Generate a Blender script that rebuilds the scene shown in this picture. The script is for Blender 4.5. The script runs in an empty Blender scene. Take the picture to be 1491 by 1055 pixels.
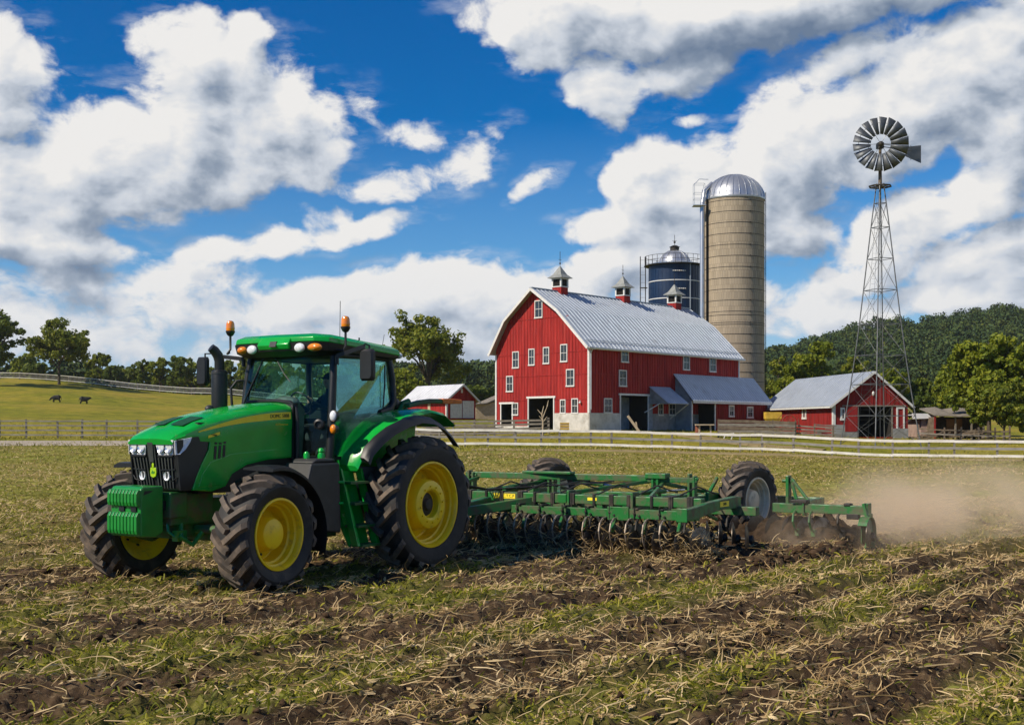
import bpy, math, random
import numpy as np
from mathutils import Vector, Matrix
R = math.radians
scene = bpy.context.scene
COL = scene.collection
F, CAM_H, HZ, CX = 1825.0, 2.176, 620.0, 745.5

def at(px, py, d):
    return Vector(((px - CX) / F * d, d, CAM_H - (py - HZ) / F * d))

# ------------------------------------------------------------------ mesh builder
class MB:
    def __init__(s, xf=None):
        s.v, s.f, s.m, s.k, s.xf = [], [], [], 0, xf
    def mat(s, k):
        s.k = k; return s
    def add(s, vs, fs):
        o = len(s.v); s.v += [tuple(p) for p in vs]
        for f in fs:
            s.f.append(tuple(i + o for i in f)); s.m.append(s.k)
        return s
    def box(s, c, d, rot=None):
        c = Vector(c); h = Vector(d) / 2
        ps = [Vector((x * h.x, y * h.y, z * h.z)) for x in (-1, 1) for y in (-1, 1) for z in (-1, 1)]
        if rot is not None: ps = [rot @ p for p in ps]
        return s.add([c + p for p in ps], [(0, 1, 3, 2), (4, 6, 7, 5), (0, 4, 5, 1), (2, 3, 7, 6), (0, 2, 6, 4), (1, 5, 7, 3)])
    def bar(s, a, b, w, h, up=(0, 0, 1)):
        a, b = Vector(a), Vector(b); d = (b - a)
        L = d.length; d.normalize(); up = Vector(up)
        if abs(d.dot(up)) > .98: up = Vector((1, 0, 0)) if abs(d.x) < .9 else Vector((0, 1, 0))
        y = up.cross(d).normalized(); z = d.cross(y)
        M = Matrix((d, y, z)).transposed()
        return s.box((a + b) / 2, (L, w, h), M)
    def tube(s, pts, r, n=8, cap=True):
        pts = [Vector(p) for p in pts]; m = len(pts)
        rs = r if isinstance(r, (list, tuple)) else [r] * m
        vs = []; t0 = (pts[1] - pts[0]).normalized()
        ref = Vector((0, 0, 1)) if abs(t0.z) < .9 else Vector((1, 0, 0))
        u = t0.cross(ref).normalized()
        for i in range(m):
            t = (pts[min(i + 1, m - 1)] - pts[max(i - 1, 0)]).normalized()
            u = (u - t * u.dot(t)).normalized(); w = t.cross(u)
            for k in range(n):
                a = 2 * math.pi * k / n
                vs.append(pts[i] + (u * math.cos(a) + w * math.sin(a)) * rs[i])
        fs = [(i * n + k, i * n + (k + 1) % n, (i + 1) * n + (k + 1) % n, (i + 1) * n + k) for i in range(m - 1) for k in range(n)]
        if cap: fs += [tuple(range(n - 1, -1, -1)), tuple(range((m - 1) * n, m * n))]
        return s.add(vs, fs)
    def lathe(s, prof, o=(0, 0, 0), ax=(0, 0, 1), n=32, close=False):
        o = Vector(o); ax = Vector(ax).normalized()
        ref = Vector((0, 0, 1)) if abs(ax.z) < .9 else Vector((1, 0, 0))
        u = ax.cross(ref).normalized(); w = ax.cross(u); vs = []; fs = []
        for (r, h) in prof:
            for k in range(n):
                a = 2 * math.pi * k / n
                vs.append(o + ax * h + (u * math.cos(a) + w * math.sin(a)) * max(r, 1e-4))
        m = len(prof)
        for i in range(m - 1 + (1 if close else 0)):
            j = (i + 1) % m
            for k in range(n):
                fs.append((i * n + k, i * n + (k + 1) % n, j * n + (k + 1) % n, j * n + k))
        return s.add(vs, fs)
    def prism(s, pts, vec):
        pts = [Vector(p) for p in pts]; vec = Vector(vec); n = len(pts)
        fs = [tuple(range(n - 1, -1, -1)), tuple(range(n, 2 * n))] + [(i, (i + 1) % n, n + (i + 1) % n, n + i) for i in range(n)]
        return s.add(pts + [p + vec for p in pts], fs)
    def loft(s, secs, close=True, cap=True):
        n = len(secs[0]); vs = [p for q in secs for p in q]; fs = []
        for i in range(len(secs) - 1):
            for k in range(n if close else n - 1):
                fs.append((i * n + k, i * n + (k + 1) % n, (i + 1) * n + (k + 1) % n, (i + 1) * n + k))
        if cap: fs += [tuple(range(n - 1, -1, -1)), tuple(range((len(secs) - 1) * n, len(secs) * n))]
        return s.add(vs, fs)
    def ball(s, c, r, n=12, m=7):
        c = Vector(c); r = r if isinstance(r, (tuple, list)) else (r, r, r); vs = []; fs = []
        for i in range(m + 1):
            t = math.pi * i / m
            for k in range(n):
                a = 2 * math.pi * k / n; q = max(math.sin(t), .002)
                vs.append(c + Vector((r[0] * q * math.cos(a), r[1] * q * math.sin(a), r[2] * math.cos(t))))
        fs = [(i * n + k, (i + 1) * n + k, (i + 1) * n + (k + 1) % n, i * n + (k + 1) % n) for i in range(m) for k in range(n)]
        return s.add(vs, fs)
    def quad(s, a, b, c, d): return s.add([a, b, c, d], [(0, 1, 2, 3)])
    def mesh(s, name, mats):
        me = bpy.data.meshes.new(name)
        vs = s.v if s.xf is None else [tuple(s.xf(p)) for p in s.v]
        me.from_pydata(vs, [], s.f)
        mats = mats if isinstance(mats, (list, tuple)) else [mats]
        for m in mats: me.materials.append(m)
        me.polygons.foreach_set('material_index', s.m); fix_normals(me); return me
    def build(s, name, mats, parent=None, smooth=None, bevel=0, loc=None):
        me = s.mesh(name, mats)
        if smooth: soft(me, smooth)
        return link(name, me, parent, bevel, loc)

def fix_normals(me):
    import bmesh
    bm = bmesh.new(); bm.from_mesh(me); bmesh.ops.recalc_face_normals(bm, faces=bm.faces); bm.to_mesh(me); bm.free()
def soft(me, ang=35):
    me.polygons.foreach_set('use_smooth', [True] * len(me.polygons)); me.set_sharp_from_angle(angle=R(ang))
def link(name, me, parent=None, bevel=0, loc=None):
    o = bpy.data.objects.new(name, me); COL.objects.link(o)
    if parent is not None: o.parent = parent
    if loc is not None: o.location = loc
    if bevel:
        b = o.modifiers.new('bevel', 'BEVEL'); b.width = bevel; b.segments = 2; b.limit_method = 'ANGLE'; b.angle_limit = R(40)
    return o
def tag(o, label, cat=None, group=None, kind=None):
    if label: o['label'] = label
    if cat: o['category'] = cat
    if group: o['group'] = group
    if kind: o['kind'] = kind
    return o
def thing(name, label, cat, loc=(0, 0, 0), rz=0, group=None):
    o = bpy.data.objects.new(name, None); COL.objects.link(o); o.location = loc; o.rotation_euler = (0, 0, rz)
    o.empty_display_size = .2
    return tag(o, label, cat, group)
def copy_tree(o, parent=None):
    c = o.copy(); COL.objects.link(c)
    if parent is not None: c.parent = parent
    for ch in list(o.children): copy_tree(ch, c)
    return c
def np_mesh(name, V, Q, mat, smooth=False, tri=False):
    """numpy verts (n,3) and faces (m,k) to a mesh."""
    me = bpy.data.meshes.new(name); k = Q.shape[1]
    me.vertices.add(len(V)); me.vertices.foreach_set('co', np.ascontiguousarray(V, dtype=np.float32).ravel())
    me.loops.add(Q.size); me.loops.foreach_set('vertex_index', np.ascontiguousarray(Q, dtype=np.int32).ravel())
    me.polygons.add(len(Q)); me.polygons.foreach_set('loop_start', np.arange(0, Q.size, k, dtype=np.int32))
    if smooth: me.polygons.foreach_set('use_smooth', np.ones(len(Q), dtype=bool))
    me.update(calc_edges=True); me.materials.append(mat); return me

# ------------------------------------------------------------------ numpy noise
def _hash(ix, iy, seed):
    h = (ix.astype(np.int64) * 374761393 + iy.astype(np.int64) * 668265263 + seed * 1442695041) & 0x7fffffff
    h = ((h ^ (h >> 13)) * 1274126177) & 0x7fffffff
    return ((h ^ (h >> 16)) & 0xffff) / 65535.0
def vnoise(x, y, seed=0):
    x = np.asarray(x, float); y = np.asarray(y, float)
    ix = np.floor(x); iy = np.floor(y); fx = x - ix; fy = y - iy
    fx = fx * fx * (3 - 2 * fx); fy = fy * fy * (3 - 2 * fy)
    a = _hash(ix, iy, seed); b = _hash(ix + 1, iy, seed); c = _hash(ix, iy + 1, seed); d = _hash(ix + 1, iy + 1, seed)
    return (a + (b - a) * fx) * (1 - fy) + (c + (d - c) * fx) * fy
def fbm(x, y, o=4, seed=0):
    t = 0; a = .5; s = 0
    for i in range(o):
        t = t + a * vnoise(x, y, seed + i * 17); s += a; a *= .5; x = x * 2.03 + 5.1; y = y * 2.03 + 3.7
    return t / s

# ------------------------------------------------------------------ materials
def nt(name):
    m = bpy.data.materials.new(name); m.use_nodes = True; t = m.node_tree; t.nodes.clear()
    out = t.nodes.new('ShaderNodeOutputMaterial'); return m, t, out
def N(t, kind, **kw):
    n = t.nodes.new(kind)
    for k, v in kw.items():
        if k.startswith('i_'):
            key = k[2:]
            n.inputs[int(key) if key.isdigit() else key.replace('_', ' ')].default_value = v
        else: setattr(n, k, v)
    return n
def coords(t, kind='Object', scale=(1, 1, 1)):
    tc = N(t, 'ShaderNodeTexCoord'); mp = N(t, 'ShaderNodeMapping'); mp.inputs['Scale'].default_value = scale
    t.links.new(tc.outputs[kind], mp.inputs['Vector']); return mp.outputs[0]
def noise(t, vec, scale, detail=4, rough=.55):
    n = N(t, 'ShaderNodeTexNoise'); n.inputs['Scale'].default_value = scale; n.inputs['Detail'].default_value = detail
    n.inputs['Roughness'].default_value = rough
    if vec is not None: t.links.new(vec, n.inputs['Vector'])
    return n.outputs['Fac']
def ramp(t, fac, stops):
    r = N(t, 'ShaderNodeValToRGB'); e = r.color_ramp.elements
    while len(e) < len(stops): e.new(.5)
    for el, (p, c) in zip(e, stops):
        el.position = p; el.color = (*c, 1) if len(c) == 3 else c
    t.links.new(fac, r.inputs[0]); return r.outputs[0]
def mix(t, fac, a, b, mode='MIX'):
    m = N(t, 'ShaderNodeMix', data_type='RGBA', blend_type=mode)
    for sock, v in ((m.inputs[0], fac), (m.inputs[6], a), (m.inputs[7], b)):
        if hasattr(v, 'links'): t.links.new(v, sock)
        elif isinstance(v, (int, float)): sock.default_value = v
        else: sock.default_value = (*v, 1)
    return m.outputs[2]
def math_(t, op, a, b=None, clamp=False):
    m = N(t, 'ShaderNodeMath', operation=op, use_clamp=clamp)
    for s, v in zip(m.inputs, (a, b)):
        if v is None: continue
        if hasattr(v, 'links'): t.links.new(v, s)
        else: s.default_value = v
    return m.outputs[0]
def maprange(t, v, a, b, c=0, d=1):
    m = N(t, 'ShaderNodeMapRange'); m.clamp = True
    for i, q in zip((1, 2, 3, 4), (a, b, c, d)): m.inputs[i].default_value = q
    t.links.new(v, m.inputs[0]); return m.outputs[0]

def paint(name, c1, c2=None, rough=.5, metal=0, scale=6, coat=0, dirt=None, dirt_amt=.5, dirt_scale=5, bump=0, bump_scale=40, stretch=(1, 1, 1), spec=.5, rvar=.1, lo=.35, hi=.65):
    """A surface whose colour wanders between two tones, with dirt blotches and a fine bump."""
    m, t, out = nt(name); b = N(t, 'ShaderNodeBsdfPrincipled')
    v = coords(t, 'Object', stretch); c2 = c2 or tuple(x * .75 for x in c1)
    n1 = noise(t, v, scale, 5)
    col = ramp(t, n1, [(lo, c1), (hi, c2)])
    if dirt:
        n2 = noise(t, v, dirt_scale, 7, .65)
        f = maprange(t, n2, .62 - .25 * dirt_amt, .80 - .2 * dirt_amt, 0, min(1, .55 + .4 * dirt_amt))
        col = mix(t, f, col, dirt)
        t.links.new(maprange(t, f, 0, 1, rough, .9), b.inputs['Roughness'])
    else:
        t.links.new(maprange(t, n1, .3, .7, max(rough - rvar, .03), min(rough + rvar, 1)), b.inputs['Roughness'])
    t.links.new(col, b.inputs['Base Color'])
    b.inputs['Metallic'].default_value = metal; b.inputs['Coat Weight'].default_value = coat; b.inputs['Coat Roughness'].default_value = .08
    b.inputs['Specular IOR Level'].default_value = spec
    if bump:
        bp = N(t, 'ShaderNodeBump'); bp.inputs['Strength'].default_value = bump; bp.inputs['Distance'].default_value = .02
        t.links.new(noise(t, v, bump_scale, 4), bp.inputs['Height']); t.links.new(bp.outputs[0], b.inputs['Normal'])
    t.links.new(b.outputs[0], out.inputs[0]); return m

def glass_mat(name, tint=(.75, .88, .84), refl=.9):
    m, t, out = nt(name)
    tr = N(t, 'ShaderNodeBsdfTransparent'); tr.inputs[0].default_value = (*tint, 1)
    gl = N(t, 'ShaderNodeBsdfGlossy'); gl.inputs['Roughness'].default_value = .02; gl.inputs[0].default_value = (.9, .95, .95, 1)
    fr = N(t, 'ShaderNodeFresnel'); fr.inputs['IOR'].default_value = 1.45
    mx = N(t, 'ShaderNodeMixShader'); t.links.new(math_(t, 'MULTIPLY', fr.outputs[0], refl), mx.inputs[0])
    t.links.new(tr.outputs[0], mx.inputs[1]); t.links.new(gl.outputs[0], mx.inputs[2]); t.links.new(mx.outputs[0], out.inputs[0]); return m

def leaf_mat(name, cols, nscale=.35, trans=.3):
    m, t, out = nt(name); geo = N(t, 'ShaderNodeNewGeometry'); v = coords(t, 'Object')
    f = math_(t, 'ADD', math_(t, 'MULTIPLY', geo.outputs['Random Per Island'], .5), math_(t, 'MULTIPLY', noise(t, v, nscale, 3), .6))
    col = ramp(t, f, [(.2, cols[0]), (.5, cols[1]), (.85, cols[2])])
    d = N(t, 'ShaderNodeBsdfPrincipled'); d.inputs['Roughness'].default_value = .6; d.inputs['Specular IOR Level'].default_value = .3
    tl = N(t, 'ShaderNodeBsdfTranslucent'); t.links.new(col, d.inputs['Base Color'])
    t.links.new(mix(t, .5, col, (.25, .3, .03)), tl.inputs[0])
    mx = N(t, 'ShaderNodeMixShader'); mx.inputs[0].default_value = trans
    t.links.new(d.outputs[0], mx.inputs[1]); t.links.new(tl.outputs[0], mx.inputs[2]); t.links.new(mx.outputs[0], out.inputs[0]); return m
# ------------------------------------------------------------------ camera, sun, sky
SUN_AZ, SUN_EL = 31.0, 41.0      # degrees of the sun in front of due left, and above the horizon
cam = bpy.data.cameras.new('camera'); cam.sensor_width = 36; cam.lens = F / 1491 * 36; cam.shift_y = (HZ - 527.5) / 1491
cam.clip_start = .1; cam.clip_end = 20000
co = bpy.data.objects.new('camera', cam); COL.objects.link(co); co.location = (0, 0, CAM_H); co.rotation_euler = (R(90), 0, 0); scene.camera = co
sdir = Vector((-math.cos(R(SUN_AZ)) * math.cos(R(SUN_EL)), -math.sin(R(SUN_AZ)) * math.cos(R(SUN_EL)), math.sin(R(SUN_EL))))
sl = bpy.data.lights.new('sun', 'SUN'); sl.energy = 5.0; sl.angle = R(.5); sl.color = (1, .89, .72)
so = bpy.data.objects.new('sun', sl); COL.objects.link(so); so.rotation_euler = sdir.to_track_quat('Z', 'Y').to_euler(); so.location = (-30, -10, 40)

w = bpy.data.worlds.new('World'); scene.world = w; w.use_nodes = True; wt = w.node_tree; wt.nodes.clear()
STR = .1
def cloud_group(detail, rough):
    """Cloud density over (azimuth, elevation) in hundredths of 1/1825 rad: lobes broken up by noise."""
    g = bpy.data.node_groups.new('cloud field', 'ShaderNodeTree')
    g.interface.new_socket('P', in_out='INPUT', socket_type='NodeSocketVector')
    g.interface.new_socket('D', in_out='OUTPUT', socket_type='NodeSocketFloat')
    gi = N(g, 'NodeGroupInput'); go = N(g, 'NodeGroupOutput'); P = gi.outputs[0]
    def vm(op, a, b=None):
        n = N(g, 'ShaderNodeVectorMath', operation=op)
        for s, v in zip(n.inputs, (a, b)):
            if v is None: continue
            if hasattr(v, 'links'): g.links.new(v, s)
            else: s.default_value = v
        return n.outputs['Value'] if op in ('LENGTH', 'DOT_PRODUCT') else n.outputs[0]
    wn = N(g, 'ShaderNodeTexNoise'); wn.inputs['Scale'].default_value = .9; wn.inputs['Detail'].default_value = 3; g.links.new(P, wn.inputs['Vector'])
    Q = vm('ADD', P, vm('MULTIPLY', vm('SUBTRACT', wn.outputs['Color'], (.5, .5, .5)), (1.1, .7, 0)))
    B = None
    for (x, y, rx, ry, s, a) in CLOUDS:
        c = math.cos(R(a)); sn = math.sin(R(a)); cx, cy = (x - CX) / 100, (HZ - y) / 100
        d = vm('SUBTRACT', Q, (cx, cy, 0))
        u = vm('DOT_PRODUCT', d, (c / rx * 100, sn / rx * 100, 0)); v = vm('DOT_PRODUCT', d, (-sn / ry * 100, c / ry * 100, 0))
        r2 = math_(g, 'ADD', math_(g, 'MULTIPLY', u, u), math_(g, 'MULTIPLY', v, v))
        val = math_(g, 'MULTIPLY_ADD', r2, -s); val.node.inputs[2].default_value = s
        B = val if B is None else math_(g, 'SMOOTH_MAX', B, val)
        if B is not val: B.node.inputs[2].default_value = .35
    n1 = N(g, 'ShaderNodeTexNoise'); n1.inputs['Scale'].default_value = 1.35; n1.inputs['Detail'].default_value = detail; n1.inputs['Roughness'].default_value = rough
    n1.inputs['Distortion'].default_value = .25
    g.links.new(vm('MULTIPLY', P, (1, 1.35, 1)), n1.inputs['Vector'])
    D = math_(g, 'MULTIPLY_ADD', math_(g, 'SUBTRACT', n1.outputs['Fac'], .5), 2.6); g.links.new(B, D.node.inputs[2])
    g.links.new(D, go.inputs[0]); return g
# px, py, rx, ry, strength, tilt: the clouds of this sky
CLOUDS = [
 (285, 95, 95, 62, 1, 0), (365, 75, 42, 42, .9, 0), (330, 190, 170, 110, 1.1, 10), (440, 205, 70, 75, 1, -20), (180, 235, 170, 85, 1.1, 15),
 (50, 300, 140, 85, 1.0, 0), (35, 130, 75, 62, 1, -20), (15, 190, 60, 55, 1, 0), (250, 275, 220, 52, 1, 8), (40, 365, 170, 40, 1.5, 0),
 (180, 415, 220, 36, .62, 3), (330, 362, 70, 22, .75, 10), (330, 450, 260, 40, .62, 0), (80, 490, 220, 55, .75, 0), (525, 325, 95, 26, .8, 12), (400, 345, 60, 22, .8, 10), (470, 310, 40, 22, .6, 20),
 (560, 425, 165, 50, 1.1, 5), (625, 400, 80, 45, 1.1, 0), (735, 430, 200, 48, 1, 2), (480, 450, 150, 40, 1, 0), (560, 500, 300, 50, .9, 0),
 (665, 228, 58, 30, .6, 15), (610, 190, 60, 18, .35, -25), (560, 262, 70, 20, .4, 0), (705, 205, 36, 22, .4, 30), (770, 265, 38, 12, .4, 25), (540, 160, 40, 14, .3, -30),
 (900, 30, 240, 70, 1.3, -8), (1080, 20, 270, 72, 1.9, 5), (760, 45, 100, 50, 1, -20), (880, 120, 75, 50, .9, -30), (1260, 10, 260, 55, 1.7, 8), (1010, 95, 120, 40, .9, 20), (1200, 110, 130, 26, .55, 28),
 (1000, 285, 140, 85, 1.1, 30), (935, 240, 62, 42, 1, 30), (890, 315, 80, 38, 1, 15), (1150, 235, 210, 95, 1.2, 25), (1320, 170, 230, 90, 1.2, 28), (1440, 110, 170, 90, 1.2, 30), (1470, 210, 130, 90, 1.1, 20), (1580, 60, 160, 90, 1.1, 30),
 (1140, 345, 80, 40, 1, 15), (1310, 335, 120, 42, 1, 20), (1430, 285, 140, 50, 1.1, 25), (1250, 400, 120, 36, 1, 20), (1430, 375, 140, 42, 1, 12), (1220, 455, 150, 34, .9, 8), (1400, 440, 160, 36, 1, 0),
 (905, 375, 110, 45, 1.1, 20), (990, 395, 130, 55, 1.1, 10), (1130, 440, 90, 30, .6, 0), (1010, 165, 26, 10, .4, 0),
 (-150, 250, 140, 160, 1.1, 0), (-120, 60, 100, 60, 1, 0), (1650, 330, 160, 60, 1, 15), (-300, 450, 300, 60, 1, 0), (1800, 450, 300, 50, 1, 0), (1800, 180, 160, 110, 1.1, 20), (-420, 120, 150, 100, 1.1, 0),
 # unseen clouds added right of the view and behind, as white fill light
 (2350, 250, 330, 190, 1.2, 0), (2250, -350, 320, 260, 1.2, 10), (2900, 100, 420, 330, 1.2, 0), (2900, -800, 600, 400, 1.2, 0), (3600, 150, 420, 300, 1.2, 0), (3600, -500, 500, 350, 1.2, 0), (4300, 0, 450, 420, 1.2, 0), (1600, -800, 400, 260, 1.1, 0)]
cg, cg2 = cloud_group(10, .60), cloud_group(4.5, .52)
tc = N(wt, 'ShaderNodeTexCoord'); sx = N(wt, 'ShaderNodeSeparateXYZ'); wt.links.new(tc.outputs['Generated'], sx.inputs[0])
az = math_(wt, 'ARCTAN2', sx.outputs[0], sx.outputs[1])
hyp = math_(wt, 'SQRT', math_(wt, 'ADD', math_(wt, 'MULTIPLY', sx.outputs[0], sx.outputs[0]), math_(wt, 'MULTIPLY', sx.outputs[1], sx.outputs[1])))
el = math_(wt, 'ARCTAN2', sx.outputs[2], hyp)
cb = N(wt, 'ShaderNodeCombineXYZ'); wt.links.new(math_(wt, 'MULTIPLY', az, 18.25 * 1.02), cb.inputs[0]); wt.links.new(math_(wt, 'MULTIPLY', el, 18.25 * 1.03), cb.inputs[1])
def field(off, grp):
    g = N(wt, 'ShaderNodeGroup'); g.node_tree = grp
    ad = N(wt, 'ShaderNodeVectorMath', operation='ADD'); wt.links.new(cb.outputs[0], ad.inputs[0]); ad.inputs[1].default_value = off
    wt.links.new(ad.outputs[0], g.inputs[0]); return g.outputs[0]
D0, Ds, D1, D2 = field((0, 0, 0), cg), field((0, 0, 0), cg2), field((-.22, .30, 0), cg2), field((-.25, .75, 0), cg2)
am_ = maprange(wt, D0, -.14, .52); am_.node.interpolation_type = 'SMOOTHSTEP'; veil = maprange(wt, D0, -1.1, .1, 0, .40); veil.node.interpolation_type = 'SMOOTHSTEP'; vmap = N(wt, 'ShaderNodeMapping'); vmap.inputs['Rotation'].default_value = (0, 0, R(-24)); vmap.inputs['Scale'].default_value = (.45, 1.5, 1); wt.links.new(cb.outputs[0], vmap.inputs['Vector']); wsp = maprange(wt, noise(wt, vmap.outputs[0], 1.5, 8, .62), .50, .68); alpha = math_(wt, 'MAXIMUM', am_, math_(wt, 'MULTIPLY', veil, wsp))
edge = math_(wt, 'ADD', math_(wt, 'MULTIPLY', math_(wt, 'SUBTRACT', Ds, D1), 1.35), math_(wt, 'MULTIPLY', math_(wt, 'SUBTRACT', D0, Ds), .42)); thick = maprange(wt, math_(wt, 'ADD', D2, math_(wt, 'MULTIPLY', D0, .45)), .15, 2.1)
lum = math_(wt, 'ADD', math_(wt, 'MULTIPLY', thick, -.50), math_(wt, 'MULTIPLY_ADD', edge, .36)); lum.node.inputs[1]
edge_n = lum.node.inputs[1].links[0].from_node; edge_n.inputs[2].default_value = .93
lumc = maprange(wt, lum, .02, 1.0)
ccol = ramp(wt, lumc, [(0, (.17, .24, .36)), (.35, (.36, .43, .54)), (.66, (.70, .75, .83)), (1, (1.0, .985, .965))])
sky = N(wt, 'ShaderNodeTexSky'); sky.sky_type = 'NISHITA'; sky.sun_disc = False; sky.sun_elevation = R(SUN_EL)
sky.sun_rotation = math.atan2(sdir.x, sdir.y); sky.air_density = 1.0; sky.dust_density = .25; sky.ozone_density = 3.0
hs = N(wt, 'ShaderNodeHueSaturation'); hs.inputs['Saturation'].default_value = 2.0; hs.inputs['Value'].default_value = .95; hs.inputs['Hue'].default_value = .513; wt.links.new(sky.outputs[0], hs.inputs['Color'])
csc = N(wt, 'ShaderNodeVectorMath', operation='SCALE'); wt.links.new(ccol, csc.inputs[0]); csc.inputs['Scale'].default_value = .86 / STR
low = maprange(wt, el, 0.0, .24, .80, 0)
skyc = mix(wt, low, hs.outputs[0], (.30 / STR, .52 / STR, .84 / STR))
fin = mix(wt, alpha, skyc, mix(wt, maprange(wt, el, .01, .14, .42, 0), csc.outputs[0], (.58 / STR, .66 / STR, .78 / STR)))
bg = N(wt, 'ShaderNodeBackground'); bg.inputs['Strength'].default_value = STR; wt.links.new(fin, bg.inputs[0])
wo = N(wt, 'ShaderNodeOutputWorld'); wt.links.new(bg.outputs[0], wo.inputs[0])
w.cycles.sampling_method = 'MANUAL'; w.cycles.sample_map_resolution = 512
scene.view_settings.view_transform = 'Standard'; scene.view_settings.look = 'None'; scene.view_settings.gamma = 1; scene.view_settings.exposure = 0
scene.render.engine = 'CYCLES'; cy = scene.cycles
cy.use_denoising = True; cy.denoiser = 'OPENIMAGEDENOISE'; cy.max_bounces = 6; cy.diffuse_bounces = 3; cy.glossy_bounces = 3; cy.transparent_max_bounces = 12; cy.transmission_bounces = 4; cy.volume_bounces = 3
cy.caustics_reflective = False; cy.caustics_refractive = False; cy.sample_clamp_indirect = 6; cy.use_adaptive_sampling = True; cy.adaptive_threshold = .015
# ------------------------------------------------------------------ terrain
_px = np.array([-1500, -700, 0, 300, 500, 640, 860, 1100, 1300, 1491, 2200, 3000.])
_d = np.array([0, 40, 65, 85, 94, 114, 150, 220, 290, 360, 430, 560, 700, 900, 1400, 4000.])
_z = np.array([
 [0, 0, .4, 1.0, 1.3, 2.3, 4.0, 8, 14, 14, 12, 10, 8, 5, 0, -20],
 [0, 0, .4, 1.0, 1.3, 2.3, 4.0, 8, 15, 15, 13, 10, 8, 5, 0, -20],
 [0, 0, .4, 1.02, 1.25, 2.0, 3.4, 6.6, 13.3, 13, 11, 9, 8, 5, 0, -20],
 [0, 0, .4, .98, 1.2, 1.8, 2.8, 5.0, 9.4, 8.5, 7.5, 8, 10, 5, 0, -20],
 [0, 0, .3, .6, .85, 1.6, 2.8, 4.6, 7, 7, 8, 13, 17, 15, 0, -20],
 [0, 0, .2, .35, .5, 1.4, 2.9, 4.4, 6, 7, 9, 17, 24, 22, 0, -20],
 [0, 0, .1, .3, .5, 1.68, 2.4, 3.2, 4, 6, 9, 18, 26, 28, 0, -20],
 [0, 0, 0, .12, .3, 1.4, 2.0, 2.6, 4, 6, 10, 21, 33, 34, 0, -20],
 [0, 0, -.08, -.15, -.1, .95, 1.4, 2.2, 4, 8, 13, 30, 49, 48, 0, -20],
 [0, 0, -.08, -.15, -.1, .75, 1.3, 2.2, 4, 10, 18, 38, 56, 50, 0, -20],
 [0, 0, -.08, -.15, -.1, .7, 1.3, 2.2, 4, 10, 18, 36, 54, 50, 0, -20],
 [0, 0, -.08, -.15, -.1, .7, 1.3, 2.2, 4, 9, 15, 28, 40, 40, 0, -20]])
_az = np.arctan((_px - CX) / F)
def base_h(x, y):
    x = np.asarray(x, float); y = np.asarray(y, float)
    a = np.arctan2(x, np.maximum(y, .01)); a = np.clip(a, _az[0], _az[-1]); d = np.hypot(x, y) * np.cos(np.clip(a, -.6, .6)); d = np.where(y < 0, 0, d)
    i = np.clip(np.searchsorted(_az, a) - 1, 0, len(_az) - 2); j = np.clip(np.searchsorted(_d, d) - 1, 0, len(_d) - 2)
    fa = np.clip((a - _az[i]) / (_az[i + 1] - _az[i]), 0, 1); fd = np.clip((d - _d[j]) / (_d[j + 1] - _d[j]), 0, 1)
    fa = fa * fa * (3 - 2 * fa)
    z = (_z[i, j] * (1 - fa) + _z[i + 1, j] * fa) * (1 - fd) + (_z[i, j + 1] * (1 - fa) + _z[i + 1, j + 1] * fa) * fd
    hill = np.clip((d - 380) / 250, 0, 1)
    return z + hill * 7 * (fbm(x / 60, y / 60, 3, 5) - .5) + np.clip((d - 100) / 60, 0, 1) * .5 * (fbm(x / 14, y / 14, 3, 9) - .5)
ROW = np.array([.63, .777]); ROWN = np.array([.777, -.63])       # along and across the crop rows
def row_q(x, y): return x * ROWN[0] + y * ROWN[1] + .12 * (fbm(x / 5, y / 5, 2, 31) - .5)
TX, TY, TTH = -2.62, 19.75, R(236.7)
def tractor_xy(x, y):
    c, s = math.cos(TTH), math.sin(TTH); dx, dy = x - TX, y - TY
    return dx * c + dy * s, -dx * s + dy * c
def tilled(x, y):
    """1 in the strip the harrow has just worked."""
    u, v = tractor_xy(x, y); n = 1.2 * (fbm(x / 1.5, y / 1.5, 3, 77) - .5)
    a = np.clip((-3.3 + n - u) / 1.2, 0, 1); b = np.clip((v + n + 2.8) / .8, 0, 1) * np.clip((6.4 + n - v) / .8, 0, 1)
    return a * b
def soil_h(x, y):
    d = np.hypot(x, y); f = np.clip((60 - d) / 25, 0, 1)
    q = row_q(x, y); t = tilled(x, y)
    rows = .080 * np.clip(.75 + x / 14, .5, 1.15) * np.cos(q / 1.05 * 2 * math.pi) * (.6 + .8 * vnoise(x / 3, y / 3, 3)) + .02 * np.cos(q / 2.3 * 2 * math.pi + 1)
    cl = .14 * (fbm(x / .42, y / .42, 3, 11) - .5) + .22 * np.clip(fbm(x / .17, y / .17, 3, 12) - .52, 0, 1) + .05 * (fbm(x / .06, y / .06, 2, 13) - .5)
    u, v = tractor_xy(x, y)
    rut = -.03 * np.exp(-((np.abs(v) - 1.4) / .3) ** 2) * (np.abs(u) < 6)
    big = .22 * t * np.clip(fbm(x / .3, y / .3, 3, 21) - .45, 0, 1)
    return f * (rows + cl + rut + big)
def ground_h(x, y): return base_h(x, y) + soil_h(x, y)
def gz(x, y): return float(ground_h(np.array([x]), np.array([y]))[0])
def bz(x, y): return float(base_h(np.array([x]), np.array([y]))[0])
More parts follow.
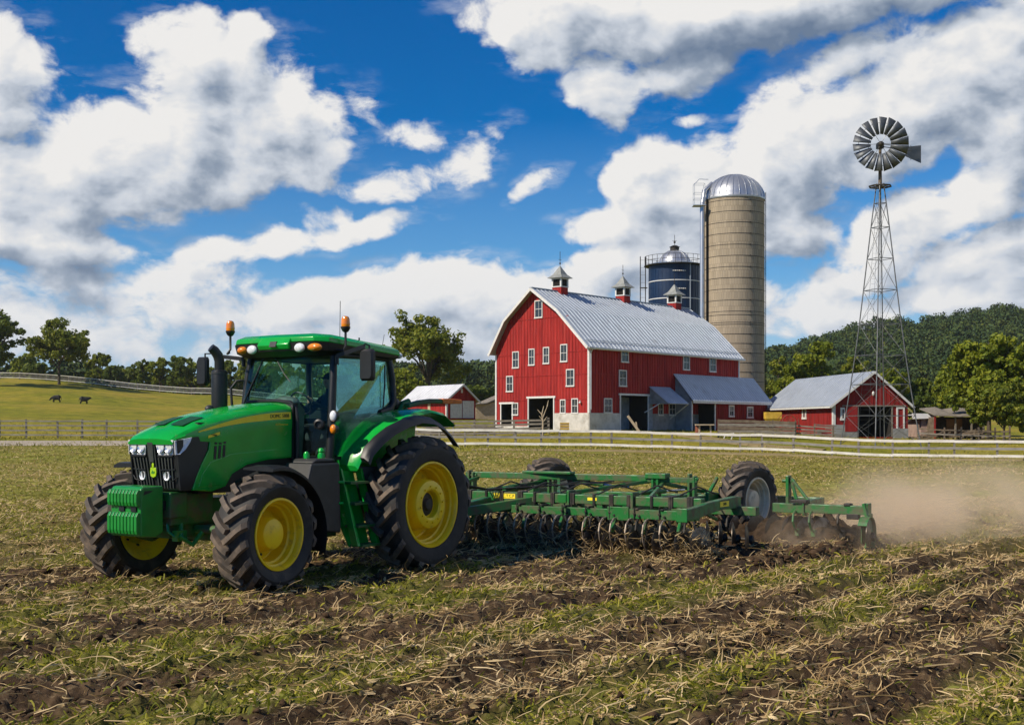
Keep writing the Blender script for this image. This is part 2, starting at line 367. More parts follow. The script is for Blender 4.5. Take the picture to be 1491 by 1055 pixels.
def green_mask(x, y):
    """Where volunteer grass and weeds come up between the rows."""
    q = row_q(x, y); s = .5 + .5 * np.cos(q / 2.3 * 2 * math.pi + 3.4)
    n = fbm((x * ROW[0] + y * ROW[1]) / 2.4, (x * ROWN[0] + y * ROWN[1]) / .95, 4, 41); d = np.hypot(x, y)
    left = np.clip((-3.0 - x) / 6, 0, 1) * .12
    return np.clip((n * .95 + s * .14 + left - .55) / .14, 0, 1) * (1 - tilled(x, y)) * np.clip(1.15 - .0 * d, 0, 1)
fr = np.radians(30); ang = np.concatenate([np.linspace(-math.pi, -fr - .06, 26), np.linspace(-fr, fr, 640), np.linspace(fr + .06, math.pi, 26)])
rr = np.concatenate([[.3, 2, 4, 6, 7.4], 1 / np.linspace(1 / 8.3, 1 / 62, 420), np.geomspace(62.6, 5000, 260)[0:]])
A_, R_ = np.meshgrid(ang, rr); gx = (R_ * np.sin(A_)).ravel(); gy = (R_ * np.cos(A_)).ravel(); gzv = ground_h(gx, gy)
na, nr = len(ang), len(rr); ii, jj = np.meshgrid(np.arange(nr - 1), np.arange(na - 1), indexing='ij')
k0 = (ii * na + jj).ravel(); Q = np.stack([k0, k0 + 1, k0 + na + 1, k0 + na], 1)[:, ::-1]

def ground_mat():
    m, t, out = nt('field and pasture ground'); b = N(t, 'ShaderNodeBsdfPrincipled'); b.inputs['Roughness'].default_value = .95; b.inputs['Specular IOR Level'].default_value = .15
    v = coords(t, 'Object')
    def attr(n): a = N(t, 'ShaderNodeAttribute'); a.attribute_name = n; return a.outputs['Fac']
    g, far, grass, till = attr('green'), attr('far'), attr('pasture'), attr('till')
    soil = ramp(t, noise(t, v, 3.2, 8, .62), [(.3, (.018, .011, .006)), (.5, (.058, .036, .019)), (.72, (.15, .098, .052))])
    soil = mix(t, maprange(t, noise(t, v, 14, 5), .56, .68, 0, .7), soil, (.26, .19, .105))
    weeds = ramp(t, noise(t, v, 9, 6, .7), [(.32, (.05, .05, .012)), (.55, (.16, .165, .025)), (.75, (.28, .25, .06))])
    near = mix(t, math_(t, 'MULTIPLY', g, .75), soil, weeds)
    near = mix(t, till, near, ramp(t, noise(t, v, 4, 7, .65), [(.3, (.05, .03, .018)), (.6, (.14, .088, .05)), (.8, (.24, .16, .095))]))
    vs = coords(t, 'Object', (.5, 1.4, 1))
    sp = noise(t, vs, 2.6, 8, .75); lg = noise(t, v, .09, 4)
    stub = ramp(t, sp, [(.32, (.060, .048, .012)), (.46, (.20, .165, .034)), (.58, (.35, .28, .075)), (.74, (.60, .46, .19))])
    stub = mix(t, maprange(t, lg, .35, .62, 0, .6), stub, mix(t, 1.0, stub, (.70, .98, .40), 'MULTIPLY'))
    mr = N(t, 'ShaderNodeMapping'); mr.inputs['Rotation'].default_value = (0, 0, -math.atan2(ROW[1], ROW[0])); tcr = N(t, 'ShaderNodeTexCoord'); t.links.new(tcr.outputs['Object'], mr.inputs['Vector'])
    ms = N(t, 'ShaderNodeMapping'); ms.inputs['Scale'].default_value = (.035, .8, 1); t.links.new(mr.outputs[0], ms.inputs['Vector']); rs_ = noise(t, ms.outputs[0], 1.0, 5, .6)
    stub = mix(t, maprange(t, rs_, .50, .66, 0, .62), stub, mix(t, 1.0, stub, (.55, .47, .40), 'MULTIPLY')); stub = mix(t, maprange(t, rs_, .46, .34, 0, .5), stub, mix(t, 1.0, stub, (.85, 1.12, .6), 'MULTIPLY'))
    c = mix(t, far, near, stub)
    gr = ramp(t, noise(t, v, .5, 8, .66), [(.3, (.085, .10, .004)), (.5, (.19, .19, .010)), (.68, (.33, .28, .022))])
    gr = mix(t, maprange(t, noise(t, v, .06, 5), .42, .66, 0, .65), gr, (.40, .28, .04))
    gr = mix(t, maprange(t, noise(t, v, .16, 6, .7), .55, .70, 0, .7), gr, (.06, .07, .012)); gr = mix(t, maprange(t, noise(t, coords(t, 'Object', (.5, 1.5, 1)), .9, 6, .75), .52, .66, 0, .55), gr, (.085, .095, .014))
    c = mix(t, grass, c, gr); t.links.new(c, b.inputs['Base Color'])
    bp = N(t, 'ShaderNodeBump'); bp.inputs['Strength'].default_value = .55; bp.inputs['Distance'].default_value = .06
    t.links.new(noise(t, v, 16, 7, .7), bp.inputs['Height']); t.links.new(bp.outputs[0], b.inputs['Normal'])
    t.links.new(b.outputs[0], out.inputs[0]); return m
gme = np_mesh('ground', np.stack([gx, gy, gzv], 1), Q, ground_mat(), smooth=True)
def vattr(name, val):
    a = gme.attributes.new(name, 'FLOAT', 'POINT'); a.data.foreach_set('value', np.ascontiguousarray(val, dtype=np.float32))
gd = np.hypot(gx, gy); n_ = fbm(gx / 4, gy / 4, 3, 51)
def field_edge(x, y):
    a = np.arctan2(x, np.maximum(y, .01)); p = CX + F * np.tan(np.clip(a, -1.2, 1.2))
    return np.interp(p, [-700, 0, 300, 640, 860, 1100, 1491, 2200], [80, 80, 81, 88, 89, 88, 83, 81])
vattr('green', green_mask(gx, gy)); vattr('far', np.clip((gd + 8 * (n_ - .5) - 21) / 13, 0, 1)); vattr('till', tilled(gx, gy))
vattr('pasture', np.clip((gy - field_edge(gx, gy) + 1.5 * (n_ - .5)) / 1.2, 0, 1))
tag(link('ground', gme), None, kind='structure')
# the farm road: a sheet a few millimetres above the ground
def strip(name, pts, wid, m, lift=.03, seg=3.0):
    V = []; Qs = []
    P = [np.array(p, float) for p in pts]; L = []
    for a, b_ in zip(P[:-1], P[1:]):
        n = max(2, int(np.linalg.norm(b_ - a) / seg)); L += [a + (b_ - a) * k / n for k in range(n)]
    L.append(P[-1]); L = np.array(L); T = np.gradient(L, axis=0); T /= np.linalg.norm(T, axis=1)[:, None]; Nn = np.stack([-T[:, 1], T[:, 0]], 1); cols = 7
    for c in range(cols):
        w_ = (c / (cols - 1) - .5) * wid; q = L + Nn * (w_ + (.35 * (vnoise(L[:, 0] / 2 + c * 9, L[:, 1] / 2, 5) - .5) if c in (0, cols - 1) else 0) * np.ones(len(L)))[:, None]
        V.append(np.stack([q[:, 0], q[:, 1], ground_h(q[:, 0], q[:, 1]) + lift * (1 if 0 < c < cols - 1 else .1)], 1))
    V = np.concatenate(V); n = len(L)
    for c in range(cols - 1):
        k = np.arange(n - 1) + c * n; Qs.append(np.stack([k, k + 1, k + n + 1, k + n], 1))
    o = link(name, np_mesh(name, V, np.concatenate(Qs)[:, ::-1], m, True)); return tag(o, None, kind='structure')
M_road = paint('pale gravel road', (.34, .29, .22), (.43, .37, .29), .95, scale=1.5, bump=.4, bump_scale=30, spec=.1)
def gp(px, d): return ((px - CX) / F * d, d)
strip('road', [gp(-900, 83), gp(0, 83.5), gp(300, 84.5), gp(480, 88), gp(560, 90)], 5.5, M_road, .16)
M_dirt = paint('trodden dirt track', (.24, .185, .085), (.30, .235, .11), .95, scale=1.2, bump=.4, bump_scale=25, spec=.1)
strip('dirt_path', [gp(690, 91.0), gp(860, 89.8), gp(1000, 89.0), gp(1200, 87), gp(1500, 84), gp(1900, 82)], 2.6, M_dirt, .10)
strip('farmyard_path', [gp(1000, 111), gp(1060, 104), gp(1120, 98.5), gp(1200, 97)], 2.6, M_dirt, .12)
# ------------------------------------------------------------------ machine materials
M_green = paint('green machine enamel', (.008, .400, .045), (.006, .330, .036), .22, scale=3, coat=.15, dirt=(.13, .12, .05), dirt_amt=.10, dirt_scale=4, bump=.02, bump_scale=8)
M_greenw = paint('worn green implement paint', (.014, .165, .030), (.010, .115, .022), .42, scale=5, coat=.15, dirt=(.13, .095, .06), dirt_amt=.75, dirt_scale=5)
M_weight = paint('bright green cast weight paint', (.012, .26, .035), (.010, .21, .03), .32, scale=6, coat=.35, dirt=(.14, .11, .06), dirt_amt=.05, dirt_scale=8)
M_yellow = paint('yellow wheel paint', (1.0, .70, .010), (.94, .60, .008), .36, scale=4, coat=0, dirt=(.20, .13, .06), dirt_amt=.22, dirt_scale=7)
M_white_rim = paint('cream white rim paint', (.88, .72, .50), (.74, .60, .40), .5, scale=5, dirt=(.26, .19, .12), dirt_amt=.25, dirt_scale=5)
M_rubber = paint('dusty tyre rubber', (.020, .019, .018), (.034, .031, .028), .72, scale=6, dirt=(.15, .115, .082), dirt_amt=.15, dirt_scale=2.6, bump=.15, bump_scale=60)
M_lug = paint('earthy tread rubber', (.065, .053, .042), (.13, .10, .073), .78, scale=5, dirt=(.26, .19, .13), dirt_amt=.55, dirt_scale=4, bump=.2, bump_scale=50)
M_black = paint('black plastic', (.008, .009, .010), (.013, .014, .015), .45, scale=5, dirt=(.06, .05, .04), dirt_amt=-.1, dirt_scale=5, bump=.03, bump_scale=200)
M_grille = paint('black grille plastic', (.008, .008, .009), (.013, .013, .014), .5, scale=5)
M_slat = paint('grey grille slat', (.045, .05, .048), (.06, .065, .06), .45, scale=5)
M_dark = paint('dark greasy steel', (.02, .02, .018), (.05, .043, .035), .6, metal=.3, scale=9, dirt=(.12, .09, .06), dirt_amt=.4)
M_steel = paint('scoured disc steel', (.20, .18, .16), (.08, .065, .05), .42, metal=.8, scale=5, dirt=(.10, .07, .045), dirt_amt=.55, dirt_scale=6)
M_chrome = paint('lamp reflector', (.70, .71, .72), (.45, .46, .48), .18, metal=.7, scale=14)
M_lens = paint('clear lamp lens', (.92, .93, .95), (.66, .68, .70), .10, metal=.0, scale=26, coat=1)
M_amber = paint('amber lens', (.95, .30, .01), (.75, .20, .005), .15, scale=9, coat=1)
M_orange = paint('orange marker tip', (.85, .20, .015), (.6, .12, .01), .4, scale=14)
M_decal = paint('yellow decal', (1.0, .80, .04), (1.0, .74, .03), .55, scale=6)
M_ink = paint('dark decal ink', (.02, .05, .015), None, .5)
M_logo = paint('lime badge enamel', (.42, .62, .01), (.34, .55, .01), .3, scale=9, coat=.5)
M_seat = paint('dark seat fabric', (.02, .024, .028), (.03, .034, .04), .8, scale=20)
M_trim = paint('grey cab trim', (.16, .17, .165), (.12, .125, .12), .6, scale=8)
M_glass = glass_mat('tinted cab glass', (.72, .92, .86), .5)
M_tank = paint('grey moulded tank plastic', (.022, .023, .024), (.034, .035, .036), .5, scale=6, dirt=(.10, .08, .055), dirt_amt=.1)

def tyre(Rr, w, rim_r, nl, side, lug_h=.05, sweep=.95, style='bar'):
    b = MB(); hw = w / 2
    prof = [(rim_r - .02, .36 * w), (rim_r + .03, .455 * w), (rim_r + .45 * (Rr - rim_r), .515 * w), (Rr - .16, .505 * w), (Rr - .125, .47 * w), (Rr - .095, .36 * w), (Rr - .08, .18 * w), (Rr - .075, 0)]
    prof = prof + [(r, -h) for r, h in prof[-2::-1]]
    b.lathe(prof, ax=(0, 1, 0), n=72)
    b.mat(1); sp = 2 * math.pi / nl
    for s in (-1, 1):
        for i in range(nl):
            t0 = sp * (i + (.5 if s > 0 else 0)); secs = []
            for k in range(8):
                t = k / 7; yl = s * (-.035 * w + t * .555 * w); th = t0 + sp * sweep * (t ** 1.15)
                u = abs(yl) / hw
                top = Rr - .05 * min(u, 1) ** 2.2 * 1.1 - (max(u - .92, 0) * .35); bot = Rr - .115 - .10 * max(u - .75, 0)
                wt_, wb = (.030, .048) if t < .8 else (.042, .06)
                # widths across the lug, turned with its slant
                sl = .5 if t < .85 else .2
                def P(off, r, ): 
                    a = th + off / Rr; return (r * math.cos(a), yl - s * off * sl, r * math.sin(a))
                secs.append([P(-wb, bot), P(-wt_, top), P(wt_, top), P(wb, bot)])
            b.loft(secs)
    if side < 0: b.v = [(x, -y, z) for x, y, z in b.v]
    me = b.mesh('tyre', [M_rubber, M_lug]); soft(me, 32); return me
def rim_rear(side, rr, w, m):
    b = MB()
    b.lathe([(rr + .02, .40 * w), (rr + .015, .445 * w), (rr - .012, .45 * w), (rr - .03, .40 * w), (rr - .036, .30 * w), (rr - .062, .27 * w), (rr - .07, .14 * w), (rr - .095, .11 * w), (rr - .10, -.22 * w), (rr - .13, -.25 * w),
             (rr - .10, -.30 * w), (rr - .03, -.40 * w), (rr + .02, -.45 * w)], ax=(0, 1, 0), n=64)
    if side < 0: b.v = [(x, -y, z) for x, y, z in b.v]
    me = b.mesh('rim', m); soft(me, 30); return me
def hub_rear(side, rr, w, m):
    b = MB()
    b.lathe([(rr - .10, -.26 * w), (rr - .14, -.22 * w), (.46, -.20 * w), (.41, -.16 * w), (.385, .0 * w), (.375, .30 * w), (.355, .38 * w), (.31, .41 * w), (.235, .41 * w), (.205, .37 * w), (.19, .22 * w), (0, .21 * w)], ax=(0, 1, 0), n=48)
    for k in range(12):
        a = 2 * math.pi * k / 12; b.lathe([(.016, .39 * w), (.016, .445 * w), (0, .445 * w)], (.272 * math.cos(a), 0, .272 * math.sin(a)), (0, 1, 0), 6)
    b.mat(1); b.lathe([(.18, .215 * w), (.16, .24 * w), (.10, .25 * w), (.08, .33 * w), (0, .34 * w)], ax=(0, 1, 0), n=24)
    for k in range(8):
        a = 2 * math.pi * k / 8 + .2; b.lathe([(.034, -.20 * w), (.034, -.19 * w), (0, -.19 * w)], (.485 * math.cos(a), 0, .485 * math.sin(a)), (0, 1, 0), 10)
    if side < 0: b.v = [(x, -y, z) for x, y, z in b.v]
    me = b.mesh('wheel', [m, M_dark]); soft(me, 30); return me
def hub_front(side, rr, w, m):
    b = MB()
    b.lathe([(rr - .10, -.24 * w), (rr - .13, -.22 * w), (.30, -.18 * w), (.25, -.12 * w), (.215, .18 * w), (.195, .25 * w), (.17, .27 * w), (0, .275 * w)], ax=(0, 1, 0), n=44)
    b.mat(1)
    for k in range(8):
        a = 2 * math.pi * k / 8 + .3; b.lathe([(.017, -.2 * w), (.017, -.1 * w), (0, -.1 * w)], (.275 * math.cos(a), 0, .275 * math.sin(a)), (0, 1, 0), 6)
    if side < 0: b.v = [(x, -y, z) for x, y, z in b.v]
    me = b.mesh('wheel', [m, M_dark]); soft(me, 30); return me
def put_wheel(parent, hub, ty, rm, loc, turn=0, spin=0, label=None):
    o = link('wheel', hub, parent, loc=loc); o.rotation_euler = (0, spin, turn)
    if label: o['label'] = label
    link('tyre', ty, o); link('rim', rm, o, .0); return o

# ------------------------------------------------------------------ the tractor
T = thing('tractor', 'green farm tractor with yellow wheels and tinted cab, pulling the disc harrow', 'tractor', (TX, TY, 0), TTH)
RR, RW, FR_, FW, WB = 1.03, .56, .795, .56, 3.09
YR, YF = 1.46, 1.29
for s in (1, -1):
    put_wheel(T, hub_rear(s, .63, RW, M_yellow), tyre(RR, RW, .64, 20, s), rim_rear(s, .63, RW, M_yellow), (0, s * YR, RR - .03), 0, .1, 'large rear wheel')
for s in (1, -1):
    put_wheel(T, hub_front(s, .46, FW, M_yellow), tyre(FR_, FW, .47, 18, s, .045), rim_rear(s, .46, FW, M_yellow), (WB, s * YF, FR_ - .03), R(3), .25, 'smaller front wheel')

# chassis, axles and drive
b = MB(); b.box((2.3, 0, .95), (3.0, .5, .5)).box((.4, 0, 1.0), (1.5, .7, .62)).box((3.45, 0, 1.08), (.75, .62, .42)).box((3.72, .14, 1.14), (.3, .42, .34))
b.box((1.1, 0, .62), (1.2, .5, .25))
b.build('chassis', M_greenw, T, bevel=.02)
b = MB(); b.lathe([(.16, -1.2), (.2, -.9), (.24, -.4), (.24, .4), (.2, .9), (.16, 1.2)], (0, 0, RR - .03), (0, 1, 0), 20)
b.build('rear_axle', M_greenw, T, 35)
b = MB(); b.bar((WB, -1.0, .74), (WB, 1.0, .74), .2, .22).lathe([(.17, .82), (.21, .9), (.19, 1.12), (0, 1.14)], (WB, 0, FR_ - .03), (0, 1, 0), 20).lathe([(.17, -.82), (.21, -.9), (.19, -1.12), (0, -1.14)], (WB, 0, FR_ - .03), (0, 1, 0), 20)
b.tube([(WB + .25, -.8, .8), (WB + .25, .8, .8)], .035).tube([(WB + .25, .25, .8), (WB + .25, .7, .8)], .06).bar((WB, 0, .8), (WB + .45, 0, 1.0), .3, .25)
b.build('front_axle', M_greenw, T, bevel=.012)
b = MB(); b.tube([(3.6, .25, .92), (3.75, .42, .72), (3.62, .5, .62), (3.5, .55, .78)], .035).box((3.72, .36, .74), (.16, .1, .14)).tube([(3.78, .2, .95), (3.86, .3, .8), (3.76, .36, .7)], .02, 6)
b.build('tow_bracket', M_weight, T, 40)

# weight block: a carrier plate of suitcase weights with ribbed faces
b = MB(); n = 9
xf, yh = 4.36, .29
for k in range(n):
    y0 = -yh + 2 * yh * k / n; wd = 2 * yh / n * .80
    for z0, z1 in ((.79, 1.07), (1.15, 1.36)):
        b.prism([(xf - .10, y0, z0), (xf - .015, y0, z0 + .0), (xf, y0, z0 + .05), (xf, y0, z1 - .05), (xf - .03, y0, z1), (xf - .10, y0, z1)], (0, wd, 0))
b.build('weight_rib', M_weight, T, bevel=.008)
b = MB(); b.prism([(xf - .06, -yh, .76), (xf - .06, -yh, 1.36), (xf - .10, -yh, 1.40), (3.93, -yh, 1.40), (3.93, -yh, 1.28), (3.93, -yh, .80), (4.05, -yh, .74)], (0, 2 * yh, 0))
b.build('weight_block', M_weight, T, bevel=.02)
for f_ in (lambda b: b.box((xf - .055, .17, 1.11), (.03, .1, .06)), lambda b: b.box((xf - .055, -.06, 1.11), (.03, .1, .06)), lambda b: b.prism([(xf - .2, yh + .001, 1.315), (xf - .1, yh + .001, 1.29), (xf - .12, yh + .001, 1.345), (xf - .26, yh + .001, 1.345)], (0, .004, 0)), lambda b: b.box((3.9, .22, 1.14), (.12, .1, .12))):
    b = MB(); f_(b); b.build('weight_slot', M_grille, T)

# hood: a lofted shell with a crowned top, a crease and a falling nose
HX = [3.90, 3.84, 3.70, 3.45, 3.10, 2.70, 2.25, 1.95, 1.72]
HE = [1.985, 2.035, 2.10, 2.185, 2.275, 2.345, 2.41, 2.44, 2.455]      # height of the crease
secs = []
for x, e in zip(HX, HE):
    k = min(1, (3.95 - x) / .5); yw = .40 + .06 * k ** .6; zb = e - (.05 + .27 * min(1, max(0, 3.78 - x) / .55)); c = .02 + .045 * k
    half = [(yw + .012, zb), (yw + .016, (zb + e) / 2), (yw + .004, e - .035), (yw - .03, e + .004), (yw - .11, e + c * .55), (yw * .45, e + c * .95)]
    secs.append([(x - .015 * (1 - abs(y) / .5) * 0 + (.04 * (1 - (y / .46) ** 2) if x > 3.8 else 0), y, z) for y, z in half] + [(x + (.04 if x > 3.8 else 0), 0, e + c)] + [(x + (.04 * (1 - (y / .46) ** 2) if x > 3.8 else 0), -y, z) for y, z in reversed(half)])
b = MB(); b.loft(secs, close=True); b.build('hood', M_green, T, 28)
# dark mesh vents on the nose
b = MB()
for s in (1, -1):
    b.loft([[(x, s * y0, e + dz + .006) for y0, dz in ((.06, .066), (.30, .052))] for x, e in ((3.62, 2.125), (3.45, 2.185), (3.25, 2.238))], close=False, cap=False)
b.build('hood_vent', paint('green mesh vent', (.012, .09, .02), (.008, .05, .012), .5, scale=90), T)
SP = [(1.70, 2.30), (2.25, 2.27), (2.7, 2.2), (3.1, 2.12), (3.27, 2.07), (3.31, 1.86), (3.44, 1.66), (3.53, 1.5), (3.60, 1.33), (3.25, 1.30), (3.0, 1.36), (2.88, 1.52), (2.6, 1.64), (2.2, 1.70), (1.70, 1.72)]
for s in (1, -1):
    b = MB(); b.prism([(x, s * .465, z) for x, z in SP], (0, -s * .05, 0)); b.build('side_panel', M_green, T, bevel=.015)
    b = MB(); b.prism([(x, s * .471, z) for x, z in [(1.72, 1.74), (2.2, 1.72), (2.62, 1.66), (2.9, 1.545), (3.03, 1.38), (3.5, 1.36), (3.42, 1.55), (3.28, 1.70), (2.9, 1.80), (2.3, 1.84), (1.72, 1.86)]], (0, -s * .03, 0)); b.build('lower_panel', M_green, T, bevel=.012)
b = MB(); b.box((2.5, 0, 1.75), (1.9, .84, .95)).build('engine', M_grille, T)
# vents cut in the panel
b = MB()
for x0, z0, z1 in ((3.16, 1.93, 2.10), (3.08, 1.93, 2.13), (3.00, 1.94, 2.15), (3.18, 1.73, 1.91), (3.10, 1.74, 1.915), (3.02, 1.75, 1.92), (3.20, 1.50, 1.66), (3.11, 1.50, 1.68)):
    b.prism([(x0, .4655, z0), (x0 + .045, .4655, z0), (x0 + .030, .4655, z1), (x0 - .015, .4655, z1)], (0, .004, 0))
b.build('side_vent', M_grille, T)
# the yellow stripe, tapering towards the nose
def stripe(s):
    xs = np.linspace(3.50, 1.75, 16); e = np.interp(xs, HX[::-1], HE[::-1]); t = (3.5 - xs) / 1.75
    zt = 2.105 + .27 * (1 - (1 - t) ** 1.9); th = .012 + .085 * np.minimum(1, t * 1.5) ** .8
    yw = .46 + .016
    return [[(x, s * (yw + .004), z), (x, s * (yw + .004), z - h)] for x, z, h in zip(xs, zt, th)]
b = MB(); [b.loft(stripe(s), close=False, cap=False) for s in (1, -1)]; b.build('hood_stripe', M_decal, T)
b = MB()
for s in (1,): b.prism([(3.33, s * .478, 2.015), (3.12, s * .478, 2.06), (3.12, s * .478, 2.10), (3.33, s * .478, 2.05)], (0, .003, 0))
b.build('model_plate', M_decal, T, bevel=.001)
def lettering(text, size, loc, rot, parent, m, name='lettering', shear=0):
    c = bpy.data.curves.new(name, 'FONT'); c.body = text; c.size = size; c.extrude = .0015; c.shear = shear; c.align_x = 'CENTER'; c.align_y = 'CENTER'
    t_ = bpy.data.objects.new('text', c); me = bpy.data.meshes.new_from_object(t_); bpy.data.objects.remove(t_); bpy.data.curves.remove(c); me.name = name; me.materials.clear(); me.materials.append(m)
    o = link(name, me, parent, loc=loc); o.rotation_euler = rot; return o
lettering('DOMC 5888', .072, (1.98, .4835, 2.318), (R(90), R(-2), R(180)), T, M_ink)
lettering('A-R Powertron', .040, (1.94, .4835, 2.20), (R(90), 0, R(180)), T, M_decal)
lettering('A-8808', .034, (3.225, .4825, 2.057), (R(90), R(12), R(180)), T, M_ink)
# black nose with its slats
b = MB(); fx = lambda z: 3.885 - .11 * (2.0 - z) / .66
b.prism([(fx(2.0), -.44, 2.0), (fx(1.33), -.40, 1.33), (3.55, -.44, 1.33), (3.24, -.44, 1.6), (3.24, -.44, 2.05)], (0, .88, 0))
b.build('grille', M_grille, T, bevel=.03)
for s in (1, -1): b = MB(); b.prism([(3.86, s * .441, 1.99), (3.80, s * .441, 1.33), (3.62, s * .441, 1.33), (3.545, s * .441, 1.5), (3.455, s * .441, 1.66), (3.335, s * .441, 1.86), (3.305, s * .441, 2.07)], (0, s * .03, 0)); b.build('nose_side', M_black, T, bevel=.008)
b = MB()
for y in np.linspace(-.36, .36, 13):
    if abs(y) < .05: continue
    top = 1.76 if abs(y) > .1 else 1.97
    b.bar((fx(top) + .012, y * 1.0, top), (fx(1.36) + .012, y * .92, 1.36), .02, .018, (1, 0, 0))
b.build('grille_slat', M_slat, T)
b = MB(); b.prism([(fx(2.0) + .004, -.06, 2.0), (fx(2.0) + .004, .06, 2.0), (fx(1.72) + .004, .035, 1.70), (fx(1.72) + .004, -.035, 1.70)], (.03, 0, 0)); b.build('grille_spine', M_slat, T, bevel=.006)
# headlights
for s in (1, -1):
    yA, yB = s * .10, s * .40
    b = MB(); b.prism([(fx(1.97) + .006, s * .085, 1.985), (fx(1.97) + .002, s * .435, 1.995), (fx(1.80) - .004, s * .40, 1.80), (fx(1.78) + .004, s * .13, 1.79)], (.018, 0, 0))
    b.prism([(3.885, s * .440, 1.985), (3.62, s * .478, 2.03), (3.65, s * .478, 1.965), (3.73, s * .478, 1.87), (3.82, s * .476, 1.81), (3.875, s * .440, 1.80)], (0, s * .012, 0))
    hl = b.build('headlight', M_lens, T, bevel=.006)
    b = MB()
    for q in (.19, .34): b.lathe([(.0, 0), (.04, .008), (.062, .02), (.066, .022)], (fx(1.89) + .006, s * q, 1.89), (1, 0, .1), 16)
    b.mat(1); b.bar((fx(1.79) + .02, s * .12, 1.788), (fx(1.79) + .012, s * .40, 1.788), .03, .02); b.bar((fx(1.9) + .022, s * .265, 1.81), (fx(1.9) + .022, s * .265, 1.97), .012, .010)
    b.build('reflector', [M_chrome, M_grille], hl, 30)
    b = MB(); b.lathe([(0, 0), (.03, .004), (.052, .014), (.058, .02), (.062, .012), (.062, -.02)], (fx(1.5) + .012, s * .235, 1.52), (1, 0, 0), 18); wl = b.build('work_light', M_lens, T, 30)
    b = MB(); b.bar((fx(1.6) + .02, s * .14, 1.60), (fx(1.6) + .0, s * .40, 1.61), .04, .012); b.tube([(fx(1.5) + .0, s * .30, 1.45), (fx(1.5) + .03, s * .37, 1.47), (3.80, s * .44, 1.52)], .008, 6); b.build('lamp_bezel', M_black, wl)
# lime shield badge with its small emblem
b = MB(); sh = [(-.052, .06), (.052, .06), (.062, .0), (.05, -.055), (0, -.075), (-.05, -.055), (-.062, .0)]
b.prism([(fx(1.57) + .022, y, 1.57 + z) for y, z in sh], (.016, 0, 0)); b.prism([(fx(1.66) + .02, y, 1.66 + z) for y, z in [(-.02, -.03), (.02, -.03), (.02, .02), (0, .045), (-.02, .02)]], (.01, 0, 0))
bd = b.build('badge', M_logo, T, bevel=.006)
b = MB(); q = fx(1.57) + .0395
b.prism([(q, y, 1.57 + z) for y, z in [(-.03, -.02), (.015, -.022), (.034, -.005), (.03, .012), (.004, .002), (.0, .02), (-.018, .03), (-.012, .008), (-.03, .004)]], (.002, 0, 0)); b.build('emblem', paint('badge green', (.05, .25, .02), None, .4), bd)

# cab shell ----------------------------------------------------------
ZT = 3.20
b = MB()
for s in (1, -1):
    b.tube([(1.36, s * .87, 1.68), (1.335, s * .885, 2.3), (1.27, s * .86, 2.9), (1.22, s * .82, ZT + .05)], [.065, .06, .055, .055], 10)       # front pillar
    b.tube([(-.05, s * .82, ZT + .04), (-.09, s * .86, 2.9), (-.12, s * .86, 2.55), (-.03, s * .86, 2.44), (.22, s * .865, 2.38)], [.05, .05, .055, .06, .045], 10)   # rear pillar, kicked at its foot
    b.tube([(.22, s * .87, 2.38), (.52, s * .87, 2.16), (.74, s * .87, 1.92), (.88, s * .87, 1.74)], .022, 8)                    # lower edge of the door
    b.tube([(1.24, s * .86, ZT), (.6, s * .86, ZT + .01), (-.05, s * .84, ZT)], .035, 8)
    b.bar((.84, s * .87, 1.72), (1.36, s * .87, 1.70), .04, .05)
b.tube([(1.22, -.82, ZT), (1.22, .82, ZT)], .04, 8).tube([(-.08, -.82, ZT), (-.08, .82, ZT)], .04, 8).tube([(-.12, -.84, 2.45), (-.12, .84, 2.45)], .05, 8)
b.tube([(1.4, -.85, 1.70), (1.62, -.45, 1.70), (1.62, .45, 1.70), (1.4, .85, 1.70)], .03, 8)
b.build('cab_frame', M_black, T, 40)
b = MB()   # rubber surround behind the hood
b.tube([(1.66, .52, 1.70), (1.67, .53, 2.3), (1.66, .50, 2.44), (1.70, .42, 2.52), (1.72, .15, 2.545), (1.72, -.42, 2.53), (1.66, -.52, 2.3), (1.66, -.52, 1.7)], .028, 8)
b.box((1.67, 0, 2.1), (.1, .98, .82)); b.build('firewall', M_black, T, 40)
b = MB(); b.loft([[(1.40, -.85, 1.72), (1.60, -.45, 1.73), (1.60, .45, 1.73), (1.40, .85, 1.72)], [(1.40, -.86, 2.4), (1.60, -.45, 2.42), (1.60, .45, 2.42), (1.40, .86, 2.4)], [(1.26, -.82, ZT), (1.42, -.42, ZT), (1.42, .42, ZT), (1.26, .82, ZT)]], close=False, cap=False)
b.build('windshield', M_glass, T, 30)
for s in (1, -1):
    b = MB(); b.prism([(x, s * y, z) for x, y, z in [(1.27, .86, ZT - .02), (1.33, .885, 2.3), (1.35, .88, 1.74), (.90, .87, 1.75), (.74, .87, 1.94), (.52, .87, 2.18), (.22, .87, 2.40), (-.05, .86, 2.46), (-.1, .86, 2.6), (-.07, .86, 2.9), (-.03, .83, ZT - .02)]], (0, -s * .008, 0)); d = b.build('door', M_glass, T)
    b = MB(); b.tube([(.16, s * .885, 2.46), (.12, s * .885, 2.8), (.10, s * .87, 3.1)], .012, 6); b.build('handle', M_black, d)
b = MB(); b.prism([(-.11, -.8, 2.48), (-.11, .8, 2.48), (-.09, .8, ZT - .02), (-.09, -.8, ZT - .02)], (.008, 0, 0)); b.build('rear_window', M_glass, T)
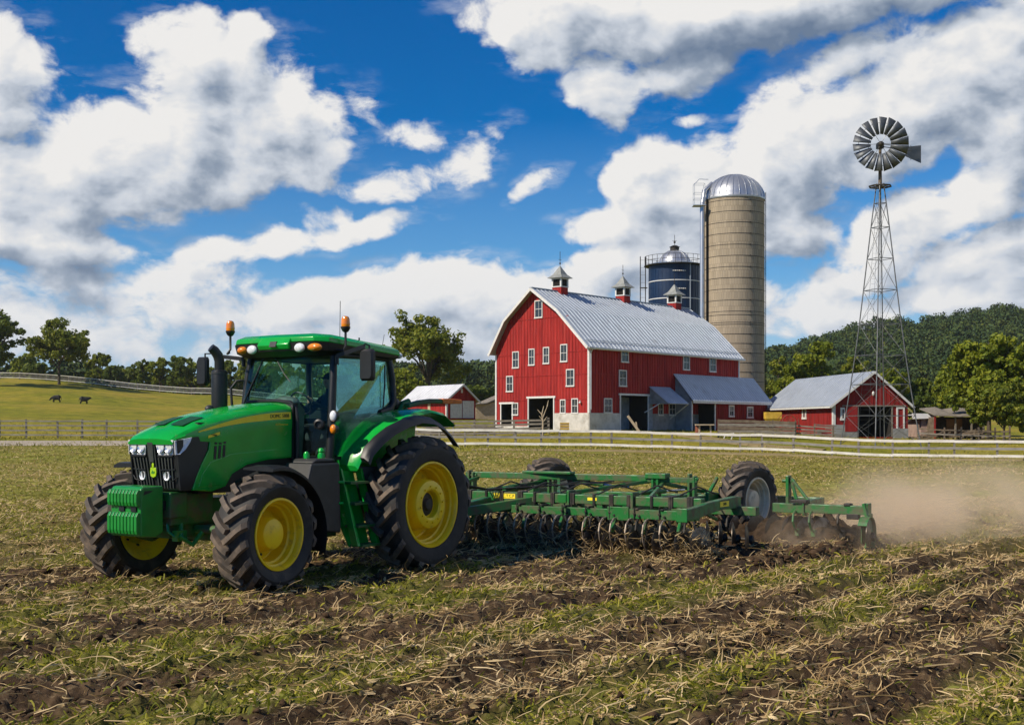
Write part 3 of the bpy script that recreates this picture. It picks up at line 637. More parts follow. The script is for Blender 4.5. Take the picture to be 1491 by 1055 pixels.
# floor, sill and console seen through the glass
b = MB(); b.box((.62, 0, 1.66), (1.5, 1.55, .10)).box((-.02, 0, 2.05), (.12, 1.5, .75)).box((.25, .62, 2.0), (.6, .3, .6)).box((.25, -.62, 2.0), (.6, .3, .6)); b.build('cab_floor', M_seat, T, bevel=.02)
b = MB(); b.prism([(1.2, .82, 1.52), (1.62, .5, 1.52), (1.62, -.5, 1.52), (1.2, -.82, 1.52), (-.05, -.82, 1.52), (-.05, .82, 1.52)], (0, 0, .12)); b.box((.9, .80, 1.56), (1.1, .10, .16)); b.build('cab_sill', M_green, T, bevel=.02)
b = MB(); b.prism([(1.18, -.18, 1.7), (1.45, -.18, 1.7), (1.42, -.18, 2.5), (1.30, -.18, 2.56), (1.12, -.18, 2.42)], (0, .36, 0)); b.ball((1.33, .0, 2.52), (.14, .24, .10)); b.build('dash_console', M_trim, T, bevel=.03)
b = MB(); pts = [(1.02 + .19 * math.cos(a) * .45, .19 * math.sin(a), 2.52 + .19 * math.cos(a) * .85) for a in np.linspace(0, 2 * math.pi, 25)]; b.tube(pts, .014, 8, False); b.tube([(1.02, 0, 2.52), (1.2, 0, 2.40)], .03); b.bar((1.02, -.18, 2.52), (1.02, .18, 2.52), .03, .012); b.build('steering_wheel', M_black, T, 40)
b = MB(); b.box((.42, 0, 2.02), (.50, .52, .14)).prism([(.20, -.25, 2.05), (.12, -.24, 2.75), (.02, -.24, 2.75), (.06, -.25, 2.05)], (0, .5, 0)).box((.05, 0, 2.87), (.09, .28, .22)).box((.42, .32, 2.24), (.42, .08, .07)).box((.42, -.32, 2.24), (.42, .08, .07)).box((.4, 0, 1.83), (.3, .3, .28))
b.build('seat', M_seat, T, bevel=.03)
b = MB(); b.box((.72, -.40, 2.36), (.10, .20, .26)).tube([(.62, -.42, 2.2), (.72, -.42, 2.3)], .02); b.build('monitor', M_trim, T, bevel=.015)
# roof: black visor with lamps under a green cap
def ring(x0, x1, y, c, z, tilt=0):
    P = [(x1 - c, y), (x1, y - c), (x1 + .04, 0), (x1, -y + c), (x1 - c, -y), (x0 + c * .6, -y), (x0, -y + c), (x0, y - c), (x0 + c * .6, y)]
    return [(px_, py_, z + tilt * (.9 - px_)) for px_, py_ in P]
b = MB(); b.loft([ring(-.10, 1.42, .86, .10, 3.20, -.02), ring(-.26, 1.60, .92, .16, 3.25, -.03), ring(-.28, 1.62, .94, .16, 3.355, -.045), ring(-.20, 1.54, .90, .14, 3.365, -.045)]); b.build('roof_visor', M_black, T, 30)
b = MB(); b.loft([ring(-.285, 1.60, .945, .16, 3.34, -.075), ring(-.27, 1.60, .935, .17, 3.415, -.07), ring(-.18, 1.50, .86, .18, 3.47, -.075), ring(.0, 1.25, .66, .2, 3.50, -.07), ring(.3, .9, .3, .1, 3.51, -.07)])
b.prism([(1.65, -.26, 3.29), (1.69, -.26, 3.36), (1.63, -.26, 3.455), (1.3, -.26, 3.515), (.9, -.26, 3.505), (.9, -.26, 3.40)], (0, .62, 0))
b.build('roof', M_green, T, 40, bevel=.015)
for y, wid, m in ((.55, .10, M_lens), (-.40, .10, M_lens)):
    b = MB(); b.ball((1.645, y, 3.305), (.045, wid, .068), 16, 10); b.build('roof_lamp', m, T, 60)
for s in (1, -1):
    b = MB(); o_ = Vector((1.62, s * .82 if s > 0 else -.62, 3.305)); b.ball(o_, (.07, .13 if s > 0 else .09, .058), 16, 10); b.build('turn_signal', M_amber, T, 60)
b = MB(); b.ball((-.26, .86, 3.27), (.05, .06, .05)); b.build('rear_lamp', M_lens, T, 60)
b = MB(); b.prism([(1.685, .0, 3.33), (1.685, .13, 3.33), (1.655, .13, 3.41), (1.655, .0, 3.41)], (.022, 0, 0)); b.build('roof_badge', M_grille, T)
# beacons
for s, x in ((1, 1.16), (-1, 1.50)):
    y = s * 1.0
    b = MB(); b.tube([(x + .12, s * .90, 3.28), (x + .06, s * 1.0, 3.27), (x, y, 3.34), (x, y, 3.55)], .018, 8); b.lathe([(.03, 3.54), (.05, 3.56), (.07, 3.60), (.07, 3.62), (0, 3.63)], (x, y, 0), n=18)
    bc = b.build('beacon', M_black, T, 40)
    b = MB(); b.lathe([(.062, 3.62), (.068, 3.66), (.062, 3.73), (.045, 3.765), (.02, 3.775), (0, 3.776)], (x, y, 0), n=20); b.build('beacon_lens', M_amber, bc, 40)
b = MB(); b.tube([(1.0, .75, 3.43), (1.0, .76, 4.02)], .005, 5); b.tube([(.62, .80, 3.42), (.62, .80, 3.50)], .012, 6); b.tube([(.08, .8, 3.38), (.05, .82, 3.58)], .004, 5); b.build('antenna', M_black, T)
# mirrors
def mirror(s, base, tip, c, size):
    b = MB(); b.bar(base, tip, .05, .06); b.tube([tip, (tip[0], tip[1], tip[2] + .04), (c[0], c[1], c[2] + size[2] * .62), (c[0], c[1], c[2])], .014, 8); b.tube([(base[0], base[1], base[2] - .12), base], .03); arm = b.build('mirror_arm', M_black, T, 40)
    b = MB(); hz, hy, hx = size[2] / 2, size[1] / 2, size[0]
    out = [(hy * sx * k, hz * sz * m_) for sx, sz, k, m_ in ((-1, -1, 1, .8), (-1, -1, .75, 1), (1, -1, .75, 1), (1, -1, 1, .8), (1, 1, 1, .8), (1, 1, .75, 1), (-1, 1, .75, 1), (-1, 1, 1, .8))]
    b.loft([[(c[0] + hx * .2, c[1] + y, c[2] + z) for y, z in out], [(c[0] + hx, c[1] + y, c[2] + z) for y, z in out], [(c[0] + hx * 1.5, c[1] + y * .82, c[2] + z * .86) for y, z in out]]); mr = b.build('mirror', M_black, T, 30)
    b = MB(); b.loft([[(c[0] + hx * .19, c[1] + y * .9, c[2] + z * .9) for y, z in out], [(c[0] + hx * .14, c[1] + y * .9, c[2] + z * .9) for y, z in out]]); b.build('mirror_glass', M_chrome, mr)
mirror(1, (1.26, .92, 3.19), (1.06, 1.28, 3.33), (1.02, 1.33, 3.06), (.06, .25, .46))
mirror(-1, (1.30, -.92, 3.20), (1.46, -1.34, 3.25), (1.60, -1.44, 3.01), (.06, .21, .44))
# wipers
b = MB(); b.tube([(1.46, -.34, 3.19), (1.545, -.55, 2.72), (1.50, -.72, 2.5)], .012, 6); b.bar((1.56, -.36, 2.98), (1.53, -.62, 2.62), .03, .02); b.tube([(1.46, -.10, 3.19), (1.54, .14, 2.95), (1.57, .30, 2.82)], .008, 6); b.build('wiper', M_black, T)
# exhaust stack with its slanted elbow
b = MB(); E = (2.18, -.52)
b.lathe([(.06, 2.2), (.06, 2.42), (.112, 2.44), (.116, 2.50), (.116, 2.94), (.108, 2.98), (.075, 2.99)], (E[0], E[1], 0), n=24)
b.tube([(E[0], E[1], 2.96), (E[0], E[1], 3.12), (E[0] + .02, E[1] - .01, 3.20), (E[0] + .07, E[1] - .03, 3.27), (E[0] + .12, E[1] - .05, 3.31)], [.072, .072, .074, .07, .062], 16); b.build('exhaust_stack', M_black, T, 35)
b = MB(); b.tube([(E[0], E[1], 2.93), (E[0], E[1], 2.96)], .122, 24); b.ball((2.44, -.45, 2.42), (.07, .06, .06)); b.build('exhaust_clamp', M_tank, T, 40)
b = MB(); b.tube([(1.45, -1.0, 2.3), (1.47, -1.02, 2.75), (1.42, -.95, 2.86), (1.34, -.88, 2.87)], .02, 8); b.build('grab_rail', M_black, T, 40)
# fenders
def arc(cx, cz, r, a0, a1, n=14): return [(cx + r * math.cos(R(a)), cz + r * math.sin(R(a))) for a in np.linspace(a0, a1, n)]
for s in (1, -1):
    fo = [(1.16, 1.60), (1.12, 1.74), (.98, 1.92), (.76, 2.12), (.50, 2.28), (.22, 2.38), (-.15, 2.43), (-.5, 2.38), (-.75, 2.24)]
    b = MB(); secs = []
    for x, z in fo:
        yo = float(np.interp(x, [.5, .9, 1.16], [1.53, 1.47, 1.18])); secs.append([(x, s * .80, z), (x, s * (yo - .22), z + .015), (x, s * yo, z - .005), (x - .02, s * (yo + .04), z - .05), (x - .04, s * yo, z - .075), (x - .04, s * .80, z - .075)])
    b.loft(secs); b.build('rear_fender', M_green, T, 40)
    fb = [(1.30, 1.72), (1.24, 1.86), (1.06, 2.02), (.84, 2.16), (.56, 2.27), (.26, 2.33), (-.05, 2.31), (-.30, 2.22), (-.52, 2.08), (-.70, 1.92)]
    b = MB(); b.loft([[(x, s * (1.55 - k_), z + .005), (x, s * (1.62 - k_), z), (x - .01, s * (1.68 - k_ * .9), z - .05), (x - .03, s * (1.70 - k_ * .9), z - .11), (x - .05, s * (1.67 - k_ * .9), z - .08), (x - .04, s * (1.55 - k_), z - .05)] for x, z, k_ in [(x, z, float(np.interp(x, [.6, 1.3], [0, .16]))) for x, z in fb]]); b.build('fender_flare', M_black, T, 40)
    b = MB(); b.prism([(x, s * .82, z) for x, z in [(.98, 1.5), (.9, 2.0), (.5, 2.3), (-.2, 2.38), (-.7, 2.2), (-.6, 1.5)]], (0, s * .03, 0)); b.build('inner_fender', M_green, T)
    ff = arc(WB - .02, FR_ - .03, .885, 80, 196, 18); wy = YF + .0
    b = MB(); b.loft([[(x, s * (wy - .27), z - .01), (x, s * (wy - .1), z + .018), (x, s * (wy + .18), z + .018), (x, s * (wy + .27), z - .02), (x, s * (wy + .27), z - .055), (x, s * (wy - .27), z - .035)] for x, z in ff]); b.bar((WB - .1, s * .6, 1.4), (WB - .15, s * (wy - .1), 1.62), .05, .04); b.build('front_fender', M_black, T, 45)
# steps and the tank beside them
b = MB()
for x in (.92, 1.36): b.prism([(x - .02, .98, 1.56), (x + .02, .98, 1.56), (x - .03 + .0, 1.26, .46), (x - .09, 1.26, .46)], (0, .12, 0))
b.prism([(.90, .90, 1.60), (1.36, .90, 1.60), (1.34, .98, .9), (1.30, 1.20, .44), (.86, 1.20, .44), (.88, .98, .9)], (0, -.03, 0))
st = b.build('ladder', M_green, T, bevel=.006)
b = MB()
for k, z in enumerate((1.36, 1.06, .74, .46)):
    y = 1.08 + .05 * k; b.box((1.13 - .025 * k, y + .06, z), (.44, .26, .035)); 
b.build('step', M_greenw, st, bevel=.006)
b = MB(); b.prism([(1.53, .72, 1.66), (2.12, .72, 1.66), (2.20, .72, 1.42), (2.05, .72, 1.05), (1.90, .72, .70), (1.50, .72, .66)], (0, .50, 0)); b.prism([(1.56, .74, 1.66), (2.05, .74, 1.66), (1.98, .74, 1.72), (1.60, .74, 1.72)], (0, .44, 0)); b.build('fuel_tank', M_tank, T, bevel=.035)
b = MB(); b.prism([(.90, .98, 1.58), (.66, 1.14, 1.58), (.66, 1.16, 1.00), (.84, 1.04, 1.05)], (0, .04, 0)); b.build('mud_guard', M_tank, T, bevel=.01)
b = MB(); b.lathe([(.05, 0), (.055, .06), (.04, .1), (.05, .12), (.035, .16), (0, .17)], (1.66, .98, 1.70), n=14); b.lathe([(.04, 0), (.045, .08), (.03, .11), (0, .12)], (1.90, .92, 1.70), n=12); b.tube([(1.56, 1.21, 1.38), (1.50, 1.25, 1.38)], .02).tube([(1.55, 1.21, 1.08), (1.49, 1.24, 1.08)], .02); b.build('filler_cap', M_green, T, 40)
for z, r_, m, nm in ((2.32, .072, M_lens, 'pillar_lamp'), (2.13, .062, M_amber, 'pillar_signal')):
    b = MB(); b.ball((1.40, .98, z), (.05, r_ * .9, r_ * 1.15), 16, 10); o = b.build(nm, m, T, 60)
    b = MB(); b.lathe([(r_ * .95, -.05), (r_ * 1.2, -.01), (r_ * 1.15, .02), (r_, .025)], (1.39, .98, z), (1, 0, 0), 18).tube([(1.38, .98, z), (1.34, .9, z)], .02); b.build('lamp_bezel', M_black, o, 40)
b = MB(); b.lathe([(.05, -.03), (.075, -.01), (.075, .04), (.05, .05), (.04, .02), (0, .02)], (1.50, .80, 2.20), (1, .4, 0), 18); b.build('cab_horn', M_black, T, 40)
# extremity light on its arm behind the fender
b = MB(); b.tube([(-.36, .78, 2.40), (-.42, .8, 2.52), (-.55, .84, 2.56)], .06, 8); b.loft([[(x, y - .05, z - .035), (x, y + .05, z - .04), (x, y + .05, z + .03), (x, y - .05, z + .035)] for x, y, z in ((-.40, .9, 2.49), (-.62, .97, 2.55), (-.85, 1.04, 2.575), (-1.02, 1.1, 2.575))]); ar = b.build('marker_arm', M_greenw, T, bevel=.015)
b = MB(); b.loft([[(x, y - q, z - q * .8), (x, y + q, z - q * .8), (x, y + q, z + q * .7), (x, y - q, z + q * .7)] for x, y, z, q in ((-1.02, 1.1, 2.575, .055), (-1.2, 1.15, 2.575, .055), (-1.38, 1.21, 2.57, .045), (-1.42, 1.22, 2.57, .02))]); b.build('marker_light', M_orange, ar, bevel=.01)
b = MB(); b.ball((-.3, .72, 2.52), (.11, .1, .1)).ball((-.52, .74, 2.42), (.1, .08, .07)).ball((-.68, .78, 2.36), (.07, .06, .06)); b.build('hose_coupler', M_black, T, 60)
# rear linkage
b = MB(); b.bar((-.4, .45, .75), (-1.5, .42, .62), .07, .10).bar((-.4, -.45, .75), (-1.5, -.42, .62), .07, .10).bar((-.4, 0, .55), (-1.3, 0, .50), .10, .06).bar((-.5, .4, 1.3), (-1.15, .43, .68), .05, .05).bar((-.5, -.4, 1.3), (-1.15, -.43, .68), .05, .05); b.build('rear_linkage', M_greenw, T, bevel=.01)

# ------------------------------------------------------------------ driver
def skin_body(name, joints, edges, m, parent=None, loc=(0, 0, 0), rz=0, sub=2):
    me = bpy.data.meshes.new(name); keys = list(joints); ix = {k: i for i, k in enumerate(keys)}
    me.from_pydata([joints[k][0] for k in keys], [(ix[a], ix[b_]) for a, b_ in edges], []); me.materials.append(m)
    o = bpy.data.objects.new(name, me); COL.objects.link(o); o.location = loc; o.rotation_euler = (0, 0, rz)
    if parent is not None: o.parent = parent
    md = o.modifiers.new('skin', 'SKIN'); md.use_smooth_shade = True
    for k, sv in zip(keys, me.skin_vertices[0].data):
        r = joints[k][1]; sv.radius = r if isinstance(r, tuple) else (r, r)
    me.skin_vertices[0].data[0].use_root = True
    s = o.modifiers.new('subdiv', 'SUBSURF'); s.levels = sub; s.render_levels = sub; return o
M_cloth = paint('dark work clothes', (.018, .024, .032), (.028, .034, .042), .85, scale=12)
M_skin = paint('skin', (.42, .24, .16), (.36, .20, .13), .55, scale=12)
J = {'pelvis': ((.36, 0, 2.16), (.15, .12)), 'belly': ((.33, 0, 2.34), (.15, .12)), 'chest': ((.31, 0, 2.55), (.17, .12)), 'neck': ((.34, 0, 2.72), .06), 'head': ((.38, 0, 2.84), (.085, .10)), 'crown': ((.37, 0, 2.93), .075)}
ed = [('pelvis', 'belly'), ('belly', 'chest'), ('chest', 'neck'), ('neck', 'head'), ('head', 'crown')]
for s, k in ((1, 'l'), (-1, 'r')):
    J.update({'sh' + k: ((.32, s * .20, 2.60), .065), 'el' + k: ((.55, s * .27, 2.38), .05), 'wr' + k: ((.86, s * .17, 2.50), .034), 'hd' + k: ((.98, s * .15, 2.56), (.045, .03)),
              'hp' + k: ((.42, s * .11, 2.13), .10), 'kn' + k: ((.82, s * .16, 2.14), .075), 'an' + k: ((.92, s * .16, 1.80), .05), 'to' + k: ((1.08, s * .16, 1.75), .045)})
    ed += [('chest', 'sh' + k), ('sh' + k, 'el' + k), ('el' + k, 'wr' + k), ('wr' + k, 'hd' + k), ('pelvis', 'hp' + k), ('hp' + k, 'kn' + k), ('kn' + k, 'an' + k), ('an' + k, 'to' + k)]
DR = skin_body('person', J, ed, M_cloth, None, (TX, TY, 0), TTH)
tag(DR, 'driver in dark clothes seated in the tractor cab, hands on the steering wheel', 'person')
b = MB(); b.ball((.385, 0, 2.865), (.10, .085, .125), 16, 12); b.ball((.485, 0, 2.85), (.02, .015, .022)); b.ball((.38, .085, 2.86), (.018, .012, .03)); b.ball((.38, -.085, 2.86), (.018, .012, .03)); b.build('face', M_skin, DR, 60)
b = MB(); b.ball((.37, 0, 2.92), (.115, .098, .085), 16, 10); b.prism([(.45, -.07, 2.93), (.57, -.05, 2.91), (.57, .05, 2.91), (.45, .07, 2.93)], (0, 0, .012)); b.build('cap', M_cloth, DR, 60)
for s in (1, -1):
    b = MB(); b.ball((.99, s * .165, 2.56), (.045, .03, .04), 10, 8)
    for k in range(4): b.tube([(1.0, s * .17, 2.585 - .02 * k), (1.045, s * .18, 2.59 - .02 * k), (1.05, s * .155, 2.585 - .02 * k)], .009, 6)
    b.tube([(.98, s * .15, 2.60), (1.02, s * .14, 2.62)], .01, 6); b.build('hand', M_skin, DR, 60)
# ------------------------------------------------------------------ disc harrow towed behind (x forward, y to the near side; origin under its middle)
HXO, HYO = -5.5, 1.35
_c, _s = math.cos(TTH), math.sin(TTH)
Hh = thing('disc_harrow', 'wide green disc harrow with two big tyres and rows of discs, towed behind the tractor', 'harrow', (TX + HXO * _c - HYO * _s, TY + HXO * _s + HYO * _c, 0), TTH)
def h(x, y, z): return Vector((x - HXO, y - HYO, z))       # from the tractor's axes
rng = random.Random(7)
def part(name, f, m=M_greenw, bevel=.012, parent=None, sm=None):
    b = MB(); f(b); return b.build(name, m, parent or Hh, sm, bevel)
# hitch tongue and the two cross tubes in front
part('drawbar', lambda b: (b.bar(h(-1.35, 0, .52), h(-3.5, .3, .80), .24, .22), b.bar(h(-2.2, .1, .62), h(-3.7, 1.2, .86), .14, .16), b.bar(h(-2.2, .05, .62), h(-3.7, -.7, .86), .14, .16), b.box(h(-1.3, 0, .5), (.2, .12, .2))))
part('jack_stand', lambda b: (b.bar(h(-2.05, .22, .3), h(-2.05, .22, 1.15), .08, .08), b.tube([h(-2.05, .22, 1.15), h(-2.05, .34, 1.17)], .014)))
part('main_beam', lambda b: (b.bar(h(-3.66, -3.3, .92), h(-3.66, 1.9, .92), .15, .16), b.bar(h(-3.66, 2.02, .92), h(-3.66, 3.15, .92), .15, .16), b.bar(h(-3.66, 3.25, .92), h(-3.66, 4.45, .92), .15, .16), b.box(h(-3.66, 1.96, .92), (.24, .05, .30)), b.box(h(-3.66, 3.2, .92), (.24, .05, .30))))
def gang_parts(b): (b.bar(h(-3.34, -3.3, .73), h(-3.34, 3.1, .73), .13, .13), b.bar(h(-3.34, 3.1, .73), h(-3.34, 4.5, .73), .15, .15), b.box(h(-3.26, 3.1, .73), (.03, .4, .22))); b.mat(1); bolts(b)
def bolts(b):
    for y in np.arange(-1.2, 4.5, .46):
        b.lathe([(.022, 0), (.022, .03), (0, .03)], h(-3.262, y, .74), (1, 0, 0), 6); b.lathe([(.022, 0), (.022, .03), (0, .03)], h(-3.262, y + .09, .70), (1, 0, 0), 6)
        b.box(h(-3.34, y + .045, .815), (.19, .05, .03)); b.tube([h(-3.25, y, .84), h(-3.25, y, .64)], .012, 6)
part('gang_beam', gang_parts, [M_greenw, M_dark], .008)
part('side_arm', lambda b: (b.loft([[h(x, 4.56, z - hh), h(x, 4.56, z + hh), h(x, 4.44, z + hh), h(x, 4.44, z - hh)] for x, z, hh in ((-2.78, .78, .09), (-3.2, .79, .10), (-3.6, .84, .095), (-4.2, .88, .085), (-4.8, .88, .105), (-4.95, .87, .10))]), b.box(h(-2.76, 4.5, .78), (.03, .19, .22))))
part('side_arm_far', lambda b: b.loft([[h(x, -1.70, z - hh), h(x, -1.70, z + hh), h(x, -1.82, z + hh), h(x, -1.82, z - hh)] for x, z, hh in ((-2.9, .78, .13), (-3.9, .86, .15), (-5.7, .86, .14))])).name = 'side_arm'
part('label_plate', lambda b: b.box(h(-3.582, .62, .93), (.006, .46, .085)), M_decal, 0)
part('label_plate', lambda b: b.box(h(-3.582, 2.42, .93), (.006, .18, .05)), M_decal, 0)
part('label_plate', lambda b: (b.box(h(-4.25, 4.563, .885), (.36, .004, .09))), M_decal, 0)
lettering('DOMC.T.C.P', .075, h(-3.5785, .62, .93), (R(90), 0, R(90)), Hh, M_ink)
lettering('5888', .07, h(-4.25, 4.567, .885), (R(90), 0, R(180)), Hh, M_ink)
# fore-and-aft frame tubes
for y in (-1.75, -.1, 2.55, 3.05): part('frame_tube', lambda b: b.bar(h(-3.6, y, .80), h(-7.6, y, .78), .12, .16))
part('axle_tube', lambda b: (b.bar(h(-7.5, -1.3, .74), h(-7.5, 3.35, .74), .2, .2), b.tube([h(-7.5, 3.2, .77), h(-7.5, 3.6, .77)], .09, 12), b.tube([h(-7.5, -.6, .77), h(-7.5, -1.1, .77)], .09, 12)))
# raised spreader bar on posts, with braces and rams
part('spreader_bar', lambda b: (b.bar(h(-5.40, -1.5, 1.21), h(-5.86, 2.3, 1.20), .10, .12), b.bar(h(-5.86, 2.3, 1.18), h(-6.02, 3.25, 1.18), .09, .10), b.box(h(-5.60, .30, 1.28), (.2, 1.1, .05)), b.box(h(-5.9, 2.5, 1.25), (.22, .42, .10))))
for x, y in ((-5.38, -1.35), (-5.66, .35), (-5.88, 2.48), (-6.02, 3.15)):
    part('post', lambda b: (b.bar(h(x, y - .05, .82), h(x, y - .05, 1.30), .05, .14), b.bar(h(x, y + .05, .82), h(x, y + .05, 1.26), .05, .14), b.tube([h(x, y - .12, 1.2), h(x, y + .12, 1.2)], .035, 10)))
for a, c in (((-5.66, .5, 1.15), (-4.0, 1.5, .95)), ((-5.66, .2, 1.1), (-3.8, -.3, .95)), ((-5.9, 2.35, 1.15), (-4.2, 1.2, .92)), ((-5.9, 2.6, 1.1), (-4.0, 3.3, .95)), ((-5.9, 2.6, 1.12), (-7.4, 3.1, .84)), ((-5.66, .25, 1.12), (-7.4, -.3, .84)), ((-5.38, -1.2, 1.15), (-3.75, -1.0, .95)), ((-5.6, 1.1, .86), (-3.75, 2.3, .98))):
    part('brace', lambda b: b.bar(h(*a), h(*c), .055, .07))
for a, c in (((-5.7, .8, 1.12), (-5.9, 1.9, 1.02)), ((-4.6, 2.8, 1.0), (-6.4, 2.8, .98)), ((-4.5, 0.0, 1.0), (-6.2, -.05, .98))):
    a_, c_ = h(*a), h(*c); md = a_.lerp(c_, .55); cy_ = part('hydraulic_ram', lambda b: b.tube([a_, md], .045, 10), M_greenw, 0, None, 40); part('ram_rod', lambda b: b.tube([md, c_], .022, 8), M_chrome, 0, cy_, 40)
def hoses(b):
    for k in range(5):
        y = .1 + .03 * k; b.tube([h(-1.2, y, 1.0), h(-2.2, y + .05, 1.16 + .02 * k), h(-3.4, y + .2, 1.05), h(-4.6, y + .3 * k, 1.0 + .03 * k), h(-5.7, y + .5 * k, 1.14)], .013, 6)
part('hydraulic_hose', hoses, M_rubber, 0, None, 40)
# wheels
hw, ht, hr = hub_front(1, .44, .56, M_white_rim), tyre(.77, .50, .45, 19, 1, .045, 1.1), rim_rear(1, .44, .50, M_white_rim)
hw.materials[0] = M_white_rim
put_wheel(Hh, hw, ht, hr, h(-7.5, 3.62, .745), R(-8), .3, 'wheel with a cream white rim')
put_wheel(Hh, hub_front(-1, .44, .56, M_white_rim), tyre(.77, .58, .45, 19, -1, .045, 1.1), rim_rear(-1, .44, .56, M_white_rim), h(-7.6, -.95, .745), 0, .1)
for y in (3.25, -.6): part('wheel_arm', lambda b: (b.bar(h(-6.4, y, .86), h(-7.5, y, .77), .10, .16), b.bar(h(-6.5, y, .9), h(-6.9, y, 1.2), .06, .06)))
# discs: concave blades on the two gangs
def disc_mesh(r, dish):
    b = MB(); n = 28; b.lathe([(.03, dish), (r * .4, dish * .82), (r * .75, dish * .4), (r, 0), (r * .995, -.006), (r * .74, dish * .4 - .008), (.03, dish - .01)], ax=(0, 1, 0), n=n)
    b.mat(1); b.lathe([(.07, dish - .03), (.075, dish + .05), (.04, dish + .07)], ax=(0, 1, 0), n=10)
    me = b.mesh('disc_blade', [M_steel, M_dark]); soft(me, 40); return me
dm = disc_mesh(.285, .06)
for k in range(25):
    y = -.75 + .218 * k; o = link('disc_blade', dm, Hh, loc=h(-3.44 - .06 * math.sin(k * 2.9), y + .03 * math.sin(k * 5.1), .262 + .025 * math.sin(k * 3.7))); o.rotation_euler = (0, k * .7, R(-9 + 3 * math.sin(k)))
for k in range(24):
    y = -.85 + .24 * k; o = link('disc_blade', dm, Hh, loc=h(-4.9, y, .255)); o.rotation_euler = (0, k * .9, R(20))
part('gang_shaft', lambda b: (b.tube([h(-3.44, -1.0, .27), h(-3.44, 4.62, .27)], .028, 8), b.tube([h(-4.9, -1.0, .26), h(-4.9, 4.8, .26)], .028, 8)), M_dark, 0, None, 40)
part('rear_gang_beam', lambda b: b.bar(h(-4.85, -2.0, .74), h(-4.85, 4.9, .74), .15, .15))
# curved hangers from beam to shaft, one per pair of discs
def hanger(x, y): return lambda b: (b.tube([h(x + .02, y, .66), h(x + .12, y, .60), h(x + .15, y, .48), h(x + .06, y, .36), h(x - .09, y, .28)], .022, 6), b.box(h(x - .1, y, .27), (.12, .07, .12)))
for k in range(13): part('hanger', hanger(-3.34, -.9 + .436 * k), M_dark, 0)
for k in range(7): part('hanger', hanger(-4.85, -.7 + .85 * k), M_dark, 0)
M_tine = paint('polished tine steel', (.42, .36, .29), (.20, .15, .11), .4, metal=.4, scale=6)
# spring tines in front of the discs
def tine(y): return lambda b: b.tube([h(-3.30, y, .66), h(-3.17, y, .645), h(-3.07, y, .57), h(-3.03, y, .44), h(-3.06, y, .30), h(-3.13, y, .19), h(-3.24, y, .10)], [.015, .016, .016, .015, .014, .013, .010], 6)
for k in range(18): part('spring_tine', tine(-.75 + .275 * k + rng.uniform(-.05, .05)), M_tine, 0)
def scrapers(b):
    for k in range(24):
        y = -.68 + .218 * k; b.bar(h(-3.36, y, .64), h(-3.62, y + .03, .40), .03, .012)
part('scraper', scrapers, M_dark, 0)
def greenbits(b):
    for k in range(9):
        y = -.4 + .58 * k + rng.uniform(-.1, .1); b.bar(h(-3.32, y, .62), h(-3.12, y + .06, .46), .05, .10); b.bar(h(-3.6, y + .1, .85), h(-4.3, y + .2, .62), .05, .05)
part('bracket', greenbits)
# right-hand rear wing: long beam, post, brace, hanging discs and the end disc in its guard
part('wing_beam', lambda b: (b.bar(h(-6.60, 4.5, .70), h(-6.56, 5.1, .70), .14, .17), b.bar(h(-6.66, 4.75, .70), h(-8.5, 4.7, .72), .12, .15), b.bar(h(-8.5, 4.76, .72), h(-8.5, 2.5, .74), .12, .15), b.bar(h(-6.56, 5.1, .71), h(-6.5, 6.25, .71), .13, .16), b.box(h(-6.56, 5.1, .70), (.2, .03, .24)), b.box(h(-6.5, 6.27, .70), (.22, .03, .28))))
part('post', lambda b: (b.bar(h(-6.75, 4.72, .72), h(-6.75, 4.72, 1.28), .06, .16), b.bar(h(-6.75, 4.9, .74), h(-6.75, 4.76, 1.24), .05, .06), b.bar(h(-6.7, 4.80, 1.22), h(-6.6, 5.2, .78), .05, .05), b.tube([h(-6.75, 4.6, 1.18), h(-6.75, 4.84, 1.18)], .035)))
part('wing_clamp', lambda b: (b.box(h(-6.55, 5.02, .83), (.2, .3, .06)), b.box(h(-6.52, 5.9, .80), (.16, .12, .05)), b.box(h(-6.5, 6.0, .60), (.12, .22, .10))), M_dark)
for y in (4.95, 5.25): part('hanger', hanger(-6.5, y), M_greenw, 0)
part('hanger', hanger(-6.55, 5.75), M_dark, 0)
for y in (3.7, 4.05, 4.4, 4.72, 5.0, 5.3): o = link('disc_blade', dm, Hh, loc=h(-6.9, y, .25)); o.rotation_euler = (0, y, R(-18))
eg = part('end_disc_guard', lambda b: (b.loft([[h(-6.35 - .29 * math.cos(a) * 1.0, y, .33 + .29 * math.sin(a)) for y in (6.20, 6.36)] for a in np.linspace(R(-70), R(150), 16)], close=False, cap=False), b.bar(h(-6.5, 6.28, .66), h(-6.5, 6.28, .38), .06, .20), b.bar(h(-6.4, 6.22, .84), h(-6.38, 6.34, .35), .10, .05), b.box(h(-6.35, 6.24, .33), (.34, .02, .34))), M_greenw, .008)
sol = eg.modifiers.new('thick', 'SOLIDIFY'); sol.thickness = .015
o = link('disc_blade', dm, Hh, loc=h(-6.35, 6.3, .27)); o.rotation_euler = (0, 0, R(12))

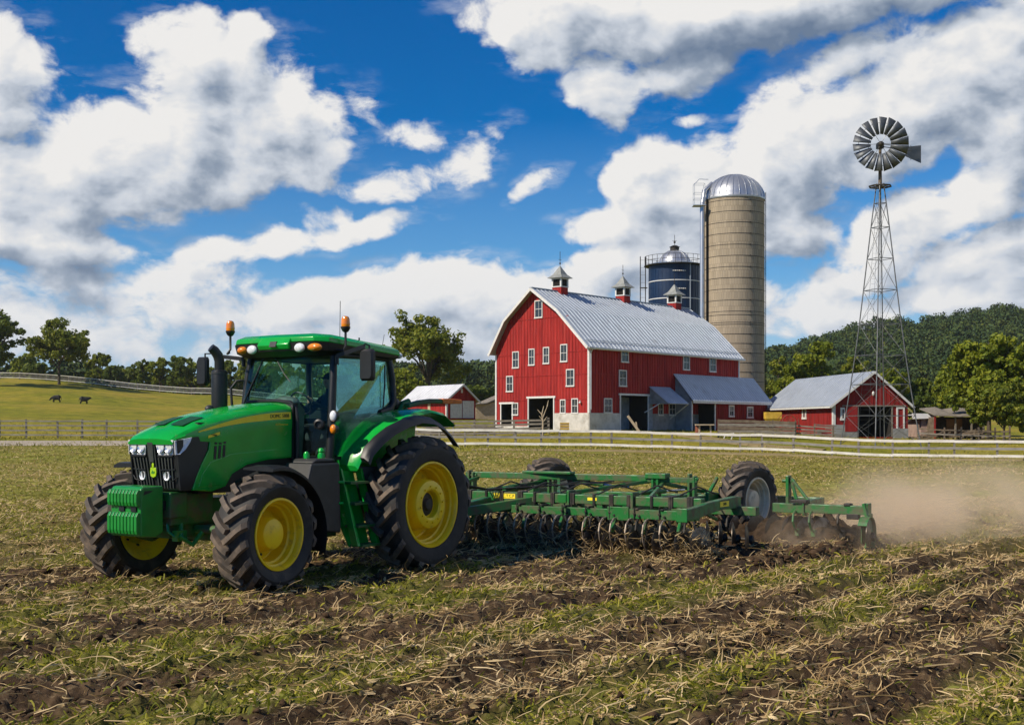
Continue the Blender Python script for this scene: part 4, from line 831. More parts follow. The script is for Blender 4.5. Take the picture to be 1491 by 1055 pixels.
# clamps, springs and grease-dark fittings along the beams
for k in range(15):
    y = -.9 + .37 * k + rng.uniform(-.07, .07)
    part('clamp', lambda b: (b.box(h(-3.66, y, .92), (.19, .05 + .03 * (k % 3), .20)), b.tube([h(-3.57, y, 1.02), h(-3.57, y, .78)], .014, 6)), M_dark, .006)
for k in range(9):
    y = -.6 + .62 * k + rng.uniform(-.1, .1); pts = [h(-3.42 + .035 * math.cos(a * 1.0), y + .035 * math.sin(a * 1.0), .40 + .03 * a / 6.28 * 1.6) for a in np.linspace(0, 6.28 * 5, 41)]
    part('coil_spring', lambda b: b.tube(pts, .009, 5, False), M_dark, 0)
for k in range(6):
    y = .2 + .75 * k; part('hydraulic_hose', lambda b: b.tube([h(-3.8, y, 1.02), h(-4.2, y + .15, 1.16), h(-4.8, y + .1, 1.05), h(-5.5, y - .1, .98)], .014, 6), M_rubber, 0, None, 40)
# ------------------------------------------------------------------ straw, weeds, clods (nobody could count them)
nr_ = np.random.default_rng(11)
def scatter(n, d0, d1, half=.47, p=1.0):
    """points in the wedge the field shows; p<1 packs them nearer."""
    u = nr_.random(n); d = (d0 ** (2 * p) + u * (d1 ** (2 * p) - d0 ** (2 * p))) ** (1 / (2 * p)); x = d * (nr_.random(n) * 2 - 1) * half
    return x, d
def outside_tyres(x, y):
    u, v = tractor_xy(x, y); k = np.ones(len(x), bool)
    for (cx_, cy_, lx, ly) in ((0, 1.46, .55, .36), (3.09, 1.29, .48, .36), (3.09, -1.29, .48, .36), (0, -1.46, .55, .36), (-7.5, 3.62, .45, .35)): k &= ~((abs(u - cx_) < lx) & (abs(v - cy_) < ly))
    return k
def strands(name, x, y, L, wid, az, lift, rise, curl, m, segs=5, droop=0):
    n = len(x); t = np.linspace(0, 1, segs + 1)[None, :]; h0 = ground_h(x, y)
    bend = (nr_.random(n) - .5) * curl; b2 = (nr_.random(n) - .5) * curl
    a = az[:, None] + bend[:, None] * (t - .5) * 2 + b2[:, None] * (t - .5) ** 2 * 4
    st = L[:, None] / segs; px_ = np.cumsum(np.cos(a) * st, 1); py_ = np.cumsum(np.sin(a) * st, 1)
    cr = np.cos(rise)[:, None]; sr = np.sin(rise)[:, None]
    X = x[:, None] + px_ * cr; Y = y[:, None] + py_ * cr
    arch = (nr_.random(n) ** 2 * .12)[:, None] * L[:, None] * 4 * t * (1 - t)
    Z = h0[:, None] + lift[:, None] + L[:, None] * t * sr * (1 - droop * t) + arch
    low = (rise < .35)[:, None]; Z = np.where(low, np.maximum(Z, ground_h(X.ravel(), Y.ravel()).reshape(X.shape) + lift[:, None] * .6 + arch * .7), Z)
    wv = wid[:, None] * (1 - .55 * np.abs(t - .35) - .25 * t); side = nr_.random(n) * math.pi
    nx, ny, nz = -np.sin(a) * np.cos(side)[:, None], np.cos(a) * np.cos(side)[:, None], np.sin(side)[:, None] * np.ones_like(t)
    A = np.stack([X + nx * wv, Y + ny * wv, Z + nz * wv + .0], -1); B = np.stack([X - nx * wv, Y - ny * wv, Z - nz * wv], -1)
    s1 = segs + 1; V = np.concatenate([A, B], 1).reshape(-1, 3); base = (np.arange(n) * 2 * s1)[:, None] + np.arange(segs)[None, :]; base = base.ravel()
    Q_ = np.stack([base, base + 1, base + s1 + 1, base + s1], 1)
    return tag(link(name, np_mesh(name, V, Q_, m)), None, kind='stuff')
M_straw = leaf_mat('dry straw', ((.22, .13, .05), (.47, .32, .14), (.74, .57, .31)), .6, .15)
M_blade = leaf_mat('weed leaves', ((.08, .10, .008), (.235, .24, .018), (.46, .40, .045)), .5, .35)
# straw: swept loosely along the rows
x, y = scatter(96000, 8.4, 36, p=.62); keep = outside_tyres(x, y) & (nr_.random(len(x)) < np.clip((fbm(x / 2.2, y / 1.4, 4, 61) * 2.3 - .45) * (.30 + .95 * (.5 + .5 * np.cos(row_q(x, y) / 1.05 * 2 * math.pi + .9))), .07, 1)); x, y = x[keep], y[keep]; n = len(x)
stand = nr_.random(n) < .13
az_ = np.where(nr_.random(n) < .45, math.atan2(ROW[1], ROW[0]) - .4 + nr_.normal(size=n) * .55, nr_.random(n) * 6.28)
L = np.clip(nr_.gamma(2.4, .062, n) + .04, .05, .50); L = np.where(stand, L * .5 + .05, L); flake = nr_.random(n) < .10; L = np.where(flake, .04 + .07 * nr_.random(n), L)
tag(strands('straw', x, y, L, .0026 + .0040 * nr_.random(n) ** 2 + .00010 * y + np.where(flake, .008 + .010 * nr_.random(n), 0), az_, .010 + .02 * nr_.random(n), np.where(stand, .5 + .8 * nr_.random(n), .6 * nr_.random(n) ** 3), 3.2, M_straw), 'pale dry straw and stalks strewn over the soil')
x, y = scatter(30000, 30, 84, p=.8); keep = nr_.random(len(x)) < np.clip(fbm(x / 5, y / 3, 3, 62) * 2.4 - .8, .05, 1); x, y = x[keep], y[keep]; keep = y < field_edge(x, y) - .8; x, y = x[keep], y[keep]; n = len(x)
tag(strands('far_straw', x, y, .10 + .16 * nr_.random(n), .005 + .00016 * y, nr_.random(n) * 6.28, .02 + .03 * nr_.random(n), .1 + .9 * nr_.random(n) ** 2, 1.2, M_straw, 3), 'pale stubble across the middle of the field')
# weeds and volunteer grass in patches along the rows
x, y = scatter(150000, 8.4, 36, p=.66); gm = green_mask(x, y); keep = (nr_.random(len(x)) < gm * (.45 + .5 * np.cos(row_q(x, y) / 1.05 * 2 * math.pi + .2)).clip(.1, 1) * 1.0 + .07) & outside_tyres(x, y); x, y = x[keep], y[keep]; n = len(x)
tag(strands('weed_grass', x, y, .05 + .12 * nr_.random(n) ** 1.5, .0055 + .008 * nr_.random(n) + .00014 * y, nr_.random(n) * 6.28, .0 + 0 * x, .35 + .9 * nr_.random(n), .9, M_blade, 3, .35), 'yellow green weeds growing in patches between the rows')
x, y = scatter(70000, 30, 86, p=.8); keep = (nr_.random(len(x)) < .25 + .6 * np.clip(fbm(x / 3, y / 3, 3, 43) * 2 - .6, 0, 1)) & (y < field_edge(x, y) - .8) & (tilled(x, y) < .3); x, y = x[keep], y[keep]; n = len(x)
M_blade2 = leaf_mat('yellowing field weeds', ((.09, .085, .010), (.24, .22, .028), (.50, .42, .09)), .25, .3)
tag(strands('far_weeds', x, y, .08 + .14 * nr_.random(n), .010 + .00022 * y, nr_.random(n) * 6.28, 0 * x, .3 + .7 * nr_.random(n), .8, M_blade2, 2, .3), 'low yellowing weeds over the middle of the field')
# tall grass along the fences and the pasture edge
x, y = scatter(60000, 80, 125, p=1); e = field_edge(x, y); keep = (np.abs(y - e - 1.0) < 1.6) | ((np.abs(y - 93.5 - .002 * x) < 1.5)) | (nr_.random(len(x)) < .12); keep &= y > e - .3; x, y = x[keep], y[keep]; n = len(x)
tag(strands('verge_grass', x, y, .12 + .3 * nr_.random(n), .02 + .02 * nr_.random(n), nr_.random(n) * 6.28, 0 * x, .6 + .8 * nr_.random(n), .6, M_blade2, 2, .3), 'rough grass along the fence line')
# clods
x, y = scatter(9000, 8.4, 30, p=.62); tl = tilled(x, y); keep = (nr_.random(len(x)) < .55 + .4 * tl - .5 * green_mask(x, y)) & outside_tyres(x, y); x, y = x[keep], y[keep]
u = nr_.random(5200); v = nr_.random(5200); uu = -3.2 - 11 * u ** 1.6; vv = -1 + 7.3 * v; x2 = TX + uu * _c - vv * _s; y2 = TY + uu * _s + vv * _c; k2 = outside_tyres(x2, y2); x, y = np.concatenate([x, x2[k2]]), np.concatenate([y, y2[k2]]); n = len(x)
import bmesh
_bm = bmesh.new(); bmesh.ops.create_icosphere(_bm, subdivisions=1, radius=1); iv = np.array([v_.co[:] for v_ in _bm.verts]); _bm.verts.index_update(); iff = np.array([[q.index for q in f_.verts] for f_ in _bm.faces]); _bm.free()
rad = np.clip(nr_.gamma(2.0, .010, n) + .007, .008, .055) * (1 + .7 * tilled(x, y)); jit = .35 + 1.1 * nr_.random((n, len(iv), 1)); sc_ = np.stack([1 + .5 * nr_.random(n), 1 + .5 * nr_.random(n), .6 + .3 * nr_.random(n)], 1)
V = iv[None] * jit * rad[:, None, None] * sc_[:, None, :]; an = nr_.random(n) * 6.28; ca, sa = np.cos(an)[:, None], np.sin(an)[:, None]
V = np.stack([V[..., 0] * ca - V[..., 1] * sa + x[:, None], V[..., 0] * sa + V[..., 1] * ca + y[:, None], V[..., 2] + (ground_h(x, y) + rad * .25)[:, None]], -1)
M_clod = paint('soil clod', (.10, .062, .035), (.045, .027, .015), .95, scale=8, spec=.1, bump=.5, bump_scale=40)
tag(link('soil_clods', np_mesh('soil_clods', V.reshape(-1, 3), (iff[None] + (np.arange(n) * len(iv))[:, None, None]).reshape(-1, 3), M_clod)), 'brown clods of turned soil', kind='stuff')
# earth thrown up behind the discs, and dust hanging over it

# straw and earth carried along by the discs
u = -2.9 - 1.0 * nr_.random(2600); v = -.8 + 5.5 * nr_.random(2600); x = TX + u * _c - v * _s; y = TY + u * _s + v * _c; n = len(x)
tag(strands('disc_trash', x, y, .08 + .22 * nr_.random(n), .004 + .004 * nr_.random(n) ** 2, nr_.random(n) * 6.28, .02 + .42 * nr_.random(n) ** 2.2, .9 * nr_.random(n), 3.0, M_straw), 'straw caught up among the harrow discs', kind='stuff')
M_bank = paint('dark turned earth', (.060, .038, .022), (.022, .014, .008), .95, scale=7, spec=.1, bump=.8, bump_scale=25)
def earth_bank(c, lx, ly, hz, seed, label):
    gx_, gy_ = np.meshgrid(np.linspace(-1, 1, 60), np.linspace(-1, 1, 40)); r = gx_ ** 2 + gy_ ** 2
    hgt = hz * np.clip(1 - r, 0, 1) ** .6 * (.30 + 1.2 * fbm(gx_ * lx * 4, gy_ * ly * 4, 4, seed)) + .30 * np.clip(fbm(gx_ * lx * 8, gy_ * ly * 8, 3, seed + 1) - .45, 0, 1) * (r < 1) - .08 * (r >= .97)
    P = np.stack([(c[0] + gx_ * lx).ravel() - HXO, (c[1] + gy_ * ly).ravel() - HYO, hgt.ravel() + .02], 1)
    k = (np.arange(39)[:, None] * 60 + np.arange(59)[None]).ravel(); Qd = np.stack([k, k + 1, k + 61, k + 60], 1)
    cX, sX = math.cos(TTH), math.sin(TTH); W = np.stack([Hh.location.x + P[:, 0] * cX - P[:, 1] * sX, Hh.location.y + P[:, 0] * sX + P[:, 1] * cX, P[:, 2]], 1)
    o = link('soil_bank', np_mesh('soil_bank', W, Qd, M_bank, False)); tag(o, label, kind='stuff')
earth_bank((-7.2, 4.95), .7, 1.3, .52, 3, 'dark earth boiling up behind the harrow wing')
earth_bank((-4.6, 2.4), .8, 2.6, .26, 5, 'earth turned over between the disc rows')
earth_bank((-7.0, 4.0), .5, .8, .38, 8, 'earth thrown up beside the harrow wheel')
def dust(name, label, c, size, dens, scale, seed, col=(.945, .775, .565)):
    m, t, out = nt(name); pv = N(t, 'ShaderNodeVolumePrincipled'); pv.inputs['Color'].default_value = (*col, 1); pv.inputs['Anisotropy'].default_value = -.05
    tc_ = N(t, 'ShaderNodeTexCoord'); ln = N(t, 'ShaderNodeVectorMath', operation='LENGTH'); t.links.new(tc_.outputs['Object'], ln.inputs[0])
    geo = N(t, 'ShaderNodeNewGeometry'); nz = noise(t, geo.outputs['Position'], scale, 4, .6)
    sx_ = N(t, 'ShaderNodeSeparateXYZ'); t.links.new(tc_.outputs['Object'], sx_.inputs[0])
    fall = maprange(t, ln.outputs['Value'], .35, 1.0, 1, 0); fall = math_(t, 'MULTIPLY', fall, maprange(t, sx_.outputs[2], -.1, 1, 1, .15))
    dn = math_(t, 'MULTIPLY', math_(t, 'MULTIPLY', fall, maprange(t, nz, .45, .58, .04, 1)), dens); t.links.new(dn, pv.inputs['Density']); t.links.new(pv.outputs[0], out.inputs['Volume'])
    b = MB(); b.ball((0, 0, 0), 1, 16, 10); o = b.build(name, m); o.location = c; o.scale = size; o.rotation_euler = (0, 0, math.atan2(ROW[1], ROW[0])); m.cycles.volume_step_rate = .0 + 1; return tag(o, label, kind='stuff')
dust('dust', 'tan dust blowing away behind the harrow', (9.2, 26.0, .40), (7.4, 2.8, 1.4), .52, .65, 1)
dust('dust', 'thick dust close behind the harrow wing', (7.6, 25.0, .3), (3.0, 1.5, 1.1), .75, 1.0, 2)
dust('dust', 'dust puffing out by the harrow wheel', (5.2, 22.3, .15), (1.1, .7, .6), .7, 2.0, 3)
scene.cycles.volume_step_rate = 2.0; scene.cycles.volume_max_steps = 96
# ------------------------------------------------------------------ farm buildings
M_red = paint('red barn boards', (.40, .032, .027), (.25, .018, .017), .75, scale=2.6, stretch=(1, 1, .12), dirt=(.40, .085, .070), dirt_amt=.12, dirt_scale=1.6, spec=.2, bump=.2, bump_scale=9)
M_red2 = paint('weathered red boards', (.30, .022, .020), (.20, .016, .015), .8, scale=1.5, stretch=(1, 1, .15), dirt=(.16, .06, .05), dirt_amt=.3, dirt_scale=2, spec=.2)
M_trimw = paint('white trim paint', (.74, .73, .70), (.62, .61, .58), .6, scale=4)
M_roof = paint('galvanised roof sheet', (.46, .51, .57), (.39, .435, .49), .42, metal=.25, scale=1.2, stretch=(1, 1, .5), dirt=(.27, .24, .21), dirt_amt=.12, dirt_scale=.9)
M_roofw = paint('white painted roof sheet', (.72, .73, .74), (.60, .61, .62), .5, scale=.8, dirt=(.40, .38, .35), dirt_amt=.1, dirt_scale=.8)
M_block = paint('whitewashed stone wall', (.66, .63, .57), (.50, .48, .43), .9, scale=1.6, dirt=(.30, .26, .20), dirt_amt=.35, dirt_scale=1.2, bump=.5, bump_scale=8, spec=.2)
M_concrete = paint('grey foundation concrete', (.34, .34, .33), (.24, .24, .23), .9, scale=1.4, dirt=(.16, .15, .13), dirt_amt=.4, dirt_scale=1.2, bump=.3, bump_scale=12, spec=.2)
M_pane = paint('dark window pane', (.02, .025, .03), (.05, .06, .07), .08, scale=3, spec=.6)
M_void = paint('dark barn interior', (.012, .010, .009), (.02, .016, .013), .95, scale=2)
M_board = paint('weathered grey board', (.27, .24, .20), (.17, .15, .12), .9, scale=2.5, stretch=(1, 1, 4), dirt=(.10, .085, .065), dirt_amt=.2, dirt_scale=3, spec=.15)
M_brownb = paint('old brown board', (.20, .155, .11), (.12, .09, .062), .9, scale=2.5, dirt=(.07, .05, .035), dirt_amt=.25, dirt_scale=3, spec=.15)
M_palew = paint('pale sawn wood', (.52, .42, .29), (.40, .31, .20), .8, scale=3)

class Plane:
    """A vertical building frame: s along, n outward, z up, from a ground corner."""
    def __init__(s, o, deg_dir, out_sign=1):
        s.o = Vector((o[0], o[1], o[2])); s.d = Vector((deg_dir[0], deg_dir[1], 0)).normalized(); s.n = Vector((s.d.y, -s.d.x, 0)) * out_sign
    def p(s, a, z, off=0): return s.o + s.d * a + s.n * off + Vector((0, 0, z))
    def hit(s, px, py, off=0):
        k = (px - CX) / F; o = s.o + s.n * off
        # (k*Y, Y) on the line o + a*d
        a = (k * o.y - o.x) / (s.d.x - k * s.d.y); Y = o.y + a * s.d.y; return a, CAM_H - (py - HZ) / F * Y - s.o.z
    def rect(s, x0, y0, x1, y1, off=0):
        ym, xm = (y0 + y1) / 2, (x0 + x1) / 2
        a0 = s.hit(x0, ym, off)[0]; a1 = s.hit(x1, ym, off)[0]; z1 = s.hit(xm, y0, off)[1]; z0 = s.hit(xm, y1, off)[1]
        return min(a0, a1), z0, max(a0, a1), z1
def slab(b, pl, a0, z0, a1, z1, f0, f1):
    b.prism([pl.p(a0, z0, f0), pl.p(a1, z0, f0), pl.p(a1, z1, f0), pl.p(a0, z1, f0)], pl.n * (f1 - f0)); return b
def window(pl, r, parent, off=0, rows=2, cols=2, trim=.095, label=None):
    a0, z0, a1, z1 = r; b = MB()
    slab(b, pl, a0, z0, a0 + trim, z1, off - .02, off + .07); slab(b, pl, a1 - trim, z0, a1, z1, off - .02, off + .07)
    slab(b, pl, a0 + trim, z1 - trim, a1 - trim, z1, off - .02, off + .075); slab(b, pl, a0 - .03, z0 - .05, a1 + .03, z0 + trim * .8, off - .02, off + .10)
    w = b.build('window', M_trimw, parent)
    if label: w['label'] = label
    b = MB(); am = (a0 + a1) / 2; zm = (z0 + z1) / 2
    slab(b, pl, a0 + trim, zm - .022, a1 - trim, zm + .022, off + .015, off + .05)
    if cols > 1: slab(b, pl, am - .013, z0 + trim, am + .013, zm - .022, off + .015, off + .04); slab(b, pl, am - .013, zm + .022, am + .013, z1 - trim, off + .015, off + .04)
    b.build('sash', M_trimw, w)
    b = MB(); slab(b, pl, a0 + trim, z0 + trim * .8, a1 - trim, z1 - trim, off + .004, off + .012); b.build('pane', M_pane, w); return w
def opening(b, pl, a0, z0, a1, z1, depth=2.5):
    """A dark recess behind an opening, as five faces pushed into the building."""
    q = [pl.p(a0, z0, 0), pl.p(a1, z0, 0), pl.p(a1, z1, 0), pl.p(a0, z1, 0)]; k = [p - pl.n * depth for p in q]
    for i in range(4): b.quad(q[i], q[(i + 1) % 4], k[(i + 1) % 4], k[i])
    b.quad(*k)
def wall_grid(b, pl, top, a0, a1, holes, z0=0, thick=.12):
    """Outer skin of a wall with rectangular holes; top(a) gives its upper edge."""
    A = sorted(set([a0, a1] + [x for h_ in holes for x in (h_[0], h_[2])] + list(np.linspace(a0, a1, 25)))); A = [a for a in A if a0 <= a <= a1]
    for x0, x1 in zip(A[:-1], A[1:]):
        if x1 - x0 < 1e-4: continue
        xm = (x0 + x1) / 2; cuts = [(h_[1], h_[3]) for h_ in holes if h_[0] < xm < h_[2]]; zs = z0
        for c0, c1 in sorted(cuts):
            if c0 > zs + .01: b.quad(pl.p(x0, zs), pl.p(x1, zs), pl.p(x1, c0), pl.p(x0, c0))
            zs = max(zs, c1)
        b.quad(pl.p(x0, zs), pl.p(x1, zs), pl.p(x1, top(x1)), pl.p(x0, top(x0)))
def battens(b, pl, top, a0, a1, holes, z0, step=.42, proud=.035, wd=.05):
    n = int((a1 - a0) / step)
    for k in range(1, n):
        a = a0 + (a1 - a0) * k / n; zs = z0
        for h_ in sorted(holes, key=lambda q: q[1]):
            if h_[0] - .03 < a < h_[2] + .03:
                if h_[1] > zs: slab(b, pl, a - wd / 2, zs, a + wd / 2, h_[1], 0, proud)
                zs = h_[3]
        t = top(a) - .02
        if t > zs + .05: slab(b, pl, a - wd / 2, zs, a + wd / 2, t, 0, proud)
def lerp_top(P): xs, zs = [p[0] for p in P], [p[1] for p in P]; return lambda a: float(np.interp(a, xs, zs))

# ---- the big red gambrel barn
BO = at(858, 628, 114.0); B = thing('barn', 'tall red gambrel barn with white trimmed windows, grey metal roof and three cupolas', 'barn', BO)
def bl(pl): return pl
Z0 = Vector((0, 0, 0))
W_, L_ = 13.4, 27.0; gdir = (-math.cos(R(50)), math.sin(R(50))); ldir = (math.sin(R(40)), math.cos(R(40)))
G = Plane(BO, gdir, -1); S = Plane(BO, ldir, 1)
B.location = (0, 0, 0)   # parts are laid out in world metres, then hung on an Empty at the barn's corner
PROF = [(-.40, 7.70), (3.75, 11.35), (7.45, 13.65), (11.45, 10.85), (13.85, 7.55)]
top = lambda a: float(np.interp(a, [p[0] for p in PROF], [p[1] for p in PROF])) - .10
gw = [G.rect(*r) for r in ((779, 437, 790.4, 462.5), (746.5, 511.5, 756, 535.5), (770, 507.5, 778.9, 531.5), (791.2, 505, 800.2, 529.2), (816.4, 500.8, 826.6, 526.4), (737.6, 547, 747.6, 570), (824.8, 537, 836.8, 562), (816, 581.2, 824, 601.5), (832.6, 579.6, 842.2, 601.5))]
gdoor = G.rect(770.5, 579.5, 806.3, 627); gdoor = (gdoor[0], 0, gdoor[2], gdoor[3]); gopen = G.rect(730.5, 588, 746.0, 627); gopen = (gopen[0], 0, gopen[2], gopen[3])
wo_ = G.rect(746.2, 586, 755, 604)
fz = 1.70
b = MB(); wall_grid(b, G, top, 0, W_, [gdoor, gopen, (0, -1, gdoor[0], fz)], 0)
battens(b, G, top, .15, W_ - .1, gw + [gdoor, gopen, wo_, (0, -1, gdoor[0], fz)], .02)
for z in (2.95, 5.25, 7.35, 10.7):
    a0, a1 = [(.1, W_ - .1), (.1, W_ - .1), (.1, W_ - .1), (2.75, 11.6)][(2.95, 5.25, 7.35, 10.7).index(z)]
    hs_ = [q for q in gw + [gdoor, gopen, wo_] if q[1] < z < q[3]]; e = a0
    for q in sorted(hs_): slab(b, G, e, z, q[0] - .05, z + .06, 0, .05); e = q[2] + .05
    slab(b, G, e, z, a1, z + .06, 0, .05)
b.build('gable_wall', M_red, B)
b = MB(); slab(b, G, 0, -.6, gdoor[0] - .12, fz, 0, .06); b.build('foundation', M_block, B, bevel=.02)
b = MB(); slab(b, G, gdoor[2] + .12, -.6, W_, .5, -.1, .06); b.build('foundation', M_block, B, bevel=.02)
sw = [S.rect(*r) for r in ((904, 505.4, 914.8, 527.2), (900.8, 538.4, 912, 562.2), (879, 579.4, 890.8, 600.8), (994.2, 516.2, 1003.8, 538.4), (1032.6, 520.5, 1042.2, 541.2), (958, 587, 965.2, 604.5), (973.5, 587, 983.6, 604.5), (985.2, 587, 993, 604.5))]
sdoor = S.rect(903.3, 575.8, 942.8, 627); sdoor = (sdoor[0], 0, sdoor[2], sdoor[3]); stop = lambda a: 7.62
b = MB(); wall_grid(b, S, stop, 0, L_, [sdoor], 0); battens(b, S, stop, .15, L_ - .1, sw + [sdoor], fz)
for z in (2.95, 5.25):
    e = .1
    for q in sorted([q for q in sw + [sdoor] if q[1] < z < q[3]]): slab(b, S, e, z, q[0] - .05, z + .06, 0, .05); e = q[2] + .05
    slab(b, S, e, z, L_ - .1, z + .06, 0, .05)
b.build('side_wall', M_red, B)
b = MB(); slab(b, S, 0, -.6, sdoor[0] - .13, fz, 0, .06); b.build('foundation', M_block, B, bevel=.02)
b = MB(); slab(b, S, sdoor[2] + .13, -.6, L_, fz, 0, .06); b.build('foundation', M_concrete, B, bevel=.02)
# far walls close the shell
Gf = Plane(G.o + S.d * L_, gdir, -1); Sf = Plane(S.o + G.d * W_, ldir, 1)
b = MB(); wall_grid(b, Gf, top, 0, W_, []); wall_grid(b, Sf, stop, 0, L_, []); b.build('back_wall', M_red, B)
# dark interior with a loft floor
b = MB()
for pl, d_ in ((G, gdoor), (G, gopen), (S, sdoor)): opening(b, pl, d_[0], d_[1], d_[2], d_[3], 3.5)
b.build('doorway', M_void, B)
for pl, d_, nm in ((G, gdoor, 'door_frame'), (S, sdoor, 'door_frame'), (G, gopen, 'door_frame')):
    b = MB(); slab(b, pl, d_[0] - .14, 0, d_[0], d_[3], -.02, .08); slab(b, pl, d_[2], 0, d_[2] + .14, d_[3], -.02, .08); slab(b, pl, d_[0] - .3, d_[3], d_[2] + .3, d_[3] + .18, -.02, .10); b.build(nm, M_trimw, B)
b = MB(); slab(b, S, sdoor[2] + .14, .0, sdoor[2] + .75, sdoor[3], .03, .09); slab(b, S, sdoor[2] - 1.5, .0, sdoor[2] - .05, sdoor[3] - .1, -2.2, -2.1); b.build('sliding_door', paint('pale blue grey door', (.30, .34, .38), (.2, .23, .26), .7, scale=2), B)
for r in gw: window(G, r, B)
window(G, wo_, B)
for r in sw[:5]: window(S, r, B)
window(S, sw[5], B); window(S, sw[6], B); window(S, sw[7], B, cols=1)
b = MB()
slab(b, G, -.06, fz - .0, .16, 7.6, -.05, .075); slab(b, S, -.06, fz, .16, 7.55, -.05, .073); slab(b, G, W_ - .16, .3, W_ + .05, 7.5, -.05, .07); slab(b, S, L_ - .16, 1.7, L_ + .05, 7.55, -.05, .07)
b.build('corner_board', M_trimw, B)
# roof: gambrel slopes with standing ribs, soffit, rake boards and gutter
def roofp(a, z, s): return G.o + G.d * a + S.d * s + Vector((0, 0, z))
s0, s1 = -.75, L_ + .55
b = MB()
for (a0, z0), (a1, z1) in zip(PROF[:-1], PROF[1:]):
    q = [roofp(a0, z0, s0), roofp(a1, z1, s0), roofp(a1, z1, s1), roofp(a0, z0, s1)]; nn = (q[1] - q[0]).cross(q[3] - q[0]).normalized()
    if nn.z < 0: nn = -nn
    b.prism(q, nn * -.08)
    for k in range(46):
        s = s0 + .12 + (s1 - s0 - .24) * k / 45; b.bar(roofp(a0, z0, s) + nn * .02, roofp(a1, z1, s) + nn * .02, .07, .07, nn)
b.bar(roofp(7.45, 13.67, s0), roofp(7.45, 13.67, s1), .3, .08)
b.build('roof', M_roof, B)
b = MB()
for (a0, z0), (a1, z1) in zip(PROF[:-1], PROF[1:]): b.bar(roofp(a0, z0 - .13, s0 - .03), roofp(a1, z1 - .13, s0 - .03), .05, .26, (0, 0, 1))
b.build('rake_board', M_trimw, B)
b = MB(); b.bar(roofp(-.42, 7.58, s0), roofp(-.42, 7.58, s1), .05, .22); b.build('fascia', M_trimw, B)
b = MB(); b.bar(roofp(-.50, 7.60, s0 + .1), roofp(-.50, 7.60, s1), .14, .12); b.tube([roofp(-.35, 7.5, .12), roofp(-.12, 7.2, .12), roofp(-.12, 2.0, .12)], .05, 6); b.build('gutter', M_roofw, B)
b = MB(); b.bar(roofp(.2, 8.35, s0 + .5), roofp(.2, 8.35, s1 - .5), .05, .05)
for k in range(9): b.bar(roofp(.2, 8.2, 1 + 3 * k), roofp(.2, 8.42, 1 + 3 * k), .04, .04)
b.build('snow_guard', M_roof, B)
# cupolas
def ridge_s(px):
    o = G.o + G.d * 7.45; k = (px - CX) / F; return (k * o.y - o.x) / (S.d.x - k * S.d.y)
for px, hgt in ((815.5, 1), (907, .98), (982, .98)):
    s = ridge_s(px); c0 = roofp(7.45, 12.95, s); ex_ = Vector((S.d.x, S.d.y, 0)); Mr = Matrix((ex_, Vector((-ex_.y, ex_.x, 0)), Vector((0, 0, 1)))).transposed()
    def cp(x, y, z): return c0 + Mr @ Vector((x, y, z))
    b = MB(); b.box(cp(0, 0, .55), (1.10, 1.10, 1.1), Mr); b.build('cupola', M_red, B)
    cup = bpy.data.objects[[o.name for o in B.children if o.name.startswith('cupola')][-1]]
    b = MB(); b.box(cp(0, 0, 1.13), (1.2, 1.2, .10), Mr); b.box(cp(0, 0, 1.93), (1.2, 1.2, .12), Mr)
    for x in (-.51, .51):
        for y in (-.51, .51): b.box(cp(x, y, 1.52), (.16, .16, .72), Mr)
    b.build('cupola_frame', M_trimw, cup)
    b = MB(); b.box(cp(0, 0, 1.52), (.95, .95, .72), Mr)
    for k in range(5): b.box(cp(0, 0, 1.25 + .14 * k), (1.02, 1.02, .03), Mr)
    b.build('louvre', M_void, cup)
    b = MB(); e = .92
    b.loft([[cp(-e, -e, 1.98), cp(e, -e, 1.98), cp(e, e, 1.98), cp(-e, e, 1.98)], [cp(-.5, -.5, 2.35), cp(.5, -.5, 2.35), cp(.5, .5, 2.35), cp(-.5, .5, 2.35)], [cp(-.05, -.05, 3.15), cp(.05, -.05, 3.15), cp(.05, .05, 3.15), cp(-.05, .05, 3.15)]]); b.build('cupola_roof', paint('dull slate roof', (.30, .31, .29), (.22, .23, .21), .6, scale=3), cup)
    b = MB(); b.tube([cp(0, 0, 3.1), cp(0, 0, 4.6 if hgt == 1 else 4.35)], .028, 6); b.ball(cp(0, 0, 3.45), .09, 8, 6); b.bar(cp(-.22, 0, 3.8), cp(.22, 0, 3.8), .03, .03); b.build('finial', M_dark, cup)
# lean-to along the side wall, running past the barn's far corner
LO = 1.9
Lp = Plane(S.o + S.n * LO, ldir, 1); a0, zE = Lp.hit(1007, 582.0); a1, zE2 = Lp.hit(1117.5, 588); aS0, zT = S.hit(991, 544.5); zE = (zE + zE2) / 2
aW0 = a0; aW1 = a1
b = MB(); t0 = Lp.p(a0 - .35, zE, .45); t1 = Lp.p(a1 + .3, zE, .45); r0 = S.p(a0 - .35, zT, 0.02); r1 = S.p(a1 + .3, zT, .02); nn = (t1 - t0).cross(r0 - t0).normalized(); nn = nn if nn.z > 0 else -nn
b.prism([t0, t1, r1, r0], nn * -.07)
for k in range(34):
    f = (k + .5) / 34; b.bar(t0.lerp(t1, f) + nn * .012, r0.lerp(r1, f) + nn * .012, .06, .04, nn)
b.build('lean_to_roof', M_roof, B)
lop = Lp.rect(1008.5, 583, 1040, 625); lop = (lop[0], 0, lop[2], zE - .25)
lw = [Lp.rect(1061, 589.5, 1068.6, 606.5), Lp.rect(1087.3, 591.5, 1096.2, 608.2)]
b = MB(); wall_grid(b, Lp, lambda a: zE + .1, a0, a1, [lop], -.3); battens(b, Lp, lambda a: zE, a0 + .1, a1, [lop] + lw, .9)
b.build('lean_to_wall', M_red2, B)
